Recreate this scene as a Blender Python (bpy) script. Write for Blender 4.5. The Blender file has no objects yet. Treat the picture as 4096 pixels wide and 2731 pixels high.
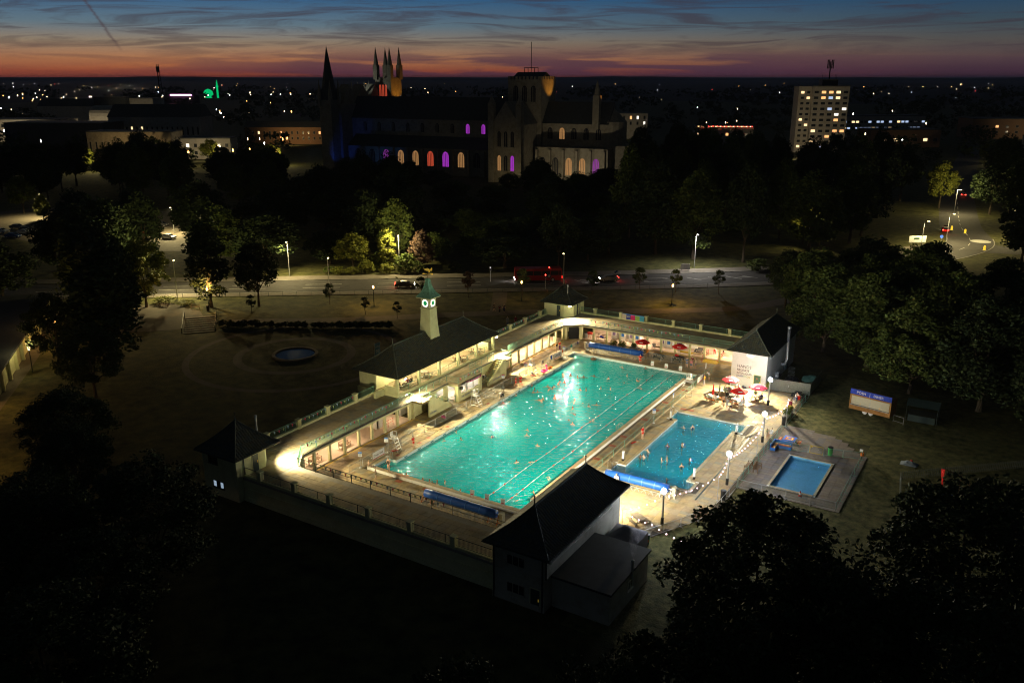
import bpy, math, random
import numpy as np
from mathutils import Vector, Matrix

random.seed(7); np.random.seed(7)
scn = bpy.context.scene
COL = scn.collection

# ------------------------------------------------------------------ camera
# World frame: X across the main pool, Y along it, origin at its near left corner, Z = 0 the pool deck.
CAM = (59.746, -68.333, 43.42)
cd = bpy.data.cameras.new('camera'); cam = bpy.data.objects.new('camera', cd); COL.objects.link(cam)
cam.location = CAM
cam.rotation_euler = (math.radians(90 - 17.23), 0, math.radians(31.7))
cd.sensor_width = 36; cd.lens = 29.97; cd.clip_start = 0.5; cd.clip_end = 60000
scn.camera = cam

# ------------------------------------------------------------------ world: afterglow of a summer dusk
w = bpy.data.worlds.new('World'); scn.world = w; w.use_nodes = True
wn, wl = w.node_tree.nodes, w.node_tree.links
wn.clear()
def W(t, **k):
    n = wn.new(t)
    for a, b in k.items(): setattr(n, a, b)
    return n
def wmath(op, a, b=None, c=None, clamp=False):
    n = W('ShaderNodeMath', operation=op); n.use_clamp = clamp
    for i, v in enumerate((a, b, c)):
        if v is None: continue
        if isinstance(v, (int, float)): n.inputs[i].default_value = v
        else: wl.new(v, n.inputs[i])
    return n.outputs[0]
def wramp(fac, stops, interp='LINEAR'):
    n = W('ShaderNodeValToRGB'); n.color_ramp.interpolation = interp
    e = n.color_ramp.elements
    while len(e) < len(stops): e.new(0.5)
    for i, (p, c) in enumerate(stops):
        e[i].position = p; e[i].color = (c[0], c[1], c[2], 1)
    wl.new(fac, n.inputs[0]); return n.outputs[0]
def wmix(f, a, b, mode='MIX'):
    n = W('ShaderNodeMix', data_type='RGBA', blend_type=mode)
    for i, v in ((0, f), (6, a), (7, b)):
        if isinstance(v, (int, float)): n.inputs[i].default_value = v
        elif isinstance(v, tuple): n.inputs[i].default_value = (*v, 1)
        else: wl.new(v, n.inputs[i])
    return n.outputs[2]
SUNSET = math.radians(31.7 + 22)            # bearing of the vanished sun, anticlockwise from +Y
tc = W('ShaderNodeTexCoord'); sx = W('ShaderNodeSeparateXYZ'); wl.new(tc.outputs['Generated'], sx.inputs[0])
X_, Y_, Z_ = sx.outputs
el = wmath('DEGREES' if False else 'MULTIPLY', wmath('ARCSINE', Z_), 57.2958)         # elevation in degrees
az = wmath('MULTIPLY', wmath('ARCTAN2', wmath('ADD', wmath('MULTIPLY', X_, math.cos(SUNSET)), wmath('MULTIPLY', Y_, math.sin(SUNSET))),
           wmath('ADD', wmath('MULTIPLY', X_, -math.sin(SUNSET)), wmath('MULTIPLY', Y_, math.cos(SUNSET)))), 57.2958)   # + to the right of the sunset
elp = wmath('POWER', wmath('DIVIDE', wmath('MAXIMUM', el, 0.0), 90.0), 0.5)           # ramps run on sqrt(elevation / 90)
def rp(d): return math.sqrt(d / 90.0)
warm = wramp(elp, [(0, (.20, .036, .026)), (rp(.35), (.28, .064, .030)), (rp(1.0), (.36, .145, .062)), (rp(2.0), (.235, .18, .125)), (rp(3.0), (.095, .15, .19)),
                   (rp(4.6), (.022, .092, .195)), (rp(9), (.010, .030, .058)), (rp(25), (.005, .013, .022)), (1, (.0035, .008, .012))])
cool = wramp(elp, [(0, (.018, .013, .030)), (rp(.5), (.038, .022, .036)), (rp(1.1), (.066, .044, .050)), (rp(2.0), (.060, .060, .060)), (rp(3.1), (.030, .054, .074)),
                   (rp(4.6), (.010, .044, .098)), (rp(9), (.007, .014, .023)), (rp(25), (.006, .010, .012)), (1, (.004, .0065, .007))])
side = wramp(wmath('DIVIDE', wmath('ABSOLUTE', az), 180.0), [(0, (1, 1, 1)), (10/180, (.95,)*3), (26/180, (.62,)*3), (48/180, (.06,)*3), (70/180, (0,)*3), (1, (0,)*3)])
sky0 = wmix(side, cool, warm)
# streaked high cloud: noise drawn out along the horizon and bent by a second noise
cv = W('ShaderNodeCombineXYZ'); wl.new(wmath('MULTIPLY', az, 0.085), cv.inputs[0]); wl.new(wmath('MULTIPLY', el, 1.15), cv.inputs[1])
def wnoise(scale, detail, rough, dist, off=0.0, vec=None):
    n = W('ShaderNodeTexNoise'); n.inputs['Scale'].default_value = scale; n.inputs['Detail'].default_value = detail
    n.inputs['Roughness'].default_value = rough; n.inputs['Distortion'].default_value = dist
    m = W('ShaderNodeMapping'); m.inputs['Location'].default_value = (off, off * .7, 0)
    wl.new(vec or cv.outputs[0], m.inputs[0]); wl.new(m.outputs[0], n.inputs['Vector']); return n.outputs[0]
bend = wnoise(0.55, 2, .5, 0, 3.1)
cv2 = W('ShaderNodeCombineXYZ'); wl.new(wmath('MULTIPLY', az, 0.10), cv2.inputs[0])
wl.new(wmath('ADD', wmath('MULTIPLY', el, 1.5), wmath('MULTIPLY', bend, 3.2)), cv2.inputs[1])
wisps = wnoise(1.5, 8, .62, .7, 6.3, cv2.outputs[0])
wispm = wmath('MULTIPLY', wramp(wisps, [(.47, (0,)*3), (.56, (.62,)*3), (.66, (1,)*3)]), wramp(elp, [(rp(.9), (.2,)*3), (rp(2.0), (.75,)*3), (rp(4), (.8,)*3), (rp(14), (.4,)*3), (1, (.2,)*3)]))
bank = wnoise(1.1, 7, .55, .35, 2.2)
bankm = wmath('MULTIPLY', wramp(bank, [(.40, (0,)*3), (.50, (.95,)*3), (1, (1,)*3)]), wramp(elp, [(0, (.5,)*3), (rp(.25), (.95,)*3), (rp(1.0), (.9,)*3), (rp(1.6), (.35,)*3), (rp(2.3), (0,)*3)]))
bankm = wmath('MULTIPLY', bankm, wramp(wmath('DIVIDE', wmath('ADD', az, 180), 360), [(0, (.4,)*3), ((180-3)/360, (.14,)*3), ((180+9)/360, (1,)*3), ((180+36)/360, (1,)*3), ((180+48)/360, (.35,)*3), (1, (.4,)*3)]))
sky1 = wmix(wmath('MULTIPLY', wispm, .8), sky0, wmix(.5, sky0, (.030, .020, .034)))
sky1 = wmix(wispm, sky0, wmix(.82, sky0, (.034, .024, .036)))
# a crumbling vapour trail left of the glow
trail = wmath('SUBTRACT', 1.0, wmath('DIVIDE', wmath('ABSOLUTE', wmath('SUBTRACT', wmath('ADD', az, wmath('MULTIPLY', wnoise(9, 4, .7, 0, 5.0), .35)), wmath('SUBTRACT', -.43, wmath('MULTIPLY', el, .586)))), .15), clamp=True)
trail = wmath('MULTIPLY', trail, wramp(wmath('DIVIDE', el, 10.0), [(.13, (0,)*3), (.2, (.8,)*3), (.44, (.9,)*3), (.5, (0,)*3)]))
sky1 = wmix(wmath('MULTIPLY', trail, .75), sky1, (.05, .03, .04))
sky2 = wmix(bankm, sky1, wmix(.85, sky1, (.046, .024, .050)))
nish = W('ShaderNodeTexSky', sky_type='NISHITA'); nish.sun_disc = False
nish.sun_elevation = math.radians(-4); nish.sun_rotation = -SUNSET
sky3 = wmix(.04, sky2, nish.outputs[0], 'ADD')
low = wmix(wmath('GREATER_THAN', el, -0.02), (.010, .008, .014), sky3)
bgn = W('ShaderNodeBackground'); wl.new(low, bgn.inputs[0]); bgn.inputs[1].default_value = 0.70
wo = W('ShaderNodeOutputWorld'); wl.new(bgn.outputs[0], wo.inputs[0])
w.cycles.sampling_method = 'MANUAL'; w.cycles.sample_map_resolution = 1024

# the last glow of the set sun, barely above the horizon
sd = bpy.data.lights.new('sun', 'SUN'); sd.energy = 0.02; sd.angle = math.radians(12); sd.color = (1, .62, .42)
so = bpy.data.objects.new('sun', sd); COL.objects.link(so)
so.rotation_euler = Vector((math.sin(SUNSET), -math.cos(SUNSET), -0.06)).to_track_quat('-Z', 'Y').to_euler()

scn.view_settings.view_transform = 'Standard'; scn.view_settings.look = 'None'
scn.view_settings.exposure = 0.7; scn.view_settings.gamma = 1.0; scn.view_settings.use_curve_mapping = False
scn.cycles.use_denoising = True
try: scn.cycles.denoiser = 'OPENIMAGEDENOISE'
except Exception: pass
scn.cycles.max_bounces = 7; scn.cycles.diffuse_bounces = 3; scn.cycles.glossy_bounces = 3
scn.cycles.transmission_bounces = 4; scn.cycles.transparent_max_bounces = 12; scn.cycles.volume_bounces = 0
scn.cycles.sample_clamp_indirect = 4.0; scn.cycles.sample_clamp_direct = 0.0
scn.cycles.caustics_reflective = False; scn.cycles.caustics_refractive = False
scn.cycles.filter_width = 1.1; scn.cycles.use_light_tree = True; scn.cycles.use_adaptive_sampling = True; scn.cycles.adaptive_threshold = .02; scn.cycles.adaptive_min_samples = 24

# ------------------------------------------------------------------ helpers: materials
MATS = {}
def mat(name, col=(.5, .5, .5), rough=.8, var=.15, scale=3.0, bump=0.0, bscale=20.0, metal=0.0, emit=None, es=0.0, spec=.3, stains=0.0, island=0.0, alpha=None, tint2=None, wet=0.0):
    """procedural material: noise-varied base colour, optional bump, stains and a shift per piece"""
    m = bpy.data.materials.new(name); MATS[name] = m; m.use_nodes = True
    N, L = m.node_tree.nodes, m.node_tree.links
    b = N['Principled BSDF']; b.inputs['Roughness'].default_value = rough; b.inputs['Metallic'].default_value = metal
    b.inputs['Specular IOR Level'].default_value = spec
    g = N.new('ShaderNodeNewGeometry')
    n = N.new('ShaderNodeTexNoise'); n.inputs['Scale'].default_value = scale; n.inputs['Detail'].default_value = 5; n.inputs['Roughness'].default_value = .62
    L.new(g.outputs['Position'], n.inputs['Vector'])
    r = N.new('ShaderNodeValToRGB'); c0 = tuple(max(0, c * (1 - var)) for c in col); c1 = tuple(c * (1 + var) for c in (tint2 or col))
    r.color_ramp.elements[0].position = .3; r.color_ramp.elements[1].position = .7
    r.color_ramp.elements[0].color = (*c0, 1); r.color_ramp.elements[1].color = (*c1, 1)
    L.new(n.outputs[0], r.inputs[0]); out = r.outputs[0]
    if island:
        oi = N.new('ShaderNodeObjectInfo'); ad = N.new('ShaderNodeMath'); ad.operation = 'ADD'; L.new(g.outputs['Random Per Island'], ad.inputs[0]); L.new(oi.outputs['Random'], ad.inputs[1])
        fr = N.new('ShaderNodeMath'); fr.operation = 'FRACT'; L.new(ad.outputs[0], fr.inputs[0])
        rr = N.new('ShaderNodeValToRGB'); e = rr.color_ramp.elements
        a = 1 - island; z = 1 + island
        for _ in range(3): e.new(.5)
        for i, (p, c) in enumerate(((0, (a, a, a)), (.25, (z, .98 * z, .9)), (.5, (1, .93, .88)), (.75, (.93 * a, .93, .93 * z)), (1, (z, z * .94, z * .8)))): e[i].position = p; e[i].color = (*c, 1)
        L.new(fr.outputs[0], rr.inputs[0])
        mx = N.new('ShaderNodeMix'); mx.data_type = 'RGBA'; mx.blend_type = 'MULTIPLY'; mx.inputs[0].default_value = 1
        L.new(out, mx.inputs[6]); L.new(rr.outputs[0], mx.inputs[7]); out = mx.outputs[2]
    if stains:
        n2 = N.new('ShaderNodeTexNoise'); n2.inputs['Scale'].default_value = .45; n2.inputs['Detail'].default_value = 7; n2.inputs['Roughness'].default_value = .7
        L.new(g.outputs['Position'], n2.inputs['Vector'])
        r2 = N.new('ShaderNodeValToRGB'); r2.color_ramp.elements[0].position = .5; r2.color_ramp.elements[1].position = .62
        k = 1 - stains; r2.color_ramp.elements[0].color = (1, 1, 1, 1); r2.color_ramp.elements[1].color = (k, k * .97, k * .9, 1)
        L.new(n2.outputs[0], r2.inputs[0])
        mx = N.new('ShaderNodeMix'); mx.data_type = 'RGBA'; mx.blend_type = 'MULTIPLY'; mx.inputs[0].default_value = 1
        L.new(out, mx.inputs[6]); L.new(r2.outputs[0], mx.inputs[7]); out = mx.outputs[2]
        if wet:
            rw = N.new('ShaderNodeMapRange'); rw.inputs[1].default_value = .5; rw.inputs[2].default_value = .66; rw.inputs[3].default_value = rough; rw.inputs[4].default_value = wet
            L.new(n2.outputs[0], rw.inputs[0]); L.new(rw.outputs[0], b.inputs['Roughness'])
    L.new(out, b.inputs['Base Color'])
    if bump:
        bn = N.new('ShaderNodeTexNoise'); bn.inputs['Scale'].default_value = bscale; bn.inputs['Detail'].default_value = 4
        L.new(g.outputs['Position'], bn.inputs['Vector'])
        bp = N.new('ShaderNodeBump'); bp.inputs['Strength'].default_value = bump; bp.inputs['Distance'].default_value = .05
        L.new(bn.outputs[0], bp.inputs['Height']); L.new(bp.outputs[0], b.inputs['Normal'])
    if emit:
        b.inputs['Emission Color'].default_value = (*emit, 1); b.inputs['Emission Strength'].default_value = es
    if alpha is not None: b.inputs['Alpha'].default_value = alpha
    return m
def lampmat(name, col, es, sample=True):
    m = mat(name, tuple(.8 * c for c in col), .4, .02, emit=col, es=es)
    if not sample: m.cycles.emission_sampling = 'NONE'
    return m

# ------------------------------------------------------------------ helpers: meshes and objects
WL = {}                                  # world location of each object that parts are built under
class MB:
    """collects faces of one mesh in world coordinates"""
    def __init__(s): s.v = []; s.f = []; s.m = []; s.k = 0
    def add(s, vs, fs, mi=None):
        o = len(s.v); s.v.extend([tuple(map(float, p)) for p in vs]); s.f.extend([tuple(i + o for i in f) for f in fs]); s.m.extend([s.k if mi is None else mi] * len(fs)); return s
    def box(s, x0, x1, y0, y1, z0, z1):
        if x0 > x1: x0, x1 = x1, x0
        if y0 > y1: y0, y1 = y1, y0
        return s.add([(x0,y0,z0),(x1,y0,z0),(x1,y1,z0),(x0,y1,z0),(x0,y0,z1),(x1,y0,z1),(x1,y1,z1),(x0,y1,z1)],
                     [(0,3,2,1),(4,5,6,7),(0,1,5,4),(1,2,6,5),(2,3,7,6),(3,0,4,7)])
    def rbox(s, c, sz, rz=0.0, tilt=0.0):
        x, y, z = (d / 2 for d in sz); M = Matrix.Translation(c) @ Matrix.Rotation(rz, 4, 'Z') @ Matrix.Rotation(tilt, 4, 'X')
        vs = [M @ Vector(p) for p in ((-x,-y,-z),(x,-y,-z),(x,y,-z),(-x,y,-z),(-x,-y,z),(x,-y,z),(x,y,z),(-x,y,z))]
        return s.add(vs, [(0,3,2,1),(4,5,6,7),(0,1,5,4),(1,2,6,5),(2,3,7,6),(3,0,4,7)])
    def prism(s, poly, z0, z1):
        n = len(poly)
        return s.add([(p[0], p[1], z0) for p in poly] + [(p[0], p[1], z1) for p in poly],
                     [tuple(range(n))[::-1], tuple(range(n, 2*n))] + [(i, (i+1) % n, n + (i+1) % n, n + i) for i in range(n)])
    def bar(s, a, b, w, h=None):
        """square bar from a to b"""
        a, b = Vector(a), Vector(b); h = h or w; d = b - a
        if d.length < 1e-6: return s
        q = d.to_track_quat('Z', 'Y' if abs(d.normalized().z) < .9 else 'X').to_matrix(); L_ = d.length
        vs = [a + q @ Vector((x * w / 2, y * h / 2, z)) for z in (0, L_) for x, y in ((-1,-1),(1,-1),(1,1),(-1,1))]
        return s.add(vs, [(0,3,2,1),(4,5,6,7),(0,1,5,4),(1,2,6,5),(2,3,7,6),(3,0,4,7)])
    def tube(s, pts, r, n=6, caps=True):
        pts = [Vector(p) for p in pts]; R_ = r if isinstance(r, (list, tuple)) else [r] * len(pts)
        rings = []
        for i, p in enumerate(pts):
            d = (pts[min(i+1, len(pts)-1)] - pts[max(i-1, 0)])
            q = d.to_track_quat('Z', 'Y' if abs(d.normalized().z) < .9 else 'X').to_matrix()
            rings.append([p + q @ Vector((math.cos(2*math.pi*k/n) * R_[i], math.sin(2*math.pi*k/n) * R_[i], 0)) for k in range(n)])
        fs = [(i*n + k, i*n + (k+1) % n, (i+1)*n + (k+1) % n, (i+1)*n + k) for i in range(len(pts)-1) for k in range(n)]
        if caps: fs += [tuple(range(n))[::-1], tuple(range((len(pts)-1)*n, len(pts)*n))]
        return s.add([v for rg in rings for v in rg], fs)
    def lathe(s, prof, c=(0,0,0), n=12):
        """profile of (r, z) turned about the vertical through c"""
        vs = [(c[0] + r * math.cos(2*math.pi*k/n), c[1] + r * math.sin(2*math.pi*k/n), c[2] + z) for r, z in prof for k in range(n)]
        fs = [(i*n + k, i*n + (k+1) % n, (i+1)*n + (k+1) % n, (i+1)*n + k) for i in range(len(prof)-1) for k in range(n)]
        fs += [tuple(range(n))[::-1], tuple(range((len(prof)-1)*n, len(prof)*n))]
        return s.add(vs, fs)
    def ball(s, c, r, n=8, sz=1.0):
        m = max(3, n // 2)
        return s.lathe([(max(.02 * r, r * math.sin(math.pi * i / m)), -r * sz * math.cos(math.pi * i / m)) for i in range(m + 1)], c, n)
    def build(s, name, mats, parent=None, smooth=False):
        me = bpy.data.meshes.new(name)
        o0 = Vector(WL.get(parent.name, (0,0,0))) if parent is not None else Vector((0,0,0))
        me.from_pydata([(x - o0.x, y - o0.y, z - o0.z) for x, y, z in s.v], [], s.f)
        for m in (mats if isinstance(mats, (list, tuple)) else [mats]): me.materials.append(m)
        if any(s.m): me.polygons.foreach_set('material_index', s.m)
        if smooth: me.polygons.foreach_set('use_smooth', [True] * len(me.polygons))
        me.update()
        o = bpy.data.objects.new(name, me); COL.objects.link(o)
        if parent is not None: o.parent = parent; WL[o.name] = tuple(o0)
        else: WL[o.name] = (0,0,0)
        return o
def tag(o, label=None, cat=None, group=None, kind=None):
    if label: o['label'] = label
    if cat: o['category'] = cat
    if group: o['group'] = group
    if kind: o['kind'] = kind
    return o
def thing(name, label, cat, loc=(0,0,0), rz=0.0, group=None):
    o = bpy.data.objects.new(name, None); COL.objects.link(o); o.location = loc; o.rotation_euler = (0, 0, rz); o.empty_display_size = .2
    WL[o.name] = tuple(loc); return tag(o, label, cat, group)
def proto(name):
    """an empty at the origin, parts in local coordinates; placed later"""
    o = bpy.data.objects.new(name, None); COL.objects.link(o); o.empty_display_size = .2; WL[o.name] = (0,0,0); return o
def copy_tree(o, parent=None):
    c = o.copy(); COL.objects.link(c)
    if parent is not None: c.parent = parent
    for ch in o.children: copy_tree(ch, c)
    return c
class Kind:
    """a prototype whose first use is the prototype itself, further uses are copies"""
    def __init__(s, root): s.root = root; s.used = False
    def put(s, loc, rz=0.0, label=None, cat=None, group=None, scale=None, matmap=None):
        o = s.root if not s.used else copy_tree(s.root); s.used = True
        o.location = loc; o.rotation_euler = (0, 0, rz)
        if scale is not None: o.scale = scale if isinstance(scale, (tuple, list)) else (scale,)*3
        return tag(o, label, cat, group)
def setmat(o, m, slot=0):
    """a material of its own on a copied object that shares its mesh"""
    o.material_slots[slot].link = 'OBJECT'; o.material_slots[slot].material = m
def structure(o): o['kind'] = 'structure'; return o
def rects_minus(r, holes):
    xs = sorted({r[0], r[1]} | {x for h in holes for x in h[:2] if r[0] < x < r[1]}); ys = sorted({r[2], r[3]} | {y for h in holes for y in h[2:] if r[2] < y < r[3]})
    out = []
    for a, b in zip(xs, xs[1:]):
        for c, d in zip(ys, ys[1:]):
            mx, my = (a+b)/2, (c+d)/2
            if not any(h[0] < mx < h[1] and h[2] < my < h[3] for h in holes): out.append((a, b, c, d))
    return out
CAMV = np.array(CAM)
def pieces(parent, name, verts, faces, material, mats4, limit=300, stuff_name=None, smooth=False):
    """alike pieces: the nearest `limit` are objects that share one mesh, the rest one joined part"""
    base = np.array(WL.get(parent.name, (0,0,0)))
    mats4 = sorted(mats4, key=lambda m: (m[0][3]-CAM[0])**2 + (m[1][3]-CAM[1])**2 + (m[2][3]-CAM[2])**2)
    me = bpy.data.meshes.new(name); me.from_pydata(verts, [], faces); me.materials.append(material)
    if smooth: me.polygons.foreach_set('use_smooth', [True] * len(me.polygons))
    T = Matrix.Translation(-Vector(base))
    for m in mats4[:limit]:
        o = bpy.data.objects.new(name, me); COL.objects.link(o); o.parent = parent; o.matrix_local = T @ m
    rest = mats4[limit:]
    if rest:
        V = np.hstack([np.array(verts, float), np.ones((len(verts), 1))]); A = np.array([np.array(m) for m in rest])
        P_ = (np.einsum('nij,vj->nvi', A, V)[..., :3] - base).reshape(-1, 3)
        nv = len(verts); fs = [tuple(i + k * nv for i in f) for k in range(len(rest)) for f in faces]
        m2 = bpy.data.meshes.new(stuff_name or name); m2.from_pydata(P_.tolist(), [], fs); m2.materials.append(material)
        if smooth: m2.polygons.foreach_set('use_smooth', [True] * len(m2.polygons))
        o = bpy.data.objects.new(stuff_name or name, m2); COL.objects.link(o); o.parent = parent; o['kind'] = 'stuff'
def slab_mesh(sx_, sy_, h, bev=.012):
    x, y = sx_/2, sy_/2; b = bev
    vs = [(-x,-y,-h),(x,-y,-h),(x,y,-h),(-x,y,-h),(-x,-y,-b),(x,-y,-b),(x,y,-b),(-x,y,-b),(-x+b,-y+b,0),(x-b,-y+b,0),(x-b,y-b,0),(-x+b,y-b,0)]
    fs = [(0,1,5,4),(1,2,6,5),(2,3,7,6),(3,0,4,7),(4,5,9,8),(5,6,10,9),(6,7,11,10),(7,4,8,11),(8,9,10,11)]
    return vs, fs
def textobj(s, size, material, parent, loc, rot, name='lettering', extrude=.008, align='LEFT', space=1.0):
    """lettering as a mesh cut from Blender's built-in font; rot is a Matrix (3x3), loc in world coordinates"""
    cu = bpy.data.curves.new(name, 'FONT'); cu.body = s; cu.size = size; cu.extrude = extrude; cu.align_x = align; cu.space_character = space; cu.resolution_u = 2
    t = bpy.data.objects.new(name, cu); COL.objects.link(t)
    dg = bpy.context.evaluated_depsgraph_get(); dg.update()
    me = bpy.data.meshes.new_from_object(t.evaluated_get(dg)); bpy.data.objects.remove(t); bpy.data.curves.remove(cu)
    me.materials.clear(); me.materials.append(material)
    o = bpy.data.objects.new(name, me); COL.objects.link(o)
    if parent is not None: o.parent = parent; off = Vector(WL.get(parent.name, (0,0,0)))
    else: off = Vector((0,0,0))
    o.matrix_local = Matrix.Translation(Vector(loc) - off) @ rot.to_4x4(); WL[o.name] = tuple(off)
    return o
FACE_E = Matrix(((0,0,1),(1,0,0),(0,1,0)))      # lettering on a wall that faces +X, reading along +Y
FACE_S = Matrix(((1,0,0),(0,0,-1),(0,1,0)))     # on a wall that faces -Y, reading along +X
def lamp(kind, loc, power, col, r=.12, parent=None, aim=None, spot=None, blend=.6, name='light'):
    d = bpy.data.lights.new(name, kind); d.energy = power; d.color = col
    if kind != 'AREA': d.shadow_soft_size = r
    if kind == 'SPOT': d.spot_size = math.radians(spot or 150); d.spot_blend = blend
    o = bpy.data.objects.new(name, d); COL.objects.link(o)
    off = Vector(WL.get(parent.name, (0,0,0))) if parent is not None else Vector((0,0,0))
    o.location = Vector(loc) - off
    if aim is not None: o.rotation_euler = Vector(aim).to_track_quat('-Z', 'Y').to_euler()
    if parent is not None: o.parent = parent
    return o
# ------------------------------------------------------------------ materials
m_cream = mat('cream_render', (.62, .63, .37), .85, .07, 1.5, bump=.15, bscale=14, stains=.10)
m_white = mat('white_render', (.70, .70, .66), .85, .06, 1.2, bump=.15, bscale=12, stains=.10)
m_inner = mat('peach_render', (.66, .53, .42), .85, .06, 1.5)
m_slab = mat('deck_slab', (.40, .325, .215), .78, .10, 2.5, bump=.12, bscale=25, island=.16, stains=.30, wet=.5)
m_terr = mat('terrace_slab', (.34, .29, .215), .8, .10, 2.0, bump=.12, bscale=25, island=.10, stains=.22)
m_grey_slab = mat('grey_slab', (.20, .175, .165), .8, .12, 2.0, bump=.12, bscale=25, island=.10, stains=.2)
m_deckbase = mat('deck_mortar', (.13, .11, .085), .95, .2, 4)
m_redslab = mat('red_slab', (.38, .13, .08), .8, .1, 4)
m_coping = mat('coping_stone', (.46, .40, .29), .75, .10, 3, bump=.1, island=.10, stains=.15)
m_poolwhite = mat('pool_white_paint', (.78, .79, .78), .6, .04, 2, stains=.06)
m_pooltile = mat('pool_tile', (.62, .76, .78), .5, .05, 3)
m_poolbase = mat('pool_floor', (.42, .84, 1.0), .6, .10, .8)
m_lane = mat('lane_tile', (.05, .20, .26), .6, .1, 3)
m_padblue = mat('paddling_blue', (.20, .55, .86), .55, .06, 2, stains=.06)
m_dull = mat('dull_render', (.40, .40, .33), .9, .10, 1.0, bump=.2, bscale=10, stains=.25)
m_roof = mat('roof_tile', (.066, .070, .058), .58, .25, 4, bump=.2, bscale=18, island=.25)
m_ridge = mat('ridge_tile', (.085, .10, .08), .7, .2, 4)
m_rail = mat('green_rail_paint', (.12, .27, .21), .5, .12, 6)
m_darkrail = mat('dark_rail_paint', (.035, .045, .04), .5, .1, 6)
m_copper = mat('verdigris_copper', (.14, .34, .25), .6, .22, 3, stains=.2, tint2=(.20, .42, .33))
m_gold = mat('gilding', (.85, .56, .10), .35, .08, 6, metal=.6, emit=(.9, .62, .08), es=.06)  # gilt colour with a faint glow of its own put in
m_steel = mat('steel', (.55, .56, .58), .35, .05, 6, metal=.85)
m_galv = mat('galvanised', (.42, .44, .46), .5, .1, 6, metal=.4)
m_black = mat('black_paint', (.015, .015, .017), .5, .1, 6)
m_darkdoor = mat('dark_door', (.03, .05, .05), .5, .1, 6)
m_greendoor = mat('green_door', (.035, .09, .06), .5, .1, 6)
m_yellow = mat('yellow_line', (.62, .45, .035), .7, .12, 4)
m_red = mat('red_paint', (.50, .035, .02), .55, .1, 5)
m_redfab = mat('red_fabric', (.60, .015, .012), .8, .08, 6)
m_pinkfab = mat('pink_fabric', (.70, .06, .10), .8, .08, 6)
m_blue = mat('blue_cover', (.012, .085, .42), .45, .1, 3, bump=.2, bscale=6)
m_bluehi = mat('blue_cover_light', (.06, .20, .62), .4, .1, 3)
m_orange = mat('orange_paint', (.75, .20, .02), .5, .1, 5)
m_wood = mat('timber', (.16, .10, .055), .8, .25, 8, bump=.2, bscale=30)
m_greywood = mat('weathered_timber', (.19, .16, .12), .85, .25, 8, bump=.2, bscale=30)
m_darkwood = mat('dark_timber', (.045, .038, .03), .8, .2, 8)
m_fencewood = mat('fence_timber', (.16, .17, .14), .85, .2, 6, bump=.2, bscale=25)
m_glass = mat('dark_glass', (.02, .025, .03), .12, .1, 3, spec=.6)
m_asphalt = mat('asphalt', (.062, .060, .060), .85, .18, .8, bump=.1, bscale=40, stains=.2)
m_carpark = mat('car_park_asphalt', (.11, .095, .075), .85, .15, .6, stains=.2)
m_path = mat('park_path', (.115, .10, .08), .9, .15, .8, stains=.15)
m_pave = mat('pavement', (.15, .135, .115), .9, .12, .8, stains=.15)
m_kerb = mat('kerb', (.28, .27, .25), .85, .1, 2)
m_paint = mat('road_paint', (.62, .62, .58), .7, .15, 6)
m_grass = mat('grass', (.036, .044, .012), .95, .40, .5, bump=1.0, bscale=7, stains=.35, tint2=(.078, .076, .024))
m_lawn = mat('lawn', (.060, .088, .018), .95, .45, 1.1, bump=1.0, bscale=6, stains=.25, tint2=(.135, .125, .045))
m_field = mat('far_ground', (.016, .018, .014), .95, .5, .004)
m_soil = mat('soil', (.07, .05, .035), .95, .3, 2)
m_stone = mat('limestone', (.22, .195, .15), .9, .18, .6, stains=.2)
m_lead = mat('lead_roof', (.05, .055, .055), .7, .2, .8)
m_brick = mat('brick', (.20, .12, .07), .9, .2, 2)
m_concrete = mat('concrete', (.32, .30, .26), .9, .1, 1, stains=.15)
m_plastic = mat('white_plastic', (.78, .78, .78), .5, .04, 5)
m_sign = mat('sign_white', (.75, .77, .78), .6, .03, 5)
m_signblue = mat('sign_blue', (.04, .17, .55), .6, .05, 5)
m_magenta = mat('sign_magenta', (.45, .02, .16), .6, .05, 5)
m_letter = mat('black_lettering', (.02, .02, .02), .7, .05, 5)
m_letblue = mat('blue_lettering', (.10, .16, .34), .7, .05, 5)
m_letgreen = mat('pale_green_lettering', (.45, .58, .45), .7, .05, 5)
m_mesh = mat('fence_mesh', (.16, .20, .19), .6, .1, 5, alpha=.28)
m_canvas = mat('grey_canvas', (.16, .16, .19), .8, .12, 3)
m_bark = mat('bark', (.075, .060, .042), .95, .3, 5, bump=.5, bscale=12)
def leafmat(name, c, c2):
    m = mat(name, c, .75, .35, .9, spec=.25, island=.18, tint2=c2); return m
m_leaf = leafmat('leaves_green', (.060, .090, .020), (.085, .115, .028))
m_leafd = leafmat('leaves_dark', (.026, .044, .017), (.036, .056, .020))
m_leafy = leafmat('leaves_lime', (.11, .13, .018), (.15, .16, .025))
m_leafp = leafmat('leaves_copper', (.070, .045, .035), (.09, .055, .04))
m_flower = leafmat('yellow_flowers', (.38, .30, .02), (.5, .4, .03))

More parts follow.
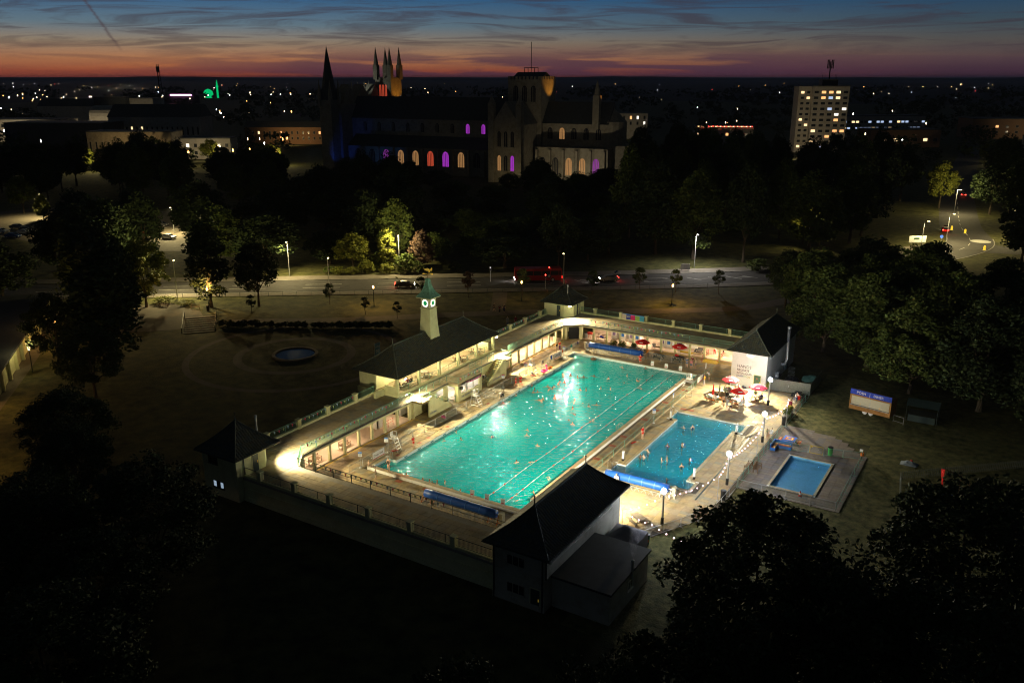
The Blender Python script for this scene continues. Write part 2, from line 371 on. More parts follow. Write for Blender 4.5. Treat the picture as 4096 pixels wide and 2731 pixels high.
def water_mat(name, col, dens, murk=(.0, .62, .62), milky=.3, rough=.025, wave=1.0, wscale=1.9):
    m = bpy.data.materials.new(name); m.use_nodes = True; N, L = m.node_tree.nodes, m.node_tree.links; N.clear()
    out = N.new('ShaderNodeOutputMaterial'); tr = N.new('ShaderNodeBsdfTransparent'); gl = N.new('ShaderNodeBsdfGlossy'); gl.inputs['Roughness'].default_value = rough
    mx = N.new('ShaderNodeMixShader'); dt = N.new('ShaderNodeVectorMath'); dt.operation = 'DOT_PRODUCT'
    g = N.new('ShaderNodeNewGeometry'); mp = N.new('ShaderNodeMapping'); mp.inputs['Scale'].default_value = (1.0, 1.0, 0); mp.inputs['Rotation'].default_value = (0, 0, math.radians(-30)); L.new(g.outputs['Position'], mp.inputs[0])
    st = N.new('ShaderNodeMapping'); st.inputs['Scale'].default_value = (.75, 1.5, 1); L.new(mp.outputs[0], st.inputs[0])
    n1 = N.new('ShaderNodeTexNoise'); n1.inputs['Scale'].default_value = wscale; n1.inputs['Detail'].default_value = 3; n1.inputs['Distortion'].default_value = .8; L.new(st.outputs[0], n1.inputs['Vector'])
    n2 = N.new('ShaderNodeTexNoise'); n2.inputs['Scale'].default_value = wscale * 3.2; n2.inputs['Detail'].default_value = 2; L.new(st.outputs[0], n2.inputs['Vector'])
    ad = N.new('ShaderNodeMath'); ad.operation = 'MULTIPLY_ADD'; L.new(n2.outputs[0], ad.inputs[0]); ad.inputs[1].default_value = .22; L.new(n1.outputs[0], ad.inputs[2])
    bp = N.new('ShaderNodeBump'); bp.inputs['Strength'].default_value = wave; bp.inputs['Distance'].default_value = .11; L.new(ad.outputs[0], bp.inputs['Height'])
    L.new(bp.outputs[0], gl.inputs['Normal']); L.new(bp.outputs[0], dt.inputs[0]); L.new(g.outputs['Incoming'], dt.inputs[1])
    def q(op, a, b):                                          # Schlick: .02 + .98 (1 - |cos|)^5, the same from above and below
        k = N.new('ShaderNodeMath'); k.operation = op; k.use_clamp = op != 'ABSOLUTE'
        for i, v in enumerate((a, b)):
            if v is None: continue
            if isinstance(v, (int, float)): k.inputs[i].default_value = v
            else: L.new(v, k.inputs[i])
        return k.outputs[0]
    fz = q('ADD', q('MULTIPLY', q('POWER', q('SUBTRACT', 1.0, q('ABSOLUTE', dt.outputs['Value'], None)), 5.0), .98), .02)
    L.new(fz, mx.inputs[0]); df = N.new('ShaderNodeBsdfDiffuse'); df.inputs['Color'].default_value = (*murk, 1); m2 = N.new('ShaderNodeMixShader'); m2.inputs[0].default_value = milky     # light scattered back by the stirred water
    L.new(tr.outputs[0], m2.inputs[1]); L.new(df.outputs[0], m2.inputs[2]); L.new(m2.outputs[0], mx.inputs[1]); L.new(gl.outputs[0], mx.inputs[2]); L.new(mx.outputs[0], out.inputs[0])
    va = N.new('ShaderNodeVolumeAbsorption'); va.inputs['Color'].default_value = (*col, 1); va.inputs['Density'].default_value = dens; L.new(va.outputs[0], out.inputs[1])
    return m
m_water = water_mat('pool_water', (.0, .95, .955), .45, (.0, .76, .84), .5)
m_water2 = water_mat('learner_pool_water', (.0, .86, .97), .55, (.0, .44, .68), .42)
m_water3 = water_mat('paddling_water', (.3, .8, .95), .5, (.1, .4, .7), .1, .12, .05)

# ------------------------------------------------------------------ ground
MAINB = (-2.2, 20.5, -.9, 50.9); LEARNB = (21.9, 32.0, 13.7, 35.6); PADB = (38.7, 43.95, 19.6, 29.35)
mb = MB()
for a, b, c, d in rects_minus((-1500, 1500, -700, 1500), [MAINB, LEARNB, PADB]):
    mb.add([(a, c, -.06), (b, c, -.06), (b, d, -.06), (a, d, -.06)], [(0, 1, 2, 3)])
structure(mb.build('ground', m_grass))
mb = MB()
for a, b, c, d in rects_minus((-26000, 26000, -8000, 34000), [(-1500, 1500, -700, 1500)]):
    mb.add([(a, c, -.06), (b, c, -.06), (b, d, -.06), (a, d, -.06)], [(0, 1, 2, 3)])
structure(mb.build('terrain', m_field))
# low hills that close the horizon
FWD = Vector((-.5255, .8508, 0)); RGT = Vector((.8508, .5255, 0)); CAMG = Vector((CAM[0], CAM[1], 0))
def cg(r, d, z=0.0):
    """a point r metres to the right of and d metres ahead of the camera's station, on the far site grid"""
    p = CAMG + RGT * r + FWD * d; return (p.x, p.y, z)
def strip_mesh(name, pts, width, z, material, par=None):
    mb = MB(); P_ = [Vector((p[0], p[1], 0)) for p in pts]; Lq, Rq = [], []
    for i, p in enumerate(P_):
        t = (P_[min(i+1, len(P_)-1)] - P_[max(i-1, 0)]).normalized(); n = Vector((-t.y, t.x, 0)); wd = width[i] if isinstance(width, (list, tuple)) else width
        Lq.append(p + n * wd / 2); Rq.append(p - n * wd / 2)
    n_ = len(P_)
    mb.add([(v.x, v.y, z) for v in Lq + Rq], [(n_ + i, n_ + i + 1, i + 1, i) for i in range(n_ - 1)])
    return mb.build(name, material, par)
def smooth_line(pts, n=8):
    """Catmull-Rom through the given points"""
    P_ = [Vector(p[:2]) for p in pts]; P_ = [P_[0] * 2 - P_[1]] + P_ + [P_[-1] * 2 - P_[-2]]; o = []
    for i in range(1, len(P_) - 2):
        for k in range(n):
            t = k / n; a, b, c, d = P_[i-1:i+3]
            o.append(.5 * ((2*b) + (c - a)*t + (2*a - 5*b + 4*c - d)*t*t + (3*b - a - 3*c + d)*t**3))
    o.append(P_[-2]); return [(p.x, p.y) for p in o]
mb = MB(); n = 90; rr = random.Random(3)
for dist, hmin, hmax in ((9000, 12, 26), (11500, 20, 50)):
    top = [];
    for i in range(n):
        r = (-1 + 2 * i / (n - 1)) * dist * .95
        h = hmin + (hmax - hmin) * (.5 + .5 * math.sin(i * .37 + dist) * math.sin(i * .13 + 1)) + rr.uniform(-3, 3)
        top.append((cg(r, dist, -1), cg(r, dist + 500, h), cg(r, dist + 1500, -1)))
    vs = [p for t in top for p in t]
    mb.add(vs, [(3*i, 3*i+3, 3*i+4, 3*i+1) for i in range(n-1)] + [(3*i+1, 3*i+4, 3*i+5, 3*i+2) for i in range(n-1)])
structure(mb.build('hills', m_field))

# lawn inside the lido's fence and the paddling pool's paving
mb = MB(); z = -.05
lawn = [(31.0, -14.5), (62, -14.5), (75, 20), (75, 62), (37, 62), (37, 38), (36.2, 37.9), (36.2, 12), (35.9, 10), (31.8, 1.9), (31, 1.6)]
for a, b, c, d in rects_minus((31.2, 75, -14.5, 62), [(36.2, 46.6, 17.5, 37.2), (29, 36.2, 1.6, 62)]):
    mb.add([(a, c, z), (b, c, z), (b, d, z), (a, d, z)], [(0, 1, 2, 3)])
mb.add([(31.7, 1.6, z), (36.2, 1.6, z), (36.2, 10.4, z)], [(0, 1, 2)])
structure(mb.build('lawn', m_lawn))

# ------------------------------------------------------------------ pools
def offset(poly, d):
    n = len(poly); out = []
    for i in range(n):
        p0, p, p1 = poly[i-1], poly[i], poly[(i+1) % n]
        def nrm(a, b):
            dx, dy = b[0]-a[0], b[1]-a[1]; l = math.hypot(dx, dy); return (dy/l, -dx/l)
        a, b = nrm(p0, p), nrm(p, p1); out.append((p[0] + d*(a[0]+b[0]), p[1] + d*(a[1]+b[1])))
    return out
def ring_faces(mb, pa, za, pb, zb):
    n = len(pa); mb.add([(x, y, za) for x, y in pa] + [(x, y, zb) for x, y in pb], [(i, (i+1) % n, n + (i+1) % n, n + i) for i in range(n)])
def pool(name, label, poly, rects, depth, wz, ctop, cw, mats, watermat, waterlabel):
    """basin with walls, floor, coping and steps; rects tile the floor; depth(y) is the floor level"""
    cx = sum(p[0] for p in poly)/len(poly); cy = sum(p[1] for p in poly)/len(poly)
    t = thing(name, label, 'pool', (cx, cy, 0)); mw, mf, mc = mats
    lo = min(depth(p[1]) for p in poly) - .05
    mb = MB(); ring_faces(mb, poly, ctop - .04, poly, lo); mb.build('basin_wall', mw, t)
    mb = MB()
    for a, b, c, d in rects:
        k = max(1, int((d - c) / 2))
        for i in range(k):
            y0, y1 = c + (d-c)*i/k, c + (d-c)*(i+1)/k
            mb.add([(a, y0, depth(y0)), (b, y0, depth(y0)), (b, y1, depth(y1)), (a, y1, depth(y1))], [(0, 1, 2, 3)])
    mb.build('basin_floor', mf, t)
    o = offset(poly, cw); mb = MB(); ring_faces(mb, o, -.05, o, ctop - .04); ring_faces(mb, o, ctop - .04, poly, ctop - .04); mb.build('coping_wall', m_poolwhite, t)
    if mc is not None:
        ms = []
        for i in range(len(poly)):
            a, b = poly[i], poly[(i+1) % len(poly)]; oa, ob = o[i], o[(i+1) % len(poly)]
            L_ = math.hypot(b[0]-a[0], b[1]-a[1]); k = max(1, round(L_ / .92)); ux, uy = (b[0]-a[0])/L_, (b[1]-a[1])/L_; nx, ny = uy, -ux
            for q in range(k):
                s = (q + .5) / k * L_
                ms.append(Matrix.Translation((a[0] + ux*s + nx*(cw/2), a[1] + uy*s + ny*(cw/2), ctop)) @ Matrix.Rotation(math.atan2(uy, ux), 4, 'Z') @ Matrix.Diagonal((L_/k/.92, 1, 1, 1)))
        pieces(t, 'coping_stone', *slab_mesh(.905, cw - .01, .04, .008), mc, ms, 300)
    wp = offset(poly, .02); mb = MB(); mb.prism(wp, lo - .1, wz)
    wo_ = mb.build('water', watermat); structure(wo_); wo_['label'] = waterlabel
    return t
main_poly = [(-1.35, 0), (19.65, 0), (19.65, 2.5), (18.3, 2.5), (18.3, 47.5), (19.65, 47.5), (19.65, 50), (-1.35, 50), (-1.35, 47.5), (0, 47.5), (0, 2.5), (-1.35, 2.5)]
def main_depth(y): return float(np.interp(y, [0, 4, 13, 25, 50], [-2.7, -2.7, -1.9, -1.45, -1.35]))
mp_ = pool('swimming_pool', 'long main swimming pool of turquoise water with raised white coping', main_poly, [(0, 18.3, 0, 50), (-1.35, 0, 0, 2.5), (18.3, 19.65, 0, 2.5), (-1.35, 0, 47.5, 50), (18.3, 19.65, 47.5, 50)],
           main_depth, .03, .38, .52, (m_pooltile, m_poolbase, m_coping), m_water, 'turquoise water of the main pool')
for k in range(8):                                            # lane lines with T ends on the floor, crosses on the end wall
    x = 1.15 + 2.285 * k; mb = MB(); ys = [1.8, 4, 8.5, 13, 25, 35, 48]
    for a, b in zip(ys, ys[1:]): mb.add([(x-.14, a, main_depth(a)+.012), (x+.14, a, main_depth(a)+.012), (x+.14, b, main_depth(b)+.012), (x-.14, b, main_depth(b)+.012)], [(0,1,2,3)])
    mb.add([(x-.5, 48, main_depth(48)+.012), (x+.5, 48, main_depth(48)+.012), (x+.5, 48.28, main_depth(48.28)+.012), (x-.5, 48.28, main_depth(48.28)+.012)], [(0,1,2,3)])
    mb.build('lane_line', m_lane, mp_)
    mb = MB(); mb.box(x-.14, x+.14, 49.975, 49.995, -.85, .0); mb.box(x-.42, x+.42, 49.97, 49.995, -.38, -.16); mb.build('wall_cross', m_lane, mp_)
mb = MB()
for a, b, c, d in ((.0, 18.3, 26.0, 26.25),): mb.add([(a, c, main_depth(c)+.016), (b, c, main_depth(c)+.016), (b, d, main_depth(d)+.016), (a, d, main_depth(d)+.016)], [(0,1,2,3)])
mb.build('cross_line', m_lane, mp_)
for (x0, x1, y0, y1, sx1) in ((-1.35, 0, 0, 2.5, 1), (18.3, 19.65, 0, 2.5, -1), (-1.35, 0, 47.5, 50, 1), (18.3, 19.65, 47.5, 50, -1)):
    mb = MB()
    for k in range(5):
        w_ = 1.35 * (1 - k/5); a, b = (x0, x0 + w_) if sx1 > 0 else (x1 - w_, x1)
        mb.box(a + .003, b - .003, y0 + .003, y1 - .003, -1.2 + k*.2, -1.0 + k*.2)
    mb.build('entry_steps', m_pooltile, mp_)
mb = MB()
for y in np.arange(4, 47, 2.6):
    for x, s in ((0, 1), (18.3, -1)): mb.box(x + .004*s, x + .03*s, y, y + .55, .07, .22)
o = mb.build('overflow_slot', m_lane, mp_); o['kind'] = 'stuff'
# lane ropes on the two right-hand lanes, with floats
for x in (13.75, 16.1):
    t = thing('lane_rope', 'white lane rope with red floats, ' + ('nearer the middle of the main pool' if x < 15 else "nearer the main pool's right wall"), 'lane rope', (x, 25, .05), group='lane ropes')
    mb = MB(); mb.tube([(x + .06*math.sin(y*.5), y, .05) for y in np.arange(.05, 50, 1.5)] + [(x, 49.95, .05)], .016, 5); mb.build('rope', m_plastic, t)
    for y in np.arange(2.2, 49, 2.35):
        mb = MB(); mb.tube([(x + .06*math.sin(y*.5), y - .13, .05), (x + .06*math.sin(y*.5), y + .13, .05)], .065, 7); mb.build('float', m_red if int(y) % 3 else m_plastic, t)
learn_poly = [(22.2, 14.0), (31.7, 14.0), (31.7, 16.1), (30.65, 16.1), (30.65, 32.6), (31.7, 32.6), (31.7, 35.3), (22.2, 35.3), (22.2, 32.6), (23.25, 32.6), (23.25, 16.1), (22.2, 16.1)]
pool('learner_pool', 'smaller deep blue learner pool with notched corners', learn_poly, [(23.25, 30.65, 14, 35.3), (22.2, 23.25, 14, 16.1), (30.65, 31.7, 14, 16.1), (22.2, 23.25, 32.6, 35.3), (30.65, 31.7, 32.6, 35.3)],
     lambda y: -1.25 - .006 * (y - 14), -.14, .05, .38, (m_poolwhite, m_poolbase, m_coping), m_water2, 'deep blue water of the learner pool')
pool('paddling_pool', 'small rectangular bright blue paddling pool inside its own fence', [(39.0, 19.9), (43.65, 19.9), (43.65, 29.05), (39.0, 29.05)], [(39.0, 43.65, 19.9, 29.05)],
     lambda y: -.38, -.12, .05, .30, (m_padblue, m_padblue, m_coping), m_water3, 'still water of the paddling pool')

# ------------------------------------------------------------------ deck paving
SEB = (24.4, 29.6, -14, 1.1); NEB = (24.9, 30.05, 49.4, 66)
deck_holes = [MAINB, LEARNB, SEB, NEB]
mb = MB()
for a, b, c, d in rects_minus((-6.9, 30.3, -8.0, 58.5), deck_holes) + rects_minus((30.3, 36.05, 12, 50.4), deck_holes): mb.box(a, b, c, d, -.2, -.022)
mb.prism([(30.3, 1.6), (31.7, 1.7), (35.85, 10), (36.05, 12), (30.3, 12)], -.2, -.022)
for a, b, c, d in rects_minus(MAINB, [(-1.9, 20.2, -.55, 50.55)]) : mb.box(a, b, c, d, -.2, -.022)
# pockets between the pool walls and their bounding boxes
for a, b, c, d in rects_minus((-1.9, 20.2, -.55, 50.55), [(-1.9, 20.2, -.55, 3.02), (-1.9, 20.2, 46.98, 50.55), (-.53, 18.83, 0, 50)]): mb.box(a, b, c, d, -.2, -.022)
for a, b, c, d in rects_minus(LEARNB, [(21.9, 32.0, 13.7, 16.48), (21.9, 32, 32.22, 35.6), (22.87, 31.03, 14, 35)]): mb.box(a, b, c, d, -.2, -.022)
deck = structure(mb.build('pool_deck', m_deckbase))
solid = [(-.55, 18.85, -.55, 50.55), (-1.9, 20.2, -.55, 3.05), (-1.9, 20.2, 46.95, 50.55), (22.87, 31.03, 13.6, 35.7), (21.8, 32.1, 13.6, 16.5), (21.8, 32.1, 32.2, 35.7), SEB, NEB]
ms = []; SX, SY = .90, .615
for i in range(int((36.05 + 6.9) / SX)):
    for j in range(int(66.5 / SY)):
        x, y = -6.9 + SX*(i + .5), -8 + SY*(j + .5)
        if any(h[0] - .3 < x < h[1] + .3 and h[2] - .2 < y < h[3] + .2 for h in solid): continue
        if x > 30.1 and (y > 50.2 or y < 1.9 or y < 1.9 + (x + .3 - 31.8) * 1.976): continue
        ms.append(Matrix.Translation((x, y, random.uniform(-.004, .002))) @ Matrix.Rotation(random.gauss(0, .004), 4, 'Z'))
pieces(deck, 'paving_slab', *slab_mesh(SX - .012, SY - .012, .03), m_slab, ms, 300, 'paving')
reds = [Matrix.Translation((x, y, .006)) for x, y in ((-1.1, 4.3), (-1.1, 8.6), (-1.1, 10.4), (-1.1, 14.6), (-1.1, 24.2), (-1.1, 33.3), (19.5, 12), (19.5, 16), (19.5, 20.4), (19.5, 23.7), (19.5, 30.3), (19.5, 34.2), (19.5, 37.6), (20.1, 43.6), (3.2, -1.0), (7.0, -1.0), (22.6, 36.5), (23.6, 36.6))]
pieces(deck, 'red_slab', *slab_mesh(.88, .6, .02), m_redslab, reds, 300)
pale = [Matrix.Translation((-5.0 + .92*i, 2.6 + .63*j, .006)) for i in range(3) for j in range(4)]
pieces(deck, 'pale_slab', *slab_mesh(.9, .61, .02), m_coping, pale, 300)
mb = MB()                                                     # shallow step between the main deck and the learner pool's side
mb.box(20.75, 20.9, 8.0, 45.5, -.02, .10); mb.build('deck_kerb', m_coping, deck)
mb = MB(); mb.box(33.05, 33.25, 12.2, 36.0, -.02, .008); mb.build('drain_channel', m_darkdoor, deck)
# yellow safety lines along the colonnades
def yline(x0, x1, y0, y1): mb = MB(); mb.box(x0, x1, y0, y1, -.02, .012); mb.build('yellow_line', m_yellow, deck)
yline(-6.66, -6.52, -6.0, 14.2); yline(-5.0, -4.86, 14.3, 15.5); yline(-6.5, -5.0, 14.2, 14.34); yline(-6.66, -6.52, 35.5, 56.3); yline(-3.9, 24.8, 58.2, 58.34); yline(-6.3, -4.3, 56.9, 57.0)
mb = MB(); pad = [(36.2, 17.4), (46.6, 17.4), (46.6, 33.3), (43.4, 36.8), (39.4, 38.2), (36.2, 37.9)]
for a, b, c, d in rects_minus((36.1, 46.6, 17.4, 33.2), [PADB]): mb.box(a, b, c, d, -.2, -.022)
mb.prism([(36.1, 33.2), (46.6, 33.2), (43.4, 36.6), (39.4, 38.0), (36.1, 37.8)], -.2, -.022)
for a, b, c, d in rects_minus(PADB, [(38.71, 43.94, 19.61, 29.34)]): mb.box(a, b, c, d, -.2, -.022)
pdk = structure(mb.build('paddling_terrace', m_deckbase))
ms = []
for i in range(12):
    for j in range(34):
        x, y = 36.1 + .9*(i + .5), 17.4 + .615*(j + .5)
        if x > 46.5 or (38.4 < x < 44.2 and 19.3 < y < 29.7): continue
        if y > 33.0 and (x > 46.6 - (y - 33.2) * .95 or y > 38.2 - max(0, x - 39.4) * .3): continue
        ms.append(Matrix.Translation((x, y, random.uniform(-.004, .002))))
pieces(pdk, 'paving_slab', *slab_mesh(.888, .603, .03), m_grey_slab, ms, 300, 'paving')
# ------------------------------------------------------------------ lido buildings
ZT = 2.6                                                      # terrace level
def tile_mesh():
    vs = []; n = 4
    for y, zz in ((0, .055), (.40, .004)):
        for i in range(n + 1):
            u = i / n; vs.append((-.165 + .33*u, y, zz + .035 * math.sin(math.pi * min(1, u*1.5)) * (1 if u < .67 else 0)))
    fs = [(i, i+1, n+2+i, n+1+i) for i in range(n)]
    b = len(vs)
    vs += [(-.165, 0, -.01), (.165, 0, -.01)]; fs += [(b, b+1, n, 3, 2, 1, 0)]
    return vs, fs
TILE = tile_mesh()
def hip_roof(t, x0, x1, y0, y1, ze, zr, limit=100, finials=True, flare=.28):
    a = min(x1-x0, y1-y0) / 2
    def prof(d): u = d / a; return ze + (zr-ze) * ((1-flare) * u + flare * u * u)
    rows = max(6, int(a * 1.22 / .33)); ds = [a * k / rows for k in range(rows + 1)]
    mb = MB()
    for k in range(rows):
        r0 = [(x0+ds[k], y0+ds[k]), (x1-ds[k], y0+ds[k]), (x1-ds[k], y1-ds[k]), (x0+ds[k], y1-ds[k])]
        r1 = [(x0+ds[k+1], y0+ds[k+1]), (x1-ds[k+1], y0+ds[k+1]), (x1-ds[k+1], y1-ds[k+1]), (x0+ds[k+1], y1-ds[k+1])]
        ring_faces(mb, r0, prof(ds[k]) - .02, r1, prof(ds[k+1]) - .02)
    mb.add([(x0, y0, ze-.12), (x1, y0, ze-.12), (x1, y1, ze-.12), (x0, y1, ze-.12), (x0, y0, ze-.02), (x1, y0, ze-.02), (x1, y1, ze-.02), (x0, y1, ze-.02)], [(0,3,2,1),(0,1,5,4),(1,2,6,5),(2,3,7,6),(3,0,4,7)])
    rf = mb.build('roof', m_roof, t)
    ms = []
    for k in range(rows):
        d = ds[k]; z = prof(d); sl = math.atan2(prof(ds[k+1]) - z, ds[k+1] - d)
        for (cx, cy, ang, L_) in (((x0+x1)/2, y0+d, 0, x1-x0-2*d), (x1-d, (y0+y1)/2, math.pi/2, y1-y0-2*d), ((x0+x1)/2, y1-d, math.pi, x1-x0-2*d), (x0+d, (y0+y1)/2, -math.pi/2, y1-y0-2*d)):
            q = int(L_ / .33)
            for i in range(q):
                s = (i - (q-1)/2) * .33
                if abs(s) + .165 > L_/2 - .02: continue
                ms.append(Matrix.Translation((cx + math.cos(ang)*s, cy + math.sin(ang)*s, z)) @ Matrix.Rotation(ang, 4, 'Z') @ Matrix.Rotation(sl, 4, 'X') @ Matrix.Rotation(random.gauss(0, .006), 4, 'Z'))
    pieces(t, 'roof_tile', *TILE, m_roof, ms, limit, 'roof_tiles')
    long_y = (y1-y0) >= (x1-x0)
    if long_y: A, B = Vector(((x0+x1)/2, y0+a, zr)), Vector(((x0+x1)/2, y1-a, zr))
    else: A, B = Vector((x0+a, (y0+y1)/2, zr)), Vector((x1-a, (y0+y1)/2, zr))
    if (B-A).length > .3: mb = MB(); mb.tube([A + Vector((0,0,.03)), B + Vector((0,0,.03))], .11, 6); mb.build('ridge', m_ridge, t)
    for cx, cy in ((x0, y0), (x1, y0), (x1, y1), (x0, y1)):
        E_ = A if (Vector((cx, cy, 0)) - Vector((A.x, A.y, 0))).length < (Vector((cx, cy, 0)) - Vector((B.x, B.y, 0))).length else B
        pts = [(cx + (E_.x-cx)*u, cy + (E_.y-cy)*u, prof(a*u) + .05) for u in (0, .25, .5, .75, 1)]
        mb = MB(); mb.tube(pts, .085, 6); mb.build('hip_tile', m_ridge, t)
    if finials:
        for E_ in ({tuple(A), tuple(B)}):
            mb = MB(); mb.lathe([(.12, 0), (.13, .12), (.06, .2), (.055, .8), (.09, .84), (.09, .9), (.02, .95)], E_, 8); mb.build('finial', m_ridge, t)
    mb = MB(); g = .07
    for p, q in (((x0-g, y0-g), (x1+g, y0-g)), ((x1+g, y0-g), (x1+g, y1+g)), ((x1+g, y1+g), (x0-g, y1+g)), ((x0-g, y1+g), (x0-g, y0-g))): mb.tube([(*p, ze-.06), (*q, ze-.06)], .055, 6)
    mb.build('gutter', m_darkrail, t)
    return rf
def window(t, face, a, b, z0, z1, pos, cols=2, rows=1, frame=None, pane=None, depth=.06):
    """a window proud of a wall: face 'E' (x = pos, runs along y), 'S' or 'N' (y = pos, along x), 'W'"""
    frame = frame or m_white; pane = pane or m_glass; s = 1 if face in 'EN' else -1
    def bx(mb, u0, u1, w0, w1, d0, d1):
        if face in 'EW': mb.box(pos + s*d0, pos + s*d1, u0, u1, w0, w1)
        else: mb.box(u0, u1, pos + s*d0, pos + s*d1, w0, w1)
    mb = MB(); f = .06
    for u0, u1, w0, w1 in ((a, b, z1-f, z1), (a, b, z0, z0+f), (a, a+f, z0+f, z1-f), (b-f, b, z0+f, z1-f)): bx(mb, u0, u1, w0, w1, -.02, depth)
    for i in range(1, cols): u = a + (b-a)*i/cols; bx(mb, u-.025, u+.025, z0+f, z1-f, -.02, depth - .012)
    for i in range(1, rows): q = z0 + (z1-z0)*i/rows; bx(mb, a+f, b-f, q-.02, q+.02, -.02, depth - .02)
    w_ = mb.build('window', frame, t)
    for i in range(cols):
        mb = MB(); bx(mb, a + (b-a)*i/cols + .03, a + (b-a)*(i+1)/cols - .03, z0+.03, z1-.03, .004, .018); mb.build('pane', pane, w_)
    mb = MB(); bx(mb, a-.08, b+.08, z0-.07, z0, -.02, depth+.07); mb.build('sill', frame, w_)
    return w_
def door(t, face, a, b, z0, z1, pos, m=None):
    s = 1 if face in 'EN' else -1
    def bx(mb, u0, u1, w0, w1, d0, d1):
        if face in 'EW': mb.box(pos + s*d0, pos + s*d1, u0, u1, w0, w1)
        else: mb.box(u0, u1, pos + s*d0, pos + s*d1, w0, w1)
    mb = MB(); bx(mb, a, b, z0, z1, -.02, .04); d = mb.build('door', m or m_greendoor, t)
    mb = MB(); bx(mb, a-.08, a, z0, z1+.08, -.02, .06); bx(mb, b, b+.08, z0, z1+.08, -.02, .06); bx(mb, a, b, z1, z1+.08, -.02, .06); mb.build('door_frame', m_cream, d)
    mb = MB(); bx(mb, b-.16, b-.08, z0+.95, z0+1.2, .04, .08); mb.build('handle', m_gold, d)
    return d
def railing(name, label, runs, z, h=1.05, m=None, bal=.13, step=2.5, rails=(1.0, .62, .1), cat='railing', group=None, pw=.05):
    """posts, rails and balusters along one or several runs of plan points"""
    m = m or m_rail; t = thing(name, label, cat, (*runs[0][0][:2], z), group=group); B = MB(); nb = 0
    for pts in runs:
        for (a, b) in zip(pts, pts[1:]):
            za = a[2] if len(a) > 2 else z; zb = b[2] if len(b) > 2 else z
            L_ = math.hypot(b[0]-a[0], b[1]-a[1]); k = max(1, round(L_/step))
            def at(u): return (a[0]+(b[0]-a[0])*u, a[1]+(b[1]-a[1])*u, za + (zb-za)*u)
            for i in range(k + (1 if b is pts[-1] else 0)):
                p = at(i/k); mb = MB(); mb.bar((p[0], p[1], p[2]), (p[0], p[1], p[2]+h+.02), pw); mb.build('post', m, t)
            for f in rails:
                mb = MB(); pa, pb = at(0), at(1); mb.bar((pa[0], pa[1], pa[2]+h*f), (pb[0], pb[1], pb[2]+h*f), .045 if f > .9 else .03); mb.build('rail', m, t)
            if bal:
                for i in range(int(L_/bal)):
                    p = at((i+.5)*bal/L_); B.bar((p[0], p[1], p[2]+h*rails[-1]), (p[0], p[1], p[2]+h*rails[0]), .02); nb += 1
    if nb: o = B.build('balusters', m, t); o['kind'] = 'stuff'
    return t
def terrace_slabs(t, poly_rects, limit, material=None, s=(.9, .75)):
    ms = []
    for a, b, c, d in poly_rects:
        for i in range(int((b-a)/s[0])):
            for j in range(int((d-c)/s[1])): ms.append(Matrix.Translation((a + s[0]*(i+.5), c + s[1]*(j+.5), ZT + .03 + random.uniform(-.003, .002))))
    pieces(t, 'terrace_slab', *slab_mesh(s[0]-.012, s[1]-.012, .028), material or m_terr, ms, limit, 'terrace_paving')
def wall_light(loc, aim, power, col, label, size=(.5, .2), spot=150, blend=1.0):
    """a bulkhead floodlight with its own light"""
    t = thing('wall_floodlight', label, 'floodlight', loc); d = Vector((aim[0], aim[1], 0)).normalized(); q = math.atan2(d.y, d.x)
    mb = MB(); mb.rbox((loc[0], loc[1], loc[2]), (.16, size[0], size[1]), q); mb.build('housing', m_galv, t)
    mb = MB(); mb.rbox((loc[0]+d.x*.09, loc[1]+d.y*.09, loc[2]-.03), (.03, size[0]-.06, size[1]-.08), q); mb.build('lens', lampmat('floodlight_lens', col, 60, False), t)
    lamp('SPOT', (loc[0]+d.x*.22, loc[1]+d.y*.22, loc[2]-.05), power, col, .16, t, aim, spot, blend); return t
WARM = (1.0, .83, .46); WARMW = (1.0, .80, .56); COOL = (.80, .88, 1.0)

# --- west range, with the terrace on its roof
wr = thing('west_range', 'long cream colonnaded changing range with a walkway on its roof, clock side of the pool', 'building', (-9.8, 26, 0))
polyW = [(-12.95, -13.15), (-4.9, -13.15), (-4.9, -8.0), (-6.8, -5.75), (-6.8, 56.4), (-4.25, 58.45), (-4.25, 65.45), (-12.95, 65.45)]
mb = MB(); mb.prism(polyW, 2.36, ZT); mb.build('terrace', m_concrete, wr)
mb = MB(); mb.box(-12.95, -12.6, -8.6, 61.5, 0, 2.36); mb.build('outer_wall', m_cream, wr)
mb = MB(); mb.box(-10.75, -10.6, -8, 13.9, .1, 2.36); mb.box(-10.75, -10.6, 38, 58, .1, 2.36); mb.build('inner_wall', m_inner, wr)
mb = MB(); mb.box(-10.6, -6.9, -5.8, 14, -.05, .12); mb.build('floor', m_inner, wr); mb = MB(); mb.box(-10.6, -6.9, 36.5, 56.5, -.05, .12); mb.build('floor', m_inner, wr)
mb = MB(); mb.box(-10.6, -10.1, 40, 57, .12, .55); mb.build('bench_seat', m_red, wr)
mb = MB(); mb.box(-7.12, -6.84, -5.75, 14.2, 2.14, 2.36); mb.build('beam', m_cream, wr); mb = MB(); mb.box(-7.12, -6.84, 38.9, 56.4, 2.14, 2.36); mb.build('beam', m_cream, wr)
for y in (-5.6, -3.75, -1.26, 1.29, 3.85, 6.28, 8.78, 11.28, 13.78, 39.3, 41.7, 44.15, 46.6, 49.05, 51.5, 53.95, 56.35):
    mb = MB(); mb.box(-7.10, -6.82, y-.16, y+.16, -.02, 2.14); mb.build('column', m_cream, wr)
for y in (8.8, 10.2): mb = MB(); mb.box(-10.6, -8.4, y, y+.12, .12, 2.36); mb.build('partition', m_white, wr)
mb = MB(); mb.box(-8.45, -8.3, 9.2, 10.2, .12, 2.3); mb.build('partition', m_white, wr)
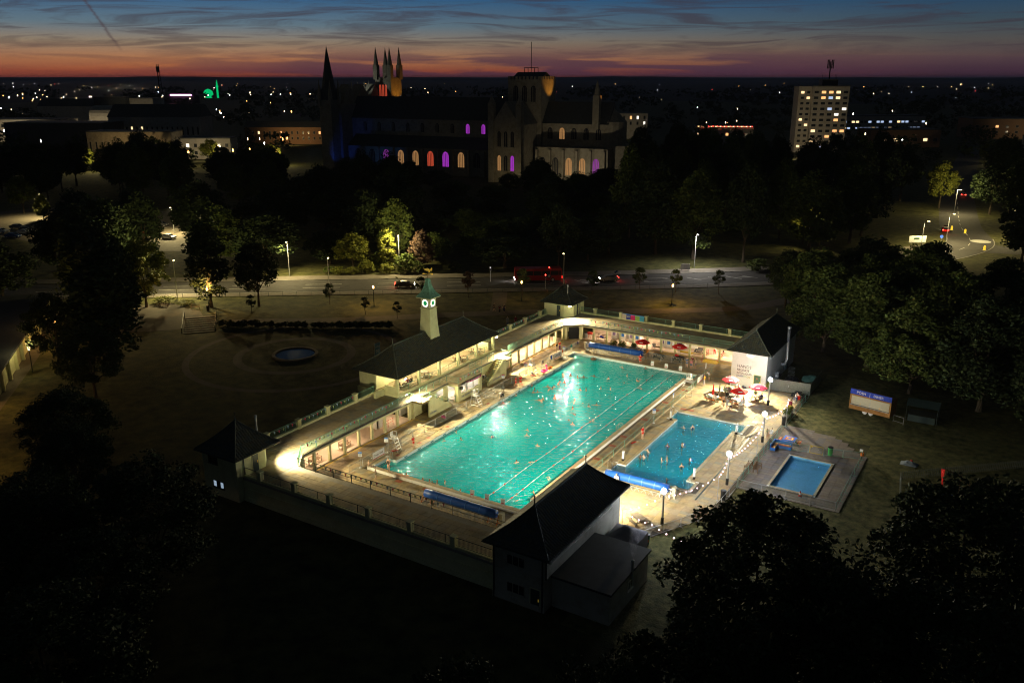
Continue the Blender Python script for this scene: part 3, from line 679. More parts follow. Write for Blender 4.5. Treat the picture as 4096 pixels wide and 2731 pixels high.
door(wr, 'E', 11.6, 12.4, .12, 2.05, -10.6, m_darkdoor); door(wr, 'E', 13.0, 13.7, .12, 2.05, -10.6, m_darkdoor)
mb = MB(); mb.box(-6.84, -6.70, -5.6, 56.4, 2.5, 2.58); mb.build('edge_gutter', m_darkrail, wr)
for y in (-.33, 4.7, 9.85, 43.2, 48.25, 53.27, 58.38, -5.4):
    mb = MB(); mb.box(-12.95, -12.48, y-.25, y+.25, ZT, 3.75); mb.box(-13.02, -12.40, y-.31, y+.31, 3.75, 3.86); mb.build('parapet_pier', m_cream, wr)
mb = MB(); mb.box(-12.9, -12.55, -8.6, 13.6, ZT, ZT+.28); mb.box(-12.9, -12.55, 38.5, 61, ZT, ZT+.28); mb.build('parapet_kerb', m_cream, wr)
terrace_slabs(wr, [(-12.4, -7.0, -8.4, 13.6), (-8.1, -5.0, -12.9, -8.4), (-8.95, -7.3, 13.8, 38.2), (-12.4, -7.0, 38.4, 58.3)], 300)
for x, y in ((-8.6, -2.6), (-8.6, 2.6), (-8.6, 12.0), (-8.6, 42.5), (-8.6, 46), (-8.6, 49.5), (-8.6, 53)):
    o = thing('ceiling_lamp', 'warm round ceiling lamp inside the west colonnade', 'ceiling lamp', (x, y, 2.36), group='ceiling lamps inside the west colonnade')
    mb = MB(); mb.lathe([(.16, -.10), (.18, -.02), (.18, 0)], (x, y, 2.36), 10); mb.build('diffuser', lampmat('colonnade_lamp', WARMW, 12, False), o)
    lamp('POINT', (x, y, 2.15), 330 if y > 30 else (240 if y < 8 else 80), (1.0, .74, .46), .12, o)
for y0, y1, lab in ((-13.0, -8.6, ''),): pass
railing('parapet_railing', 'dark green parapet railing between cream piers on the garden side of the west walkway', [[(-12.72, -7.8), (-12.72, 13.5)], [(-12.72, 38.6), (-12.72, 60.6)]], ZT + .28, .85, m_rail, .14, 5.0, (1.0, .08))
railing('terrace_railing', 'green balustrade along the pool edge of the west walkway, south of the clock pavilion', [[(-5.05, -8.1), (-7.0, -5.7), (-7.0, 14.1)]], ZT, 1.05)
railing('terrace_railing', 'green balustrade along the pool edge of the west walkway, north of the clock pavilion', [[(-7.0, 38.6), (-7.0, 56.35), (-4.2, 58.6)]], ZT, 1.05)

# --- south range
sr = thing('south_range', 'low south range with a paved walkway on top and a dark outer wall', 'building', (9, -10.6, 0))
mb = MB(); mb.box(-4.9, 24.4, -13.15, -8.0, 2.36, ZT); mb.build('terrace', m_concrete, sr)
mb = MB(); mb.box(-8.1, 24.4, -13.1, -12.75, -.1, 2.36); mb.build('outer_wall', m_cream, sr)
mb = MB(); mb.box(-8.1, 24.4, -13.22, -13.1, -.1, .45); mb.box(-8.1, 24.4, -13.2, -13.1, 1.35, 1.5); mb.build('string_course', m_cream, sr)
mb = MB(); mb.box(-4.9, 24.4, -10.8, -10.6, .1, 2.36); mb.build('inner_wall', m_inner, sr)
for i in range(11): x = -2.5 + 2.5*i; mb = MB(); mb.box(x-.16, x+.16, -8.32, -8.04, -.02, 2.36); mb.build('column', m_cream, sr)
for x in (-5.68, -.71, 4.15, 9.2, 14.3, 19.3): mb = MB(); mb.box(x-.25, x+.25, -13.12, -12.62, ZT, 3.75); mb.box(x-.31, x+.31, -13.18, -12.56, 3.75, 3.86); mb.build('parapet_pier', m_cream, sr)
mb = MB(); mb.box(-8.0, 24.4, -13.05, -12.68, ZT, ZT+.25); mb.build('parapet_kerb', m_cream, sr)
terrace_slabs(sr, [(-4.9, 24.0, -12.6, -8.15)], 200)
railing('parapet_railing', 'dark parapet railing between piers along the outer edge of the south walkway', [[(-8.0, -12.86), (23.6, -12.86)]], ZT + .25, .85, m_darkrail, .14, 5.0, (1.0, .08))
railing('terrace_railing', 'dark balustrade along the pool edge of the south walkway', [[(-5.05, -8.1), (23.6, -8.1)]], ZT, 1.05, m_darkrail)

# --- north range
nr = thing('north_range', 'north colonnaded range with changing cubicles below and a walkway on top', 'building', (10, 62, 0))
mb = MB(); mb.box(-4.25, 24.9, 58.45, 65.45, 2.36, ZT); mb.build('terrace', m_concrete, nr)
mb = MB(); mb.box(-8, 24.9, 65.1, 65.4, 0, 2.36); mb.build('outer_wall', m_cream, nr)
mb = MB(); mb.box(-4.25, 24.9, 62.6, 62.75, .1, 2.36); mb.build('inner_wall', m_inner, nr)
mb = MB(); mb.box(-4.25, 24.9, 58.6, 62.6, -.05, .12); mb.build('floor', m_inner, nr)
mb = MB(); mb.box(15.4, 24.9, 58.7, 62.6, .12, .34); mb.build('raised_floor', m_inner, nr)
mb = MB(); mb.box(10.6, 24.9, 58.62, 58.78, .0, .16); mb.box(13, 17.8, 60.0, 60.15, .12, .36); mb.build('step_edge', m_yellow, nr)
mb = MB(); mb.box(-4.25, 24.9, 58.5, 58.78, 2.14, 2.36); mb.build('beam', m_cream, nr)
for i in range(11): x = -2.1 + 2.47*i; mb = MB(); mb.box(x-.16, x+.16, 58.46, 58.74, -.02, 2.14); mb.build('column', m_cream, nr)
mb = MB(); mb.box(-4.7, -4.2, 58.2, 58.7, 0, 2.36); mb.box(-6.95, -6.4, 56.7, 57.1, 0, 2.36); mb.build('corner_pier', m_cream, nr)
mb = MB(); mb.prism([(-6.3, 57.3), (-6.2, 57.2), (-4.9, 58.3), (-5.0, 58.4)], .0, 2.1); mb.build('corner_gate', m_glass, nr)
for x in (-5.09, -.1, 4.75, 9.75, 14.6, 19.56, 24.4): mb = MB(); mb.box(x-.25, x+.25, 64.85, 65.35, ZT, 3.75); mb.box(x-.31, x+.31, 64.79, 65.41, 3.75, 3.86); mb.build('parapet_pier', m_cream, nr)
mb = MB(); mb.box(-8, 24.9, 64.9, 65.3, ZT, ZT+.28); mb.build('parapet_kerb', m_cream, nr)
mb = MB(); mb.box(-4.2, 24.9, 58.35, 58.5, 2.5, 2.58); mb.build('edge_gutter', m_darkrail, nr)
terrace_slabs(nr, [(-4.2, 24.6, 58.7, 64.7)], 120)
mb = MB(); mb.prism([(17.75, 57.3), (20.2, 57.3), (20.2, 60.2), (17.75, 60.2)], .0, .02); mb.add([(17.75, 57.3, .021), (20.2, 57.3, .021), (20.2, 60.2, .36), (17.75, 60.2, .36), (17.75, 60.2, .0), (20.2, 60.2, .0)], [(0,1,2,3), (1,5,2), (0,3,4)]); mb.build('ramp', m_yellow, nr)
for x, w_ in ((12.4, 2.4),): mb = MB(); mb.box(12.75, 15.2, 62.4, 62.58, .34, 2.2); mb.build('mural_panel', mat('mural', (.70, .70, .66), .8, .12, 9), nr)
for i in range(7):
    if i == 5: continue
    mb = MB(); mb.box(5.0 + .45*i, 5.42 + .45*i, 62.3, 62.58, .9, 1.9); mb.build('locker', m_red, nr)
for x in (-2, 2.5, 7, 11.5, 16, 19.5, 22.8):
    o = thing('ceiling_lamp', 'warm round ceiling lamp inside the north colonnade', 'ceiling lamp', (x, 60.6, 2.36), group='ceiling lamps inside the north colonnade')
    mb = MB(); mb.lathe([(.16, -.10), (.18, -.02), (.18, 0)], (x, 60.6, 2.36), 10); mb.build('diffuser', MATS['colonnade_lamp'], o)
    lamp('POINT', (x, 60.6, 2.15), (110, 200, 190, 40, 90, 260, 230)[(-2, 2.5, 7, 11.5, 16, 19.5, 22.8).index(x)], (1.0, .76, .50), .12, o)
for i, x in enumerate((.3, 1.9, 3.5, 4.6, 9.2, 10.3, 11.6, 12.3)):       # cubicles with posters on their doors
    t = thing('changing_cubicle', 'white changing cubicle with a poster, ' + ['first', 'second', 'third', 'fourth', 'fifth', 'sixth', 'seventh', 'eighth'][i] + ' from the corner pier in the north colonnade', 'cubicle', (x, 61.3, .12), group='white changing cubicles')
    mb = MB(); mb.box(x-.05, x, 60.7, 62.4, .3, 1.95); mb.box(x+.95, x+1.0, 60.7, 62.4, .3, 1.95); mb.build('side_panel', m_plastic, t)
    mb = MB(); mb.box(x+.06, x+.9, 60.62, 60.67, .3, 1.95); d = mb.build('door', m_plastic, t)
    mb = MB(); mb.box(x+.2, x+.75, 60.60, 60.617, .9, 1.6); mb.build('poster', m_signblue if i % 2 else mat('poster_%d' % i, (.25, .2, .4), .7, .5, 9), d)
    for px in (x-.02, x+.95): mb = MB(); mb.box(px, px+.05, 60.64, 60.69, .12, .3); mb.build('leg', m_plastic, t)
railing('terrace_railing', 'green balustrade along the pool edge of the north walkway', [[(-4.2, 58.6), (24.6, 58.6)]], ZT, 1.05)
railing('parapet_railing', 'dark green parapet railing between cream piers on the north side', [[(-7.9, 65.1), (24.4, 65.1)]], ZT + .28, .85, m_rail, .14, 5.0, (1.0, .08))
railing('ramp_railing', 'red handrails either side of the yellow ramp', [[(17.75, 57.3, .02), (17.75, 60.2, .36)], [(20.2, 57.3, .02), (20.2, 60.2, .36)]], .02, .95, m_red, 0, 1.5, (1.0, .5))
railing('ramp_railing', 'red handrail in front of the dark doors under the west walkway', [[(-7.6, 9.2), (-7.6, 11.2)]], .12, .95, m_red, 0, 1.0, (1.0, .55))

# --- corner pavilions
def pavilion(label, x0, x1, y0, y1, corner, extra):
    t = thing('corner_pavilion', label, 'pavilion', ((x0+x1)/2, (y0+y1)/2, 0), group='corner pavilions'); c = 1.3
    poly = {'NE': [(x0, y0), (x1, y0), (x1, y1-c), (x1-c, y1), (x0, y1)], 'SE': [(x0, y0), (x1-c, y0), (x1, y0+c), (x1, y1), (x0, y1)]}[corner]
    mb = MB(); mb.prism(poly, -.1, 4.98); mb.build('wall', m_cream, t)
    hip_roof(t, x0-.55, x1+.5, y0-.5, y1+.55, 5.05, 7.95, 100)
    extra(t); return t
def sw_extra(t):
    door(t, 'E', -11.7, -10.9, ZT+.03, ZT+2.0, -8.1, m_darkdoor); window(t, 'S', -12.4, -11.0, 3.7, 4.6, -13.9, 3, 1, m_darkrail)
    wm = mat('lit_pane', (.5, .55, .6), .4, .1, 3, emit=(.6, .8, 1.0), es=.25)
    w_ = window(t, 'S', -12.0, -10.3, .95, 1.75, -13.9, 3, 1, m_darkrail); w_.children[0].data.materials[0] = wm; w_.children[2].data.materials[0] = wm
    mb = MB(); mb.tube([(-9.4, -9.6, 6.2), (-9.4, -9.6, 8.0)], .11, 8); mb.lathe([(.11, 0), (.16, .05), (.16, .22), (.1, .27)], (-9.4, -9.6, 8.0), 8); mb.build('flue', m_galv, t)
    mb = MB(); mb.box(-8.06, -8.0, -12.95, -12.85, ZT, 4.9); mb.build('downpipe', m_darkrail, t)
pavilion('corner pavilion with a dark tiled hipped roof at the near end of the west walkway', -13.4, -8.1, -13.9, -8.6, 'NE', sw_extra)
def nw_extra(t):
    door(t, 'S', -10.7, -9.95, ZT+.03, ZT+2.0, 60.95, m_darkdoor); door(t, 'E', 63.2, 63.9, ZT+.03, ZT+2.0, -7.95, m_darkdoor)
    mb = MB(); mb.tube([(-9.3, 62.3, 6.3), (-9.3, 62.3, 8.0)], .11, 8); mb.lathe([(.11, 0), (.16, .05), (.16, .22), (.1, .27)], (-9.3, 62.3, 8.0), 8); mb.build('flue', m_galv, t)
    mb = MB(); mb.box(-7.94, -7.86, 64.4, 64.5, ZT, 4.9); mb.build('downpipe', m_darkrail, t)
pavilion('floodlit corner pavilion with a dark hipped roof at the far end of the west walkway', -13.25, -7.95, 60.95, 66.2, 'SE', nw_extra)
P_NW = 19000; P_SW = 9000
wall_light((-8.35, 61.35, 4.62), (.72, -.72, -.16), P_NW, WARM, 'bright floodlight under the eave of the far corner pavilion')
wall_light((-8.50, -9.0, 4.62), (.72, .72, -.16), P_SW, WARM, 'bright floodlight under the eave of the near corner pavilion')

wall_light((-8.40, 14.9, 5.18), (.95, .1, -.32), 10500, WARM, 'floodlight under the near end of the clock pavilion eave')
wall_light((-8.40, 37.3, 5.18), (.95, -.1, -.32), 11500, WARM, 'floodlight under the far end of the clock pavilion eave')
# --- north-east building (lettering wall)
ne = thing('plant_building', 'tall cream building with big lettering on its end wall and a dark hipped roof', 'building', (27.5, 57, 0))
mb = MB(); mb.box(24.9, 30.05, 49.4, 65.3, -.1, 5.45); mb.build('wall', m_white, ne)
hip_roof(ne, 24.3, 30.6, 48.85, 65.8, 5.5, 8.1, 120)
d = door(ne, 'S', 28.35, 29.3, .02, 2.15, 49.4, m_greendoor)
mb = MB(); mb.box(28.72, 28.84, 49.33, 49.358, 1.55, 1.75); mb.build('door_sign', m_red, d)
for k, (s, sz, z, m) in enumerate((('HANDS', .62, 2.95, m_letter), ('RELEASE', .50, 2.42, m_letter), ('INTO LIQUID', .37, 1.98, m_letter))): textobj(s, sz, m, ne, (25.75, 49.385, z), FACE_S, extrude=.01)
for k, (s, m) in enumerate((('D', m_letter), ('IAM', m_letblue), ('ON', m_letgreen), ('DS', m_flower))): textobj(s, .42, m, ne, (25.75 + (0, .3, .95, 1.5)[k], 49.385, 1.5), FACE_S, extrude=.01)
for i in range(4): window(ne, 'E', 51.0 + 3.1*i, 53.9 + 3.1*i, 4.55, 5.2, 30.05, 4, 1, m_white)
wall_light((27.6, 49.28, 5.0), (0, -.85, -.40), 15500, (1.0, .84, .52), 'wide floodlight under the eave above the lettering wall', (.9, .16), 158, .9)
t = thing('flue', 'tall galvanised flue with an elbow beside the plant building', 'flue', (30.6, 57.6, 0))
mb = MB(); mb.tube([(30.1, 57.2, 1.9), (30.55, 57.3, 1.9), (30.7, 57.6, 2.1), (30.75, 57.7, 2.6), (30.75, 57.7, 7.6)], .24, 10); mb.build('pipe', m_galv, t, True)
mb = MB(); mb.lathe([(.25, 0), (.30, .02), (.30, .25), (.2, .3)], (30.75, 57.7, 7.5), 10); mb.build('cowl', m_galv, t)
for z in (3.4, 5.2): mb = MB(); mb.lathe([(.255, 0), (.275, .02), (.275, .08), (.255, .1)], (30.75, 57.7, z), 10); mb.build('collar', m_galv, t)
for y, lab in ((54.8, 'pale box-shaped condenser unit on the plant building wall, nearer the gate'), (59.3, 'dark condenser unit standing behind the flue')):
    t = thing('condenser', lab, 'condenser', (30.5, y, .6)); mb = MB(); mb.box(30.08, 30.6, y-.45, y+.45, .6, 1.4); mb.build('casing', m_galv if y < 56 else m_darkdoor, t)
    mb = MB(); mb.lathe([(.28, 0), (.28, .02)], (0, 0, 0), 12); mb.v = [(30.6 + z, y + x, 1.0 + q) for x, q, z in mb.v]; mb.build('fan_grille', m_black, t)
    mb = MB(); mb.box(30.1, 30.16, y-.4, y-.34, 0, .6); mb.box(30.1, 30.16, y+.34, y+.4, 0, .6); mb.build('bracket', m_galv, t)
# timber yard fence with boards and gates
t = thing('timber_fence', 'close-boarded grey timber fence with gates beside the plant building', 'fence', (33, 50.4, 0))
xs = np.arange(30.2, 36.0, .15)
for x in xs: mb = MB(); y = 50.3 + (x - 30.2) * .09; mb.box(x+.006, x+.144, y - .012 + random.uniform(-.006, .006), y+.012, .03, 1.78 + random.uniform(-.02, .02)); mb.build('board', m_fencewood, t)
for y in np.arange(50.9, 57.5, .16): mb = MB(); mb.box(35.99, 36.01, y+.006, y+.154, .03, 1.75 + random.uniform(-.03, .03)); mb.build('board', m_fencewood, t)
for z in (.4, 1.4): mb = MB(); mb.bar((30.2, 50.33, z), (36, 50.85, z), .06); mb.build('rail', m_fencewood, t)
mb = MB(); mb.box(33.0, 33.06, 50.5, 50.54, .8, 1.1); mb.build('latch', m_galv, t)
for (x, y, sx_, sy_, h, m, nm, lab, cat) in ((32.4, 55.5, 1.6, 1.1, .75, m_black, 'tarpaulin_heap', 'dark heap under a sheet in the plant yard', 'heap'), (34.6, 57.2, 1.8, .9, .9, m_rail, 'crate', 'green crate at the back of the plant yard', 'crate'), (31.6, 58.0, .8, .7, 1.3, m_steel, 'wire_cage', 'steel roll cage next to the flue', 'cage')):
    t = thing(nm, lab, cat, (x, y, 0))
    if nm == 'wire_cage':
        for i in range(6): mb = MB(); u = x - .4 + .16*i; mb.bar((u, y-.35, 0), (u, y-.35, h), .02); mb.bar((u, y+.35, 0), (u, y+.35, h), .02); mb.build('bar', m, t)
        for z in (.05, .65, 1.28): mb = MB(); mb.bar((x-.4, y-.35, z), (x+.4, y-.35, z), .025); mb.bar((x-.4, y+.35, z), (x+.4, y+.35, z), .025); mb.bar((x-.4, y-.35, z), (x-.4, y+.35, z), .025); mb.bar((x+.4, y-.35, z), (x+.4, y+.35, z), .025); mb.build('hoop', m, t)
    else:
        mb = MB(); n = 9
        for i in range(3): mb.lathe([(sx_*.5*(1-.15*i), 0), (sx_*.45, h*.5), (sx_*.2, h*(.8+.1*i))], (x + .4*(i-1), y + .2*(i % 2), 0), 7)
        mb.build('body', m, t)

# --- south-east building (nearest roof), its annexe and a gazebo
se = thing('cafe_building', 'large building with a dark tiled hipped roof at the near end of the main pool', 'building', (27, -6.4, 0))
mb = MB(); mb.box(24.2, 29.3, -13.9, 1.15, -.1, 5.35); mb.build('wall', m_dull, se); mb = MB(); [mb.box(u, u+.1, -14.02, -13.9, -.1, 5.3) for u in (24.25, 29.1)]; mb.box(29.3, 29.4, -13.7, -13.6, 3.05, 5.3); mb.build('downpipe', m_darkrail, se); mb = MB(); mb.box(24.15, 29.35, -13.96, -13.9, -.1, .5); mb.box(24.18, 29.33, -13.94, -13.9, 2.5, 2.62); mb.build('plinth', m_dull, se)
hip_roof(se, 23.5, 29.95, -14.4, 1.75, 5.4, 8.15, 300)
for i in range(5): window(se, 'E', -12.8 + 2.4*i, -10.5 + 2.4*i, 4.25, 5.05, 29.3, 4, 1, m_white)
window(se, 'S', 25.6, 27.4, 3.6, 4.6, -13.9, 3, 1, m_dull); window(se, 'S', 25.6, 27.4, .9, 1.9, -13.9, 3, 1, m_dull); door(se, 'S', 28.0, 28.9, -.05, 2.0, -13.9, m_darkdoor)
wall_light((26.4, 1.28, 4.95), (-.35, .85, -.30), 15000, (1.0, .84, .50), 'floodlight on the pool side of the near building', (.9, .16), 158, .9)
an = thing('annexe', 'flat-roofed dark annexe behind the near building', 'building', (32, -8.6, 0))
mb = MB(); mb.box(29.32, 34.75, -12.6, -4.6, -.1, 2.85); mb.build('wall', m_dull, an)
mb = MB(); mb.box(29.31, 34.95, -12.8, -4.4, 2.85, 3.05); mb.build('roof', m_lead, an)
window(an, 'E', -9.0, -8.0, 1.2, 2.1, 34.75, 2, 1, m_white)
mb = MB(); mb.tube([(34.9, -8.5, 2.2), (34.9, -8.5, 3.9)], .12, 8); mb.lathe([(.12, 0), (.17, .04), (.15, .2), (.05, .26)], (34.9, -8.5, 3.85), 8); mb.build('vent_pipe', m_galv, an)
gz = thing('gazebo', 'dark pop-up gazebo with a pointed canopy beside the annexe', 'gazebo', (31.3, -1.6, 0))
gx0, gx1, gy0, gy1 = 29.7, 32.9, -3.3, -.2; mb = MB(); n = 7
def gzz(u, v): e = min(u, 1-u, v, 1-v); return 2.15 + 1.15 * (2*e) ** 1.25 * (1 - .12 * math.sin(math.pi * 4 * max(abs(u-.5), abs(v-.5)))) 
vs = [(gx0 + (gx1-gx0)*i/n, gy0 + (gy1-gy0)*j/n, gzz(i/n, j/n) - .10 * (math.sin(math.pi*i/n) * (j in (0, n)) + math.sin(math.pi*j/n) * (i in (0, n)))*.5) for i in range(n+1) for j in range(n+1)]
mb.add(vs, [(i*(n+1)+j, (i+1)*(n+1)+j, (i+1)*(n+1)+j+1, i*(n+1)+j+1) for i in range(n) for j in range(n)]); mb.build('canopy', m_canvas, gz, True)
mb = MB(); mb.box(gx0, gx1, gy1-.02, gy1, .7, 2.12); mb.box(gx1-.02, gx1, gy0, gy1, .7, 2.12); mb.build('side_cloth', m_canvas, gz)
for x in (gx0+.05, gx1-.06):
    for y in (gy0+.05, gy1-.06): mb = MB(); mb.bar((x, y, -.05), (x, y, 2.15), .04); mb.build('leg', m_galv, gz)
smk = bpy.data.materials.new('vapour'); smk.use_nodes = True
SN, SL = smk.node_tree.nodes, smk.node_tree.links; SN.clear(); so_ = SN.new('ShaderNodeOutputMaterial'); sv = SN.new('ShaderNodeVolumePrincipled'); sv.inputs['Color'].default_value = (.8, .8, .9, 1)
sg = SN.new('ShaderNodeTexCoord'); sn = SN.new('ShaderNodeTexNoise'); sn.inputs['Scale'].default_value = 2.2; SL.new(sg.outputs['Object'], sn.inputs['Vector'])
sm = SN.new('ShaderNodeMapRange'); sm.inputs[1].default_value = .45; sm.inputs[2].default_value = .75; sm.inputs[3].default_value = 0; sm.inputs[4].default_value = 1.0; SL.new(sn.outputs[0], sm.inputs[0]); SL.new(sm.outputs[0], sv.inputs['Density']); SL.new(sv.outputs[0], so_.inputs[1])
mb = MB(); mb.lathe([(.12, 0), (.25, .8), (.45, 1.8), (.5, 2.6), (.2, 3.1)], (34.9, -8.4, 4.1), 10); tag(mb.build('steam', smk, None, True), 'thin steam rising from the annexe vent pipe', 'steam', None, 'stuff')

# --- clock pavilion on the west range
cp_ = thing('clock_pavilion', 'long open pavilion with a dark tiled hipped roof under the clock tower', 'pavilion', (-12.5, 26, 0))
mb = MB(); mb.box(-16.0, -9.0, 14.0, 37.95, 2.2, 3.02); mb.build('plinth', m_cream, cp_)
mb = MB(); mb.box(-8.99, -8.7, 13.9, 38.0, ZT, ZT+.06); mb.build('plinth_step', m_coping, cp_)
mb = MB(); mb.box(-16.0, -12.95, 14.5, 37.5, 0, 5.3); mb.build('rear_rooms', m_cream, cp_)
mb = MB(); mb.box(-15.9, -9.1, 14.1, 37.8, 3.02, 3.05); mb.build('floor', m_terr, cp_)
for y in (14.25, 18.95, 23.6, 28.3, 33.0, 37.65): mb = MB(); mb.box(-9.38, -9.02, y-.18, y+.18, 3.02, 5.28); mb.build('column', m_cream, cp_)
mb = MB(); mb.box(-9.4, -9.0, 14.05, 37.85, 5.1, 5.45); mb.box(-12.9, -9.4, 14.05, 14.4, 5.1, 5.45); mb.box(-12.9, -9.4, 37.5, 37.85, 5.1, 5.45); mb.build('beam', m_cream, cp_)
mb = MB(); mb.box(-15.9, -9.0, 14.1, 37.8, 5.34, 5.4); mb.build('ceiling', m_white, cp_)
mb = MB(); mb.box(-11.2, -9.1, 14.05, 14.2, 3.02, 4.0); mb.box(-11.6, -11.2, 12.2, 14.2, ZT, 3.5); mb.box(-12.95, -12.7, 14.1, 16.6, 3.02, 5.1); mb.build('screen_wall', m_cream, cp_)
for i in range(3): mb = MB(); mb.box(-12.6, -11.62, 13.1 + .3*i, 14.0, ZT, ZT + .15*(i+1)); mb.build('step', m_terr, cp_)
mb = MB(); mb.box(-12.5, -9.4, 36.6, 36.75, 3.02, 4.2); mb.build('screen_wall', m_cream, cp_)
for a, b in ((16.8, 18.3), (19.6, 23.2), (24.2, 27.9), (29, 32.4), (33.6, 36.4)): window(cp_, 'E', a, b, 3.7, 4.9, -12.95, 4, 1, m_white)
hip_roof(cp_, -16.5, -8.55, 13.7, 38.45, 5.5, 8.45, 150)
for y0, y1 in ((14.5, 18.7), (19.2, 23.35), (23.85, 28.05), (28.55, 32.75), (33.25, 37.4)): pass
railing('veranda_railing', 'pale green two-bar rail between the pavilion columns', [[(-9.2, 14.45), (-9.2, 18.75)], [(-9.2, 19.15), (-9.2, 23.4)], [(-9.2, 23.8), (-9.2, 28.1)], [(-9.2, 28.5), (-9.2, 32.8)], [(-9.2, 33.2), (-9.2, 37.45)]], 3.02, .8, m_rail, 0, 2.2, (1.0, .5), pw=.045)
for y in (17, 22, 26.5, 31, 35.5):
    o = thing('ceiling_lamp', 'ceiling lamp under the clock pavilion roof', 'ceiling lamp', (-10.9, y, 5.3), group='ceiling lamps under the clock pavilion roof')
    mb = MB(); mb.lathe([(.18, -.10), (.2, -.02), (.2, 0)], (-10.9, y, 5.33), 10); mb.build('diffuser', MATS['colonnade_lamp'], o)
    lamp('POINT', (-10.9, y, 5.1), 300, (1.0, .82, .45), .15, o)
# upper walkway front, bay and stairs
fb = thing('balcony_bay', 'projecting cream bay with a viewing window and balcony in the middle of the west range', 'building', (-6.5, 25.4, 0))
mb = MB(); mb.box(-7.2, -7.0, 14.2, 19.9, 0, 2.36); mb.box(-7.2, -7.0, 21.7, 22.6, 0, 2.36); mb.box(-7.2, -7.0, 19.9, 21.7, 0, .9); mb.box(-7.2, -7.0, 19.9, 21.7, 2.0, 2.36); mb.box(-7.2, -7.0, 28.1, 29.2, 0, 2.36); mb.box(-7.2, -7.0, 29.2, 30.6, 0, .9); mb.box(-7.2, -7.0, 29.2, 30.6, 1.9, 2.36); mb.box(-7.2, -7.0, 30.6, 38.9, 0, 2.36); mb.build('front_wall', m_cream, fb)
mb = MB(); mb.box(-9.0, -8.8, 14.2, 38.4, 0, 2.36); mb.build('rear_wall', m_white, fb)
mb = MB(); mb.box(-9, -6.95, 14.2, 38.4, 2.3, 2.61); mb.box(-6.95, -5.05, 22.35, 28.35, 2.36, 2.62); mb.build('balcony_slab', m_terr, fb)
mb = MB(); mb.box(-5.35, -5.1, 22.4, 28.3, 0, .98); mb.box(-5.35, -5.1, 22.4, 23.1, .98, 2.36); mb.box(-5.35, -5.1, 27.7, 28.3, .98, 2.36); mb.box(-5.35, -5.1, 23.1, 27.7, 2.2, 2.36); mb.build('bay_front', m_cream, fb)
mb = MB(); mb.box(-7.0, -5.35, 28.1, 28.3, 0, 2.36); mb.box(-5.7, -5.36, 22.4, 22.6, 0, 2.36); mb.box(-7.0, -5.7, 22.4, 22.6, 2.12, 2.36); mb.build('bay_side', m_cream, fb)
mb = MB(); mb.box(-8.8, -5.35, 22.6, 28.1, .0, .1); mb.build('bay_floor', m_inner, fb)
mb = MB(); mb.box(-8.8, -5.36, 27.95, 28.09, .1, 2.36); mb.box(-5.5, -5.36, 22.62, 28.0, .1, .95); mb.build('bay_lining', m_white, fb)
for y in (24.6, 26.2): mb = MB(); mb.box(-5.33, -5.13, y-.1, y+.1, .98, 2.2); mb.build('mullion', m_white, fb)
mb = MB(); mb.box(-5.09, -5.05, 23.0, 25.2, 2.15, 2.60); s1 = mb.build('banner', m_sign, fb); mb = MB(); mb.box(-5.09, -5.05, 25.3, 28.1, 2.15, 2.60); s2 = mb.build('banner', m_magenta, fb)
textobj('vivacity', .30, m_letter, fb, (-5.045, 23.1, 2.3), FACE_E); textobj('loves', .34, m_magenta, fb, (-5.045, 24.35, 2.3), FACE_E); textobj('vivacitypeterborough', .26, m_sign, fb, (-5.045, 25.45, 2.3), FACE_E)
textobj('AND THE WARM SETTING', .30, m_letblue, fb, (-5.09, 23.2, .48), FACE_E, space=.95)
lamp('POINT', (-7.6, 24.2, 2.1), 170, (1.0, .95, .86), .12, fb); lamp('POINT', (-7.6, 26.9, 2.1), 90, (1.0, .95, .86), .12, fb); lamp('POINT', (-8.2, 20.5, 2.0), 50, WARM, .1, fb)
for x, y, lab in ((-5.0, 22.75, 'black loudspeaker on the bay wall by the south stair'), (-5.0, 28.5, 'black loudspeaker on the bay wall by the north stair')):
    t = thing('loudspeaker', lab, 'loudspeaker', (x, y, 2.0)); mb = MB(); mb.prism([(x, y-.16), (x+.34, y-.22), (x+.34, y+.22), (x, y+.16)], 1.85, 2.25); mb.build('cabinet', m_black, t)
    mb = MB(); mb.box(x+.34, x+.35, y-.18, y+.18, 1.9, 2.2); mb.build('grille', m_darkdoor, t)
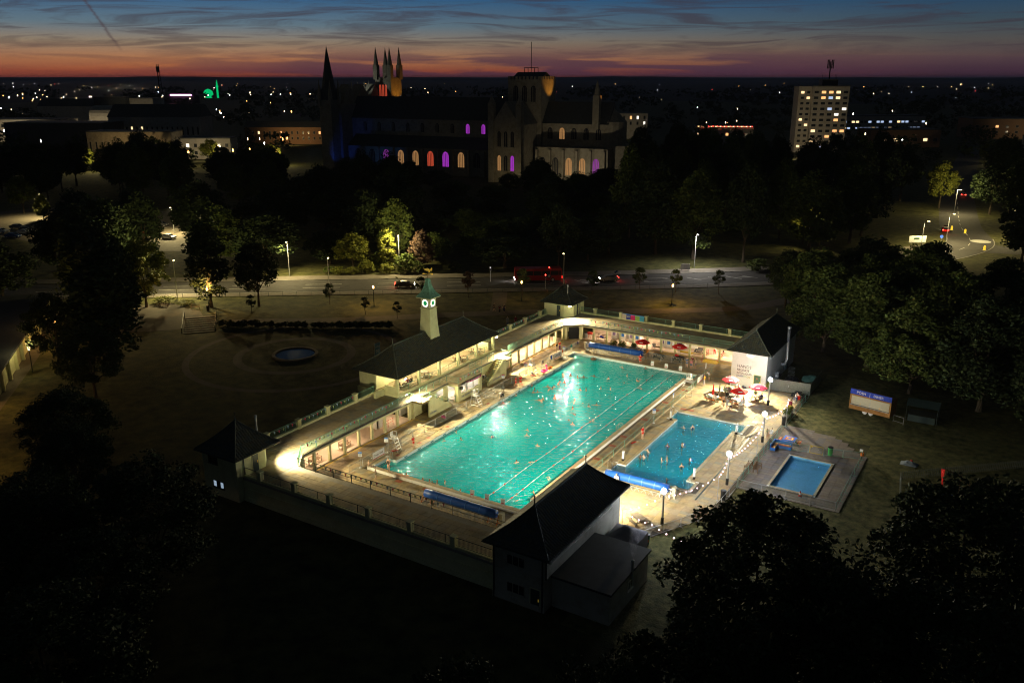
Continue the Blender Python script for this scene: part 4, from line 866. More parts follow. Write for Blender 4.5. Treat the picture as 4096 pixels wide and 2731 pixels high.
def stair(label, ytop, ybot, text):
    """flight from the walkway at ytop down to the deck at ybot with a solid outer parapet"""
    t = thing('staircase', label, 'staircase', (-6.1, (ytop+ybot)/2, 0), group='pavilion staircases'); n = 13; s = 1 if ybot > ytop else -1
    mb = MB(); y0, y1 = sorted((ytop, ytop - s*1.75)); mb.box(-7.0, -5.12, y0, y1, 2.34, ZT+.01); mb.build('landing', m_terr, t)
    for i in range(n):
        a = ytop + (ybot-ytop)*i/n; b = ytop + (ybot-ytop)*(i+1)/n; z = ZT*(1 - (i+1)/(n+.0)) + .0
        if z > .02:
            mb = MB(); mb.box(-6.98, -5.36, min(a, b)+.002, max(a, b)-.002, max(0, z-.5), z); st = mb.build('step', m_terr, t)
            mb = MB(); e = b; mb.box(-6.9, -5.45, e - s*.002, e - s*.09, z+.002, z+.012); mb.build('nosing', m_yellow, st)
    pr = [(ytop - s*.2, .02), (ytop - s*.2, ZT+.22), (ytop + s*.5, ZT+.25), (ybot - s*1.0, .95), (ybot - s*.15, .62), (ybot - s*.1, .02)]
    mb = MB(); vs = [(-5.36, y, z) for y, z in pr] + [(-5.12, y, z) for y, z in pr]; k = len(pr)
    mb.add(vs, [tuple(range(k)), tuple(range(2*k-1, k-1, -1))] + [(i, k+i, k+(i+1) % k, (i+1) % k) for i in range(k)]); mb.build('parapet', m_cream, t)
    mb = MB(); mb.lathe([(.22, 0), (.26, .25), (.2, .4)], (-5.24, ybot - s*.05, 0), 10); mb.build('scroll_end', m_cream, t)
    mb = MB(); mb.box(-6.9, -6.6, ytop - s*1.7, ytop - s*1.45, 0, 2.34); mb.build('pier', m_cream, t)
    textobj(text[0], .30, m_letblue, t, (-5.11, text[1], .42), FACE_E, space=.95)
    return t
stair('cream staircase from the walkway down to the deck, south of the bay', 16.0, 20.6, ('SOMETIMES', 15.9)); stair('cream staircase with yellow-edged steps, north of the bay', 34.9, 30.2, ('DANCE WITH ME', 31.4))
railing('stair_railing', 'green handrail down the south stair and landing', [[(-6.95, 14.3), (-5.25, 14.3), (-5.25, 16.1, ZT), (-5.4, 20.4, .3), (-5.4, 22.2, .05)]], ZT, .95, m_rail, 0, 1.4, (1.0, .55))
railing('stair_railing', 'green handrail down the north stair and landing', [[(-6.95, 36.6), (-5.25, 36.6), (-5.25, 34.9, ZT), (-5.4, 30.4, .3), (-5.4, 28.7, .05)]], ZT, .95, m_rail, 0, 1.4, (1.0, .55))
railing('balcony_railing', 'three-bar green rail round the bay balcony and walkway front', [[(-7.15, 16.4), (-7.15, 22.5), (-5.15, 22.5), (-5.15, 28.3), (-7.15, 28.3), (-7.15, 34.6)]], ZT, .95, m_rail, 0, 1.6, (1.0, .66, .33))
# clock tower
ct = thing('clock_tower', 'pale clock tower with a flared green copper cap and two lit clock faces', 'clock tower', (-12.5, 25.9, 7))
cx, cy = -12.5, 25.9
def sq(mb, levels):
    for (h0, z0), (h1, z1) in zip(levels, levels[1:]): ring_faces(mb, [(cx-h0, cy-h0), (cx+h0, cy-h0), (cx+h0, cy+h0), (cx-h0, cy+h0)], z0, [(cx-h1, cy-h1), (cx+h1, cy-h1), (cx+h1, cy+h1), (cx-h1, cy+h1)], z1)
    h, z = levels[-1]; mb.add([(cx-h, cy-h, z), (cx+h, cy-h, z), (cx+h, cy+h, z), (cx-h, cy+h, z)], [(0,1,2,3)])
mb = MB(); sq(mb, [(1.15, 6.6), (1.04, 7.8), (.92, 9.2), (.84, 10.6), (.80, 11.85)]); mb.build('shaft', m_cream, ct)
mb = MB(); sq(mb, [(.80, 11.8), (.90, 11.82), (.90, 11.92), (.8, 11.94)]); mb.build('band', m_cream, ct)
mb = MB(); sq(mb, [(.76, 11.9), (.76, 13.35), (.9, 13.4)]); mb.build('clock_chamber', m_cream, ct)
mb = MB(); sq(mb, [(1.22, 13.4), (1.26, 13.42), (1.26, 13.52), (1.2, 13.54)]); mb.build('cornice', m_cream, ct)
mb = MB(); sq(mb, [(1.27, 13.525), (1.02, 13.80), (.76, 14.15), (.56, 14.55), (.40, 15.05), (.29, 15.6), (.23, 16.05), (.26, 16.06), (.26, 16.16), (.1, 16.2)]); mb.build('copper_cap', m_copper, ct)
mb = MB()
for sx_, sy_ in ((1,1), (1,-1), (-1,1), (-1,-1)): mb.tube([(cx+sx_*h, cy+sy_*h, z) for h, z in ((1.27, 13.54), (1.02, 13.82), (.76, 14.17), (.56, 14.57), (.40, 15.07), (.29, 15.62), (.23, 16.06))], .03, 5)
mb.build('cap_rib', m_copper, ct)
m_face = mat('clock_green', (.01, .22, .09), .5, .05, 5, emit=(.01, .35, .12), es=.45); m_num = lampmat('clock_numeral', (1.0, .90, .72), 2.2, False); m_cwhite = mat('clock_plate', (.55, .55, .48), .6, .04, 5)
for face in 'SEWN':
    def cp(u, w, d):
        return {'S': (cx+u, cy-.76-d, 12.66+w), 'E': (cx+.76+d, cy+u, 12.66+w), 'N': (cx-u, cy+.76+d, 12.66+w), 'W': (cx-.76-d, cy-u, 12.66+w)}[face]
    def disc(mb, r, d, n=24): mb.add([cp(r*math.cos(2*math.pi*k/n), r*math.sin(2*math.pi*k/n), d) for k in range(n)], [tuple(range(n))])
    mb = MB(); mb.add([cp(u, w, .012) for u, w in ((-.62, -.66), (.62, -.66), (.62, .62), (-.62, .62))], [(0,1,2,3)]); f_ = mb.build('clock_face', m_cwhite, ct)
    mb = MB(); disc(mb, .56, .022); mb.build('bezel', mat('clock_red_rim', (.22, .05, .03), .6), f_) if face == 'S' else mb.build('bezel', MATS['clock_red_rim'], f_)
    mb = MB(); disc(mb, .335, .034); mb.build('dial', m_face, f_)
    for k in range(12):
        a = math.pi/6*k; mb = MB(); da = .19; mb.add([cp(r*math.sin(b), r*math.cos(b), .03) for r, b in ((.35, a-da), (.535, a-da*.95), (.535, a+da*.95), (.35, a+da))], [(0,1,2,3)]); mb.build('numeral', m_num, f_)
    mb = MB()
    for L_, a, wd in ((.36, math.radians(300), .045), (.24, math.radians(280+20), .06), (.34, math.radians(165), .04)): 
        dx, dz = math.sin(a), math.cos(a); mb.add([cp(-dz*wd/2, dx*wd/2, .042), cp(dz*wd/2, -dx*wd/2, .042), cp(dx*L_+dz*wd/4, dz*L_-dx*wd/4, .042), cp(dx*L_-dz*wd/4, dz*L_+dx*wd/4, .042)], [(0,1,2,3)])
    mb.build('hands', m_letter, f_)
wv = thing('weathervane', 'gilded swimmer-and-fish weathervane on top of the clock tower', 'weathervane', (cx, cy, 16.2))
mb = MB(); mb.tube([(cx, cy, 16.18), (cx, cy, 17.25)], .03, 6); mb.build('rod', m_black, wv)
mb = MB(); mb.tube([(cx-.55, cy-.2, 16.78), (cx+.55, cy+.2, 16.78)], .02, 5); mb.tube([(cx+.2, cy-.4, 16.62), (cx-.2, cy+.4, 16.62)], .02, 5); mb.build('compass_arms', m_gold, wv)
fish = [(-.62, .42), (-.45, .22), (-.2, .30), (0, .36), (.2, .26), (.36, .12), (.52, .30), (.62, .48), (.66, .1), (.6, -.05), (.38, -.04), (.3, -.28), (.12, -.30), (.15, -.08), (-.1, -.05), (-.3, .02), (-.42, .10), (-.52, .24)]
ux_, uy_ = .85, .52; mb = MB(); k = len(fish)
vs = [(cx + u*ux_ + s*uy_*.025, cy + u*uy_ - s*ux_*.025, 17.28 + w_) for s in (-1, 1) for u, w_ in fish]
mb.add(vs, [tuple(range(k)), tuple(range(2*k-1, k-1, -1))] + [(i, k+i, k+(i+1) % k, (i+1) % k) for i in range(k)]); mb.build('fish', m_gold, wv)
for u, lab in ((-.6, 'W'), (.6, 'E')): mb = MB(); mb.rbox((cx+u*.94, cy+u*.34, 16.78), (.3, .03, .16), math.atan2(.34, .94)); mb.build('pointer', m_gold, wv)
# ------------------------------------------------------------------ poolside furniture
def ordinal(i): return ['first', 'second', 'third', 'fourth', 'fifth', 'sixth', 'seventh', 'eighth', 'ninth', 'tenth', 'eleventh', 'twelfth', 'thirteenth', 'fourteenth', 'fifteenth', 'sixteenth', 'seventeenth', 'eighteenth', 'nineteenth', 'twentieth'][i]
def mk_picnic(m):
    t = proto('picnic_table')
    for i in range(5): mb = MB(); x = -.36 + .18*i; mb.box(x-.082, x+.082, -.9, .9, .70, .745); mb.build('top_plank', m, t)
    for s in (-1, 1):
        for k in (0, 1): mb = MB(); x = s*(.66 + .15*k); mb.box(x-.07, x+.07, -.9, .9, .42, .46); mb.build('seat_plank', m, t)
        for y in (-.6, .6): mb = MB(); mb.bar((s*.28, y, .7), (s*.62, y+.02, 0), .09, .05); mb.build('leg', m, t)
    for y in (-.6, .6): mb = MB(); mb.box(-.8, .8, y-.05, y+.05, .34, .42); mb.build('seat_bearer', m, t)
    return Kind(t)
def mk_round(m):
    t = proto('round_picnic_table'); mb = MB(); mb.lathe([(.6, .68), (.66, .69), (.66, .74), (.6, .75)], (0,0,0), 16); mb.build('top', m, t)
    mb = MB(); mb.lathe([(.09, 0), (.09, .68)], (0,0,0), 8); mb.build('pedestal', m, t)
    for k in range(4):
        a = math.pi/2*k + .4; c, s = math.cos(a), math.sin(a)
        mb = MB(); mb.rbox((c*1.0, s*1.0, .44), (.30, .85, .045), a); mb.build('seat', m, t)
        mb = MB(); mb.bar((c*.1, s*.1, .55), (c*1.05, s*1.05, .38), .07); mb.bar((c*1.0, s*1.0, .42), (c*1.0, s*1.0, 0), .07); mb.build('leg', m, t)
    return Kind(t)
def mk_umbrella(open_, m):
    t = proto('parasol'); mb = MB(); mb.tube([(0,0,0), (0,0,2.5)], .025, 6); mb.build('pole', m_plastic, t)
    if open_:
        mb = MB(); n = 6; R_ = 1.25; ring = [(R_*math.cos(2*math.pi*k/n), R_*math.sin(2*math.pi*k/n)) for k in range(n)]; half = [(x*.52, y*.52) for x, y in ring]
        vs = [(0, 0, 2.55)] + [(x, y, 2.33) for x, y in half] + [(x, y, 2.02) for x, y in ring] + [(x, y, 1.90) for x, y in ring]
        fs = [(0, 1+k, 1+(k+1) % n) for k in range(n)] + [(1+k, 1+n+k, 1+n+(k+1) % n, 1+(k+1) % n) for k in range(n)] + [(1+n+k, 1+2*n+k, 1+2*n+(k+1) % n, 1+n+(k+1) % n) for k in range(n)]
        mb.add(vs, fs); c = mb.build('canopy', m, t)
        for k in range(0, n, 2):
            x0, y0 = ring[k]; x1, y1 = ring[(k+1) % n]; mx, my = (x0+x1)/2*.80, (y0+y1)/2*.80; a = math.atan2(my, mx); mb = MB(); mb.rbox((mx, my, 2.165), (.14, .55, .012), a); mb.rbox((mx*1.0, my*1.0, 2.17), (.05, .3, .014), a)
            vs = mb.v; mb.v = [(x, y, z + .0 - ((x*math.cos(a)+y*math.sin(a)) - math.hypot(mx, my))*.48 + .012) for x, y, z in vs]; mb.build('printed_band', m_plastic, c)
        for k in range(n): mb = MB(); mb.tube([(0, 0, 2.2), (half[k][0], half[k][1], 2.30)], .012, 4); mb.build('rib', m_plastic, t)
    else:
        mb = MB(); mb.lathe([(.05, .85), (.17, 1.0), (.15, 1.5), (.07, 2.2), (.02, 2.55)], (0,0,0), 8); mb.build('canopy', m, t)
    mb = MB(); mb.lathe([(.24, 0), (.24, .06), (.05, .1)], (0,0,0), 10); mb.build('base', m_black, t)
    return Kind(t)
def mk_bench(m, L_=1.6):
    t = proto('bench')
    for i in range(4): mb = MB(); mb.box(-L_/2, L_/2, -.24 + .12*i, -.14 + .12*i, .42, .45); mb.build('seat_slat', m, t)
    for i in range(12): mb = MB(); x = -L_/2 + .08 + i*(L_-.16)/11; mb.bar((x, .26, .47), (x, .33, .85), .04, .02); mb.build('back_slat', m, t)
    mb = MB(); mb.bar((-L_/2, .34, .88), (L_/2, .34, .88), .07, .04); mb.bar((-L_/2, .26, .46), (L_/2, .26, .46), .05, .04); mb.build('back_rail', m, t)
    for s in (-1, 1):
        x = s*(L_/2 - .03)
        mb = MB(); mb.bar((x, -.22, 0), (x, -.22, .62), .06); mb.build('leg', m, t)
        mb = MB(); mb.bar((x, .27, 0), (x, .35, .92), .06); mb.build('leg', m, t)
        mb = MB(); mb.bar((x, -.27, .63), (x, .32, .66), .07, .04); mb.build('armrest', m, t)
    return Kind(t)
def mk_guard_chair():
    t = proto('lifeguard_chair')
    for s in (-1, 1):
        mb = MB(); mb.tube([(s*.34, .05, 2.35), (s*.34, .12, 1.7), (s*.42, .75, 0)], .03, 6); mb.build('ladder_rail', m_steel, t)
        mb = MB(); mb.tube([(s*.34, .05, 2.35), (s*.34, -.55, 2.3), (s*.34, -.6, 1.55), (s*.46, -.85, 0)], .03, 6); mb.build('leg', m_steel, t)
        mb = MB(); mb.tube([(s*.43, .62, .2), (s*.45, -.8, .2)], .022, 5); mb.build('brace', m_steel, t)
    for i in range(4): mb = MB(); z = .35 + .36*i; y = .62 - .14*i; mb.box(-.36, .36, y-.07, y+.07, z, z+.04); mb.build('tread', m_plastic, t)
    mb = MB(); mb.box(-.36, .36, -.6, .2, 1.5, 1.55); mb.build('platform', m_plastic, t)
    mb = MB(); mb.box(-.24, .24, -.42, .05, 1.78, 1.84); mb.rbox((0, -.44, 2.1), (.46, .05, .56), 0, -.15); mb.build('seat', m_plastic, t)
    mb = MB(); mb.bar((-.15, -.2, 1.55), (-.15, -.2, 1.78), .05); mb.bar((.15, -.2, 1.55), (.15, -.2, 1.78), .05); mb.build('seat_post', m_steel, t)
    return Kind(t)
def mk_sign(kind):
    t = proto('depth_sign'); h = 2.0; mb = MB(); mb.tube([(0,0,0), (0,0,h)], .025, 6); mb.build('post', m_galv, t)
    mb = MB(); mb.box(-.22, .22, -.012, .012, h-.62, h); b = mb.build('board', m_sign, t)
    mb = MB(); mb.box(-.21, .21, -.018, .018, h-.22, h-.01); mb.build('blue_panel', m_signblue, b)
    if kind == 'red': mb = MB(); mb.box(-.21, .21, -.02, .02, h-.12, h-.005); mb.build('red_panel', m_red, b)
    for i in range(3): mb = MB(); mb.box(-.16, .16, -.015, .015, h-.32-.09*i, h-.29-.09*i); mb.build('text_line', m_letblue, b)
    mb = MB(); mb.lathe([(.2, 0), (.2, .05), (.04, .08)], (0,0,0), 8); mb.build('base', m_plastic, t)
    return Kind(t)
K_picnic = mk_picnic(m_greywood); K_dark = mk_picnic(m_black); K_green = mk_picnic(m_rail); K_round = mk_round(m_greywood)
K_red = mk_umbrella(True, m_redfab); K_pink = mk_umbrella(True, m_pinkfab); K_fold = mk_umbrella(False, m_redfab)
K_bench = mk_bench(m_wood); K_guard = mk_guard_chair(); K_sign = mk_sign('blue'); K_signr = mk_sign('red')
g = 'picnic tables on the deck'
K_picnic.put((29.9, 4.4, .0), .95, 'empty grey weathered picnic table beside the nearest lamp post', 'picnic table', g)
K_green.put((24.9, 41.7, .0), 1.25, 'white-topped green picnic table under the folded red parasol', 'picnic table', g)
K_picnic.put((26.1, 45.6, .0), .5, 'grey picnic table under the pink parasol nearest the lettering', 'picnic table', g)
K_dark.put((26.9, 44.0, .0), .3, 'black picnic table between the pink and red parasols', 'picnic table', g)
K_green.put((28.4, 42.1, .0), 1.2, 'green crowded picnic table under the red parasol by the learner pool', 'picnic table', g)
K_picnic.put((30.2, 45.0, .0), 1.3, 'grey picnic table under the pink parasol nearest the door', 'picnic table', g)
K_dark.put((11.2, 55.2, .0), 1.4, 'empty black picnic table in front of the north colonnade', 'picnic table', g)
K_dark.put((14.4, 55.9, .0), 1.3, 'black picnic table under the far red parasol, bags on top', 'picnic table', g)
K_dark.put((7.9, 56.3, .0), 1.4, 'black picnic table half hidden behind the far blue cover roller', 'picnic table', g)
K_dark.put((16.3, 60.4, .34), .2, 'black picnic table inside the north colonnade by the ramp', 'picnic table', g)
K_dark.put((34.8, 49.0, .0), .1, 'black picnic table against the timber fence', 'picnic table', g)
for o in (K_green.root,):
    for c in o.children:
        if c.name.startswith('top_plank'): setmat(c, m_plastic)
        elif c.name.startswith('seat_plank'): setmat(c, m_orange)
for o in bpy.data.objects:
    if o.parent is None and o.get('label') == 'green crowded picnic table under the red parasol by the learner pool':
        for c in o.children:
            if c.name.startswith('top_plank'): setmat(c, m_plastic)
            elif c.name.startswith('seat_plank'): setmat(c, m_orange)
g = 'parasols'
K_fold.put((24.9, 41.7, .0), 0, 'folded red parasol', 'parasol', g); bpy.data.objects
K_pink.put((26.0, 46.0, .0), .3, 'open pink parasol nearest the wall lettering', 'parasol', g); K_red.put((28.4, 42.1, .0), .5, 'open red parasol over the crowded table by the learner pool', 'parasol', g)
K_pink.put((30.2, 45.0, .0), .2, 'open pink parasol in front of the green door', 'parasol', g); K_red.put((8.0, 56.1, .0), .1, 'open red parasol just behind the far blue cover roller', 'parasol', g); K_red.put((14.0, 57.0, .0), .25, 'open red parasol before the mural in the north colonnade', 'parasol', g)
K_fold.root['label'] = 'closed red parasol standing like a cone over a white table'
g = 'round picnic tables on the pavilion veranda'
for i, y in enumerate((16.9, 21.8, 30.5, 34.6)):
    o = K_round.put((-10.4, y, 3.05), .3*i, 'round picnic table on the pavilion veranda, ' + ordinal(i) + ' from the near corner', 'picnic table', g)
    if i == 2: [setmat(c, m_wood) for c in o.children]
g = 'slatted benches'
for x, y, z, rz, lab in ((-8.0, -2.6, .12, math.pi/2, 'slatted wooden bench in the first bays of the west colonnade'), (-8.0, 2.5, .12, math.pi/2, 'slatted wooden bench in the third bay of the west colonnade'), (9.2, 59.3, .12, 0, 'slatted wooden bench with a person inside the north colonnade'), (-1.0, 59.3, .12, 0, 'slatted wooden bench with a blue bag near the corner pier'),
                           (35.62, 22.9, 0, -math.pi/2, 'wooden bench backing on the pool side of the mesh fence'), (36.75, 22.9, 0, math.pi/2, 'pale slatted bench on the paddling pool side of the fence'), (35.05, 8.6, 0, 1.10, 'dark bench against the diagonal fence by the lawn')):
    K_bench.put((x, y, z), rz + (math.pi if False else 0), lab, 'bench', g)
g = 'lifeguard chairs'
for x, y, rz, lab in ((-2.5, 5.3, -math.pi/2, 'tall white lifeguard chair near the deep end sign'), (-2.2, 22.7, -math.pi/2, 'tall white lifeguard chair opposite the bay window'), (-2.2, 37.9, -math.pi/2, 'tall lifeguard chair beside the pink inflatable'), (20.1, 44.5, math.pi/2, 'lifeguard chair with a float by the far right pool corner')):
    K_guard.put((x, y, .0), rz, lab, 'lifeguard chair', g)
g = 'pool depth signs'
for k, x, y, rz, lab in (('b', -2.8, -.6, .6, 'blue and white depth sign nearest the deep end corner'), ('b', -2.9, 4.2, .6, 'blue and white depth sign beside the deep end banner'), ('r', -3.0, 30.8, .6, 'red and blue sign on a post beside two lifeguards'), ('r', -2.9, 37.0, .6, 'red and blue sign on a post before the pink inflatable'), ('r', -2.0, 47.6, .6, 'sign on a post next to the towel rail'),
                      ('b', 21.0, 29.8, .7, 'blue notice on the rail between the two larger pools'), ('b', 21.0, 36.6, 1.6, 'edge-on notice on the rail by the far end of the learner pool')):
    (K_sign if k == 'b' else K_signr).put((x, y, .0), rz, lab, 'sign', g)
t = thing('number_sign', 'tall white number one sign on a pole near the far right pool corner', 'sign', (20.4, 51.1, 0)); mb = MB(); mb.tube([(20.4, 51.1, 0), (20.4, 51.1, 1.6)], .025, 6); mb.build('post', m_galv, t)
textobj('1', 1.25, m_plastic, t, (20.2, 51.08, 1.2), Matrix.Rotation(.55, 3, 'Z') @ FACE_S, 'numeral', .05)
# lane plates on the coping
for i, (x, y) in enumerate(((12.7, -.3), (14.6, -.3), (16.6, -.3), (12.2, 50.3), (14.5, 50.3), (16.8, 50.3))):
    t = thing('lane_plate', 'white lane notice standing on the ' + ('near' if y < 0 else 'far') + ' coping, ' + ordinal(i % 3) + ' from the middle of the pool', 'sign', (x, y, .38), group='lane notices on the coping')
    mb = MB(); mb.rbox((x, y, .80), (.5, .03, .7), .1, -.1); mb.build('plate', m_sign, t); mb = MB(); mb.rbox((x, y - .03, .66), (.36, .03, .1), .1, -.1); mb.build('red_label', m_red, t)
    mb = MB(); mb.bar((x-.2, y, .38), (x-.2, y, .5), .03); mb.bar((x+.2, y, .38), (x+.2, y, .5), .03); mb.build('feet', m_galv, t)
# blue pool-cover rollers
def roller(label, xa, xb, y, boxx, r=.46, z=1.02):
    t = thing('cover_roller', label, 'cover roller', ((xa+xb)/2, y, 0), group='pool cover rollers'); mb = MB()
    n = 18; prev = None
    pts = [(xa + (xb-xa)*i/8, y, z) for i in range(9)]; mb.tube(pts, [r*(1 + .03*math.sin(i*2.1)) for i in range(9)], 18); mb.build('rolled_cover', m_blue, t, True)
    mb = MB()
    for i in range(1, 5): u = xa + (xb-xa)*i/5; mb.tube([(u-.03, y, z), (u+.03, y, z)], r*1.035, 18)
    mb.build('strap', m_bluehi, t)
    mb = MB(); mb.tube([(xa-.55, y, z), (xb+.55, y, z)], .07, 8); mb.build('axle', m_steel, t)
    for u in (xa-.3, xa+.8, xb-.8, xb+.3):
        mb = MB(); mb.bar((u, y-.45, 0), (u, y, z-.3), .05); mb.bar((u, y+.45, 0), (u, y, z-.3), .05); mb.bar((u, y-.45, .06), (u, y+.45, .06), .05); mb.bar((u, y, z-.32), (u, y, z), .06); mb.build('trestle', m_orange if 'deep' in label else m_galv, t)
    mb = MB(); mb.box(boxx-.2, boxx+.2, y-.28, y+.28, .35, 1.35); mb.box(boxx-.1, boxx+.1, y-.1, y+.1, 0, .35); mb.build('drive_box', m_coping, t)
    mb = MB()
    for i in range(9): u = xa + (xb-xa)*(i+.5)/9; mb.bar((u, y-.6, .0), (u+.35, y-.6, .5), .035); mb.bar((u+.35, y-.6, .5), (u+.6, y-.6, 0), .035)
    mb.bar((xa, y-.6, .5), (xb, y-.6, .5), .04); o = mb.build('trolley_frame', m_galv, t); return t
roller('thick blue pool cover rolled up at the near deep end of the main pool', 8.7, 17.6, -3.2, 18.3); roller('blue pool cover roll at the far end of the main pool', -.2, 9.2, 53.3, -.95); roller('light blue cover roll at the near end of the learner pool', 23.0, 30.4, 11.3, 31.1)
# tall bollards round the learner pool
for i, (x, y, lab) in enumerate(((22.5, 32.02, 'far left corner of the learner pool'), (22.4, 17.15, 'near left corner of the learner pool'), (31.35, 32.0, 'far right corner of the learner pool'), (31.25, 17.0, 'near right corner of the learner pool'))):
    t = thing('bollard', 'white bollard with a black foot at the ' + lab, 'bollard', (x, y, 0), group='white bollards round the learner pool')
    mb = MB(); mb.lathe([(.15, .3), (.15, 1.25), (.13, 1.29)], (x, y, 0), 10); mb.build('shaft', m_plastic, t, False); mb = MB(); mb.lathe([(.16, 0), (.16, .3)], (x, y, 0), 10); mb.build('foot', m_black, t); mb = MB(); mb.lathe([(.155, 1.22), (.16, 1.26), (.1, 1.33)], (x, y, 0), 10); mb.build('cap', m_galv, t)
# lamp posts
m_globe = lampmat('lamp_globe', (.86, .92, 1.0), 55, False)
for i, (x, y, pw, lab) in enumerate(((32.1, 5.46, 1900, 'grey lamp post with a dazzling white globe, nearest the grey picnic table'), (34.88, 17.55, 1500, 'grey lamp post by the near right corner of the learner pool'), (34.9, 31.25, 1500, 'grey lamp post by the far right corner of the learner pool'), (32.0, 44.1, 1100, 'grey lamp post beside the tables and the timber fence'))):
    t = thing('lamp_post', lab, 'lamp post', (x, y, 0), group='lamp posts along the learner pool'); mb = MB(); mb.lathe([(.17, .0), (.17, .75), (.13, .78)], (x, y, 0), 10); mb.build('sleeve', m_black, t)
    mb = MB(); mb.lathe([(.12, .75), (.10, 3.35), (.14, 3.4), (.14, 3.46)], (x, y, 0), 10); mb.build('post', m_galv, t)
    mb = MB(); mb.ball((x, y, 3.74), .29, 12); mb.build('globe', m_globe, t, True); mb = MB(); mb.lathe([(.06, 3.46), (.1, 3.5)], (x, y, 0), 8); mb.build('neck', m_galv, t)
    lamp('POINT', (x, y, 4.0), pw, COOL, .2, t)
# festoon lights
m_bulb = lampmat('festoon_bulb', (1.0, .50, .66), 11, False)
def festoon(label, pts, sag=.45, step=.78):
    t = thing('festoon_lights', label, 'string lights', pts[0], group='festoon lights'); line = []
    for a, b in zip(pts, pts[1:]):
        A, B = Vector(a), Vector(b); L_ = (B-A).length; k = max(2, int(L_/step))
        for i in range(k): u = i/k; p = A.lerp(B, u); p.z -= sag * 4*u*(1-u) * min(1, L_/7); line.append(p)
    line.append(Vector(pts[-1])); mb = MB(); mb.tube([tuple(p) for p in line], .012, 4); mb.build('cable', m_black, t)
    for p in line[1:-1]: mb = MB(); mb.ball((p.x, p.y, p.z - .09), .062, 6); mb.build('bulb', m_bulb, t)
    for a, b in zip(line[3::7], line[4::7]): pass
festoon('string of pink-white bulbs from the bin pole past the lamp posts to the far planter', [(28.9, 2.75, 2.0), (32.0, 5.6, 3.1), (35.2, 13.4, 2.9), (34.8, 17.6, 3.2), (35.5, 26.7, 3.0), (34.85, 31.3, 3.2), (36.05, 37.55, 3.0), (35.3, 41.6, 2.8)])
festoon('string of pink-white bulbs sagging over the lawn to the dark tree', [(29.6, 2.0, 2.2), (33.0, .4, 2.7), (36.5, -1.0, 2.7), (40.6, -1.3, 2.7)], .2)
for i, (x, y, h, lab) in enumerate(((35.5, 26.72, 3.05, 'thin grey festoon pole beside the wooden benches'), (35.2, 13.3, 2.95, 'thin grey festoon pole beside the black bin near the lawn'), (36.1, 37.6, 3.05, 'thin grey festoon pole at the fence gap by the far bin'), (28.9, 2.77, 2.05, 'thin dark festoon pole at the corner of the near building'))):
    t = thing('festoon_pole', lab, 'pole', (x, y, 0)); mb = MB(); mb.tube([(x, y, 0), (x, y, h)], .03, 6); mb.build('tube', m_galv, t); mb = MB(); mb.lathe([(.12, 0), (.12, .04), (.04, .1)], (x, y, 0), 8); mb.build('foot', m_galv, t)
m_flags = [mat('flag_pink', (.62, .05, .12), .8, .05), mat('flag_green', (.40, .55, .22), .8, .05), mat('flag_blue', (.30, .48, .68), .8, .05)]
def bunting(label, pts, seed=0, dark=False):
    t = thing('bunting', label, 'bunting', pts[0], group='bunting on the balustrades'); line = []
    for a, b in zip(pts, pts[1:]):
        A, B = Vector(a), Vector(b); k = max(1, int((B-A).length/2.5))
        for i in range(k):
            for q in range(4): u = q/4; p = A.lerp(B, (i+u)/k); p.z -= .13*4*u*(1-u); line.append(p)
    line.append(Vector(pts[-1])); mb = MB(); mb.tube([tuple(p) for p in line], .01, 4); mb.build('cord', m_plastic, t); n = 0
    for p, q in zip(line, line[1:]):
        d = (q-p).normalized(); c = p.lerp(q, .5); h = .16; x = Vector((d.y, -d.x, 0)) * .03
        mb = MB(); a_, b_, c_ = c - d*h*.85, c + d*h*.85, c + Vector((0, 0, -.34)) + x; off = Vector((d.y, -d.x, 0)) * .006
        mb.add([a_-off, b_-off, c_-off, a_+off, b_+off, c_+off], [(0,2,1), (3,4,5), (0,1,4,3), (1,2,5,4), (2,0,3,5)]); mb.build('pennant', m_flags[(n+seed) % 3], t); n += 1
bunting('bright pennants along the west balustrade near the pavilion, deep end', [(-6.93, -5.0, 3.62), (-6.93, 10.8, 3.62)]); bunting('bright pennants along the west balustrade towards the far corner', [(-6.93, 46.5, 3.62), (-6.93, 55.6, 3.62)], 1)
bunting('bright pennants along the north balustrade', [(-2.9, 58.53, 3.62), (14.2, 58.53, 3.62)], 2); bunting('unlit pennants along the south balustrade', [(-2.0, -8.03, 3.62), (15, -8.03, 3.62)], 1)
bunting('faint pennants on the garden railing nearest the near pavilion', [(-12.66, -4.6, 3.65), (-12.66, 9.6, 3.65)], 2); bunting('faint pennants on the garden railing beyond the clock pavilion', [(-12.66, 43.6, 3.65), (-12.66, 58, 3.65)], 0); bunting('red and green pennants round the bay balcony', [(-5.1, 22.6, 3.5), (-5.1, 28.2, 3.5)], 0)
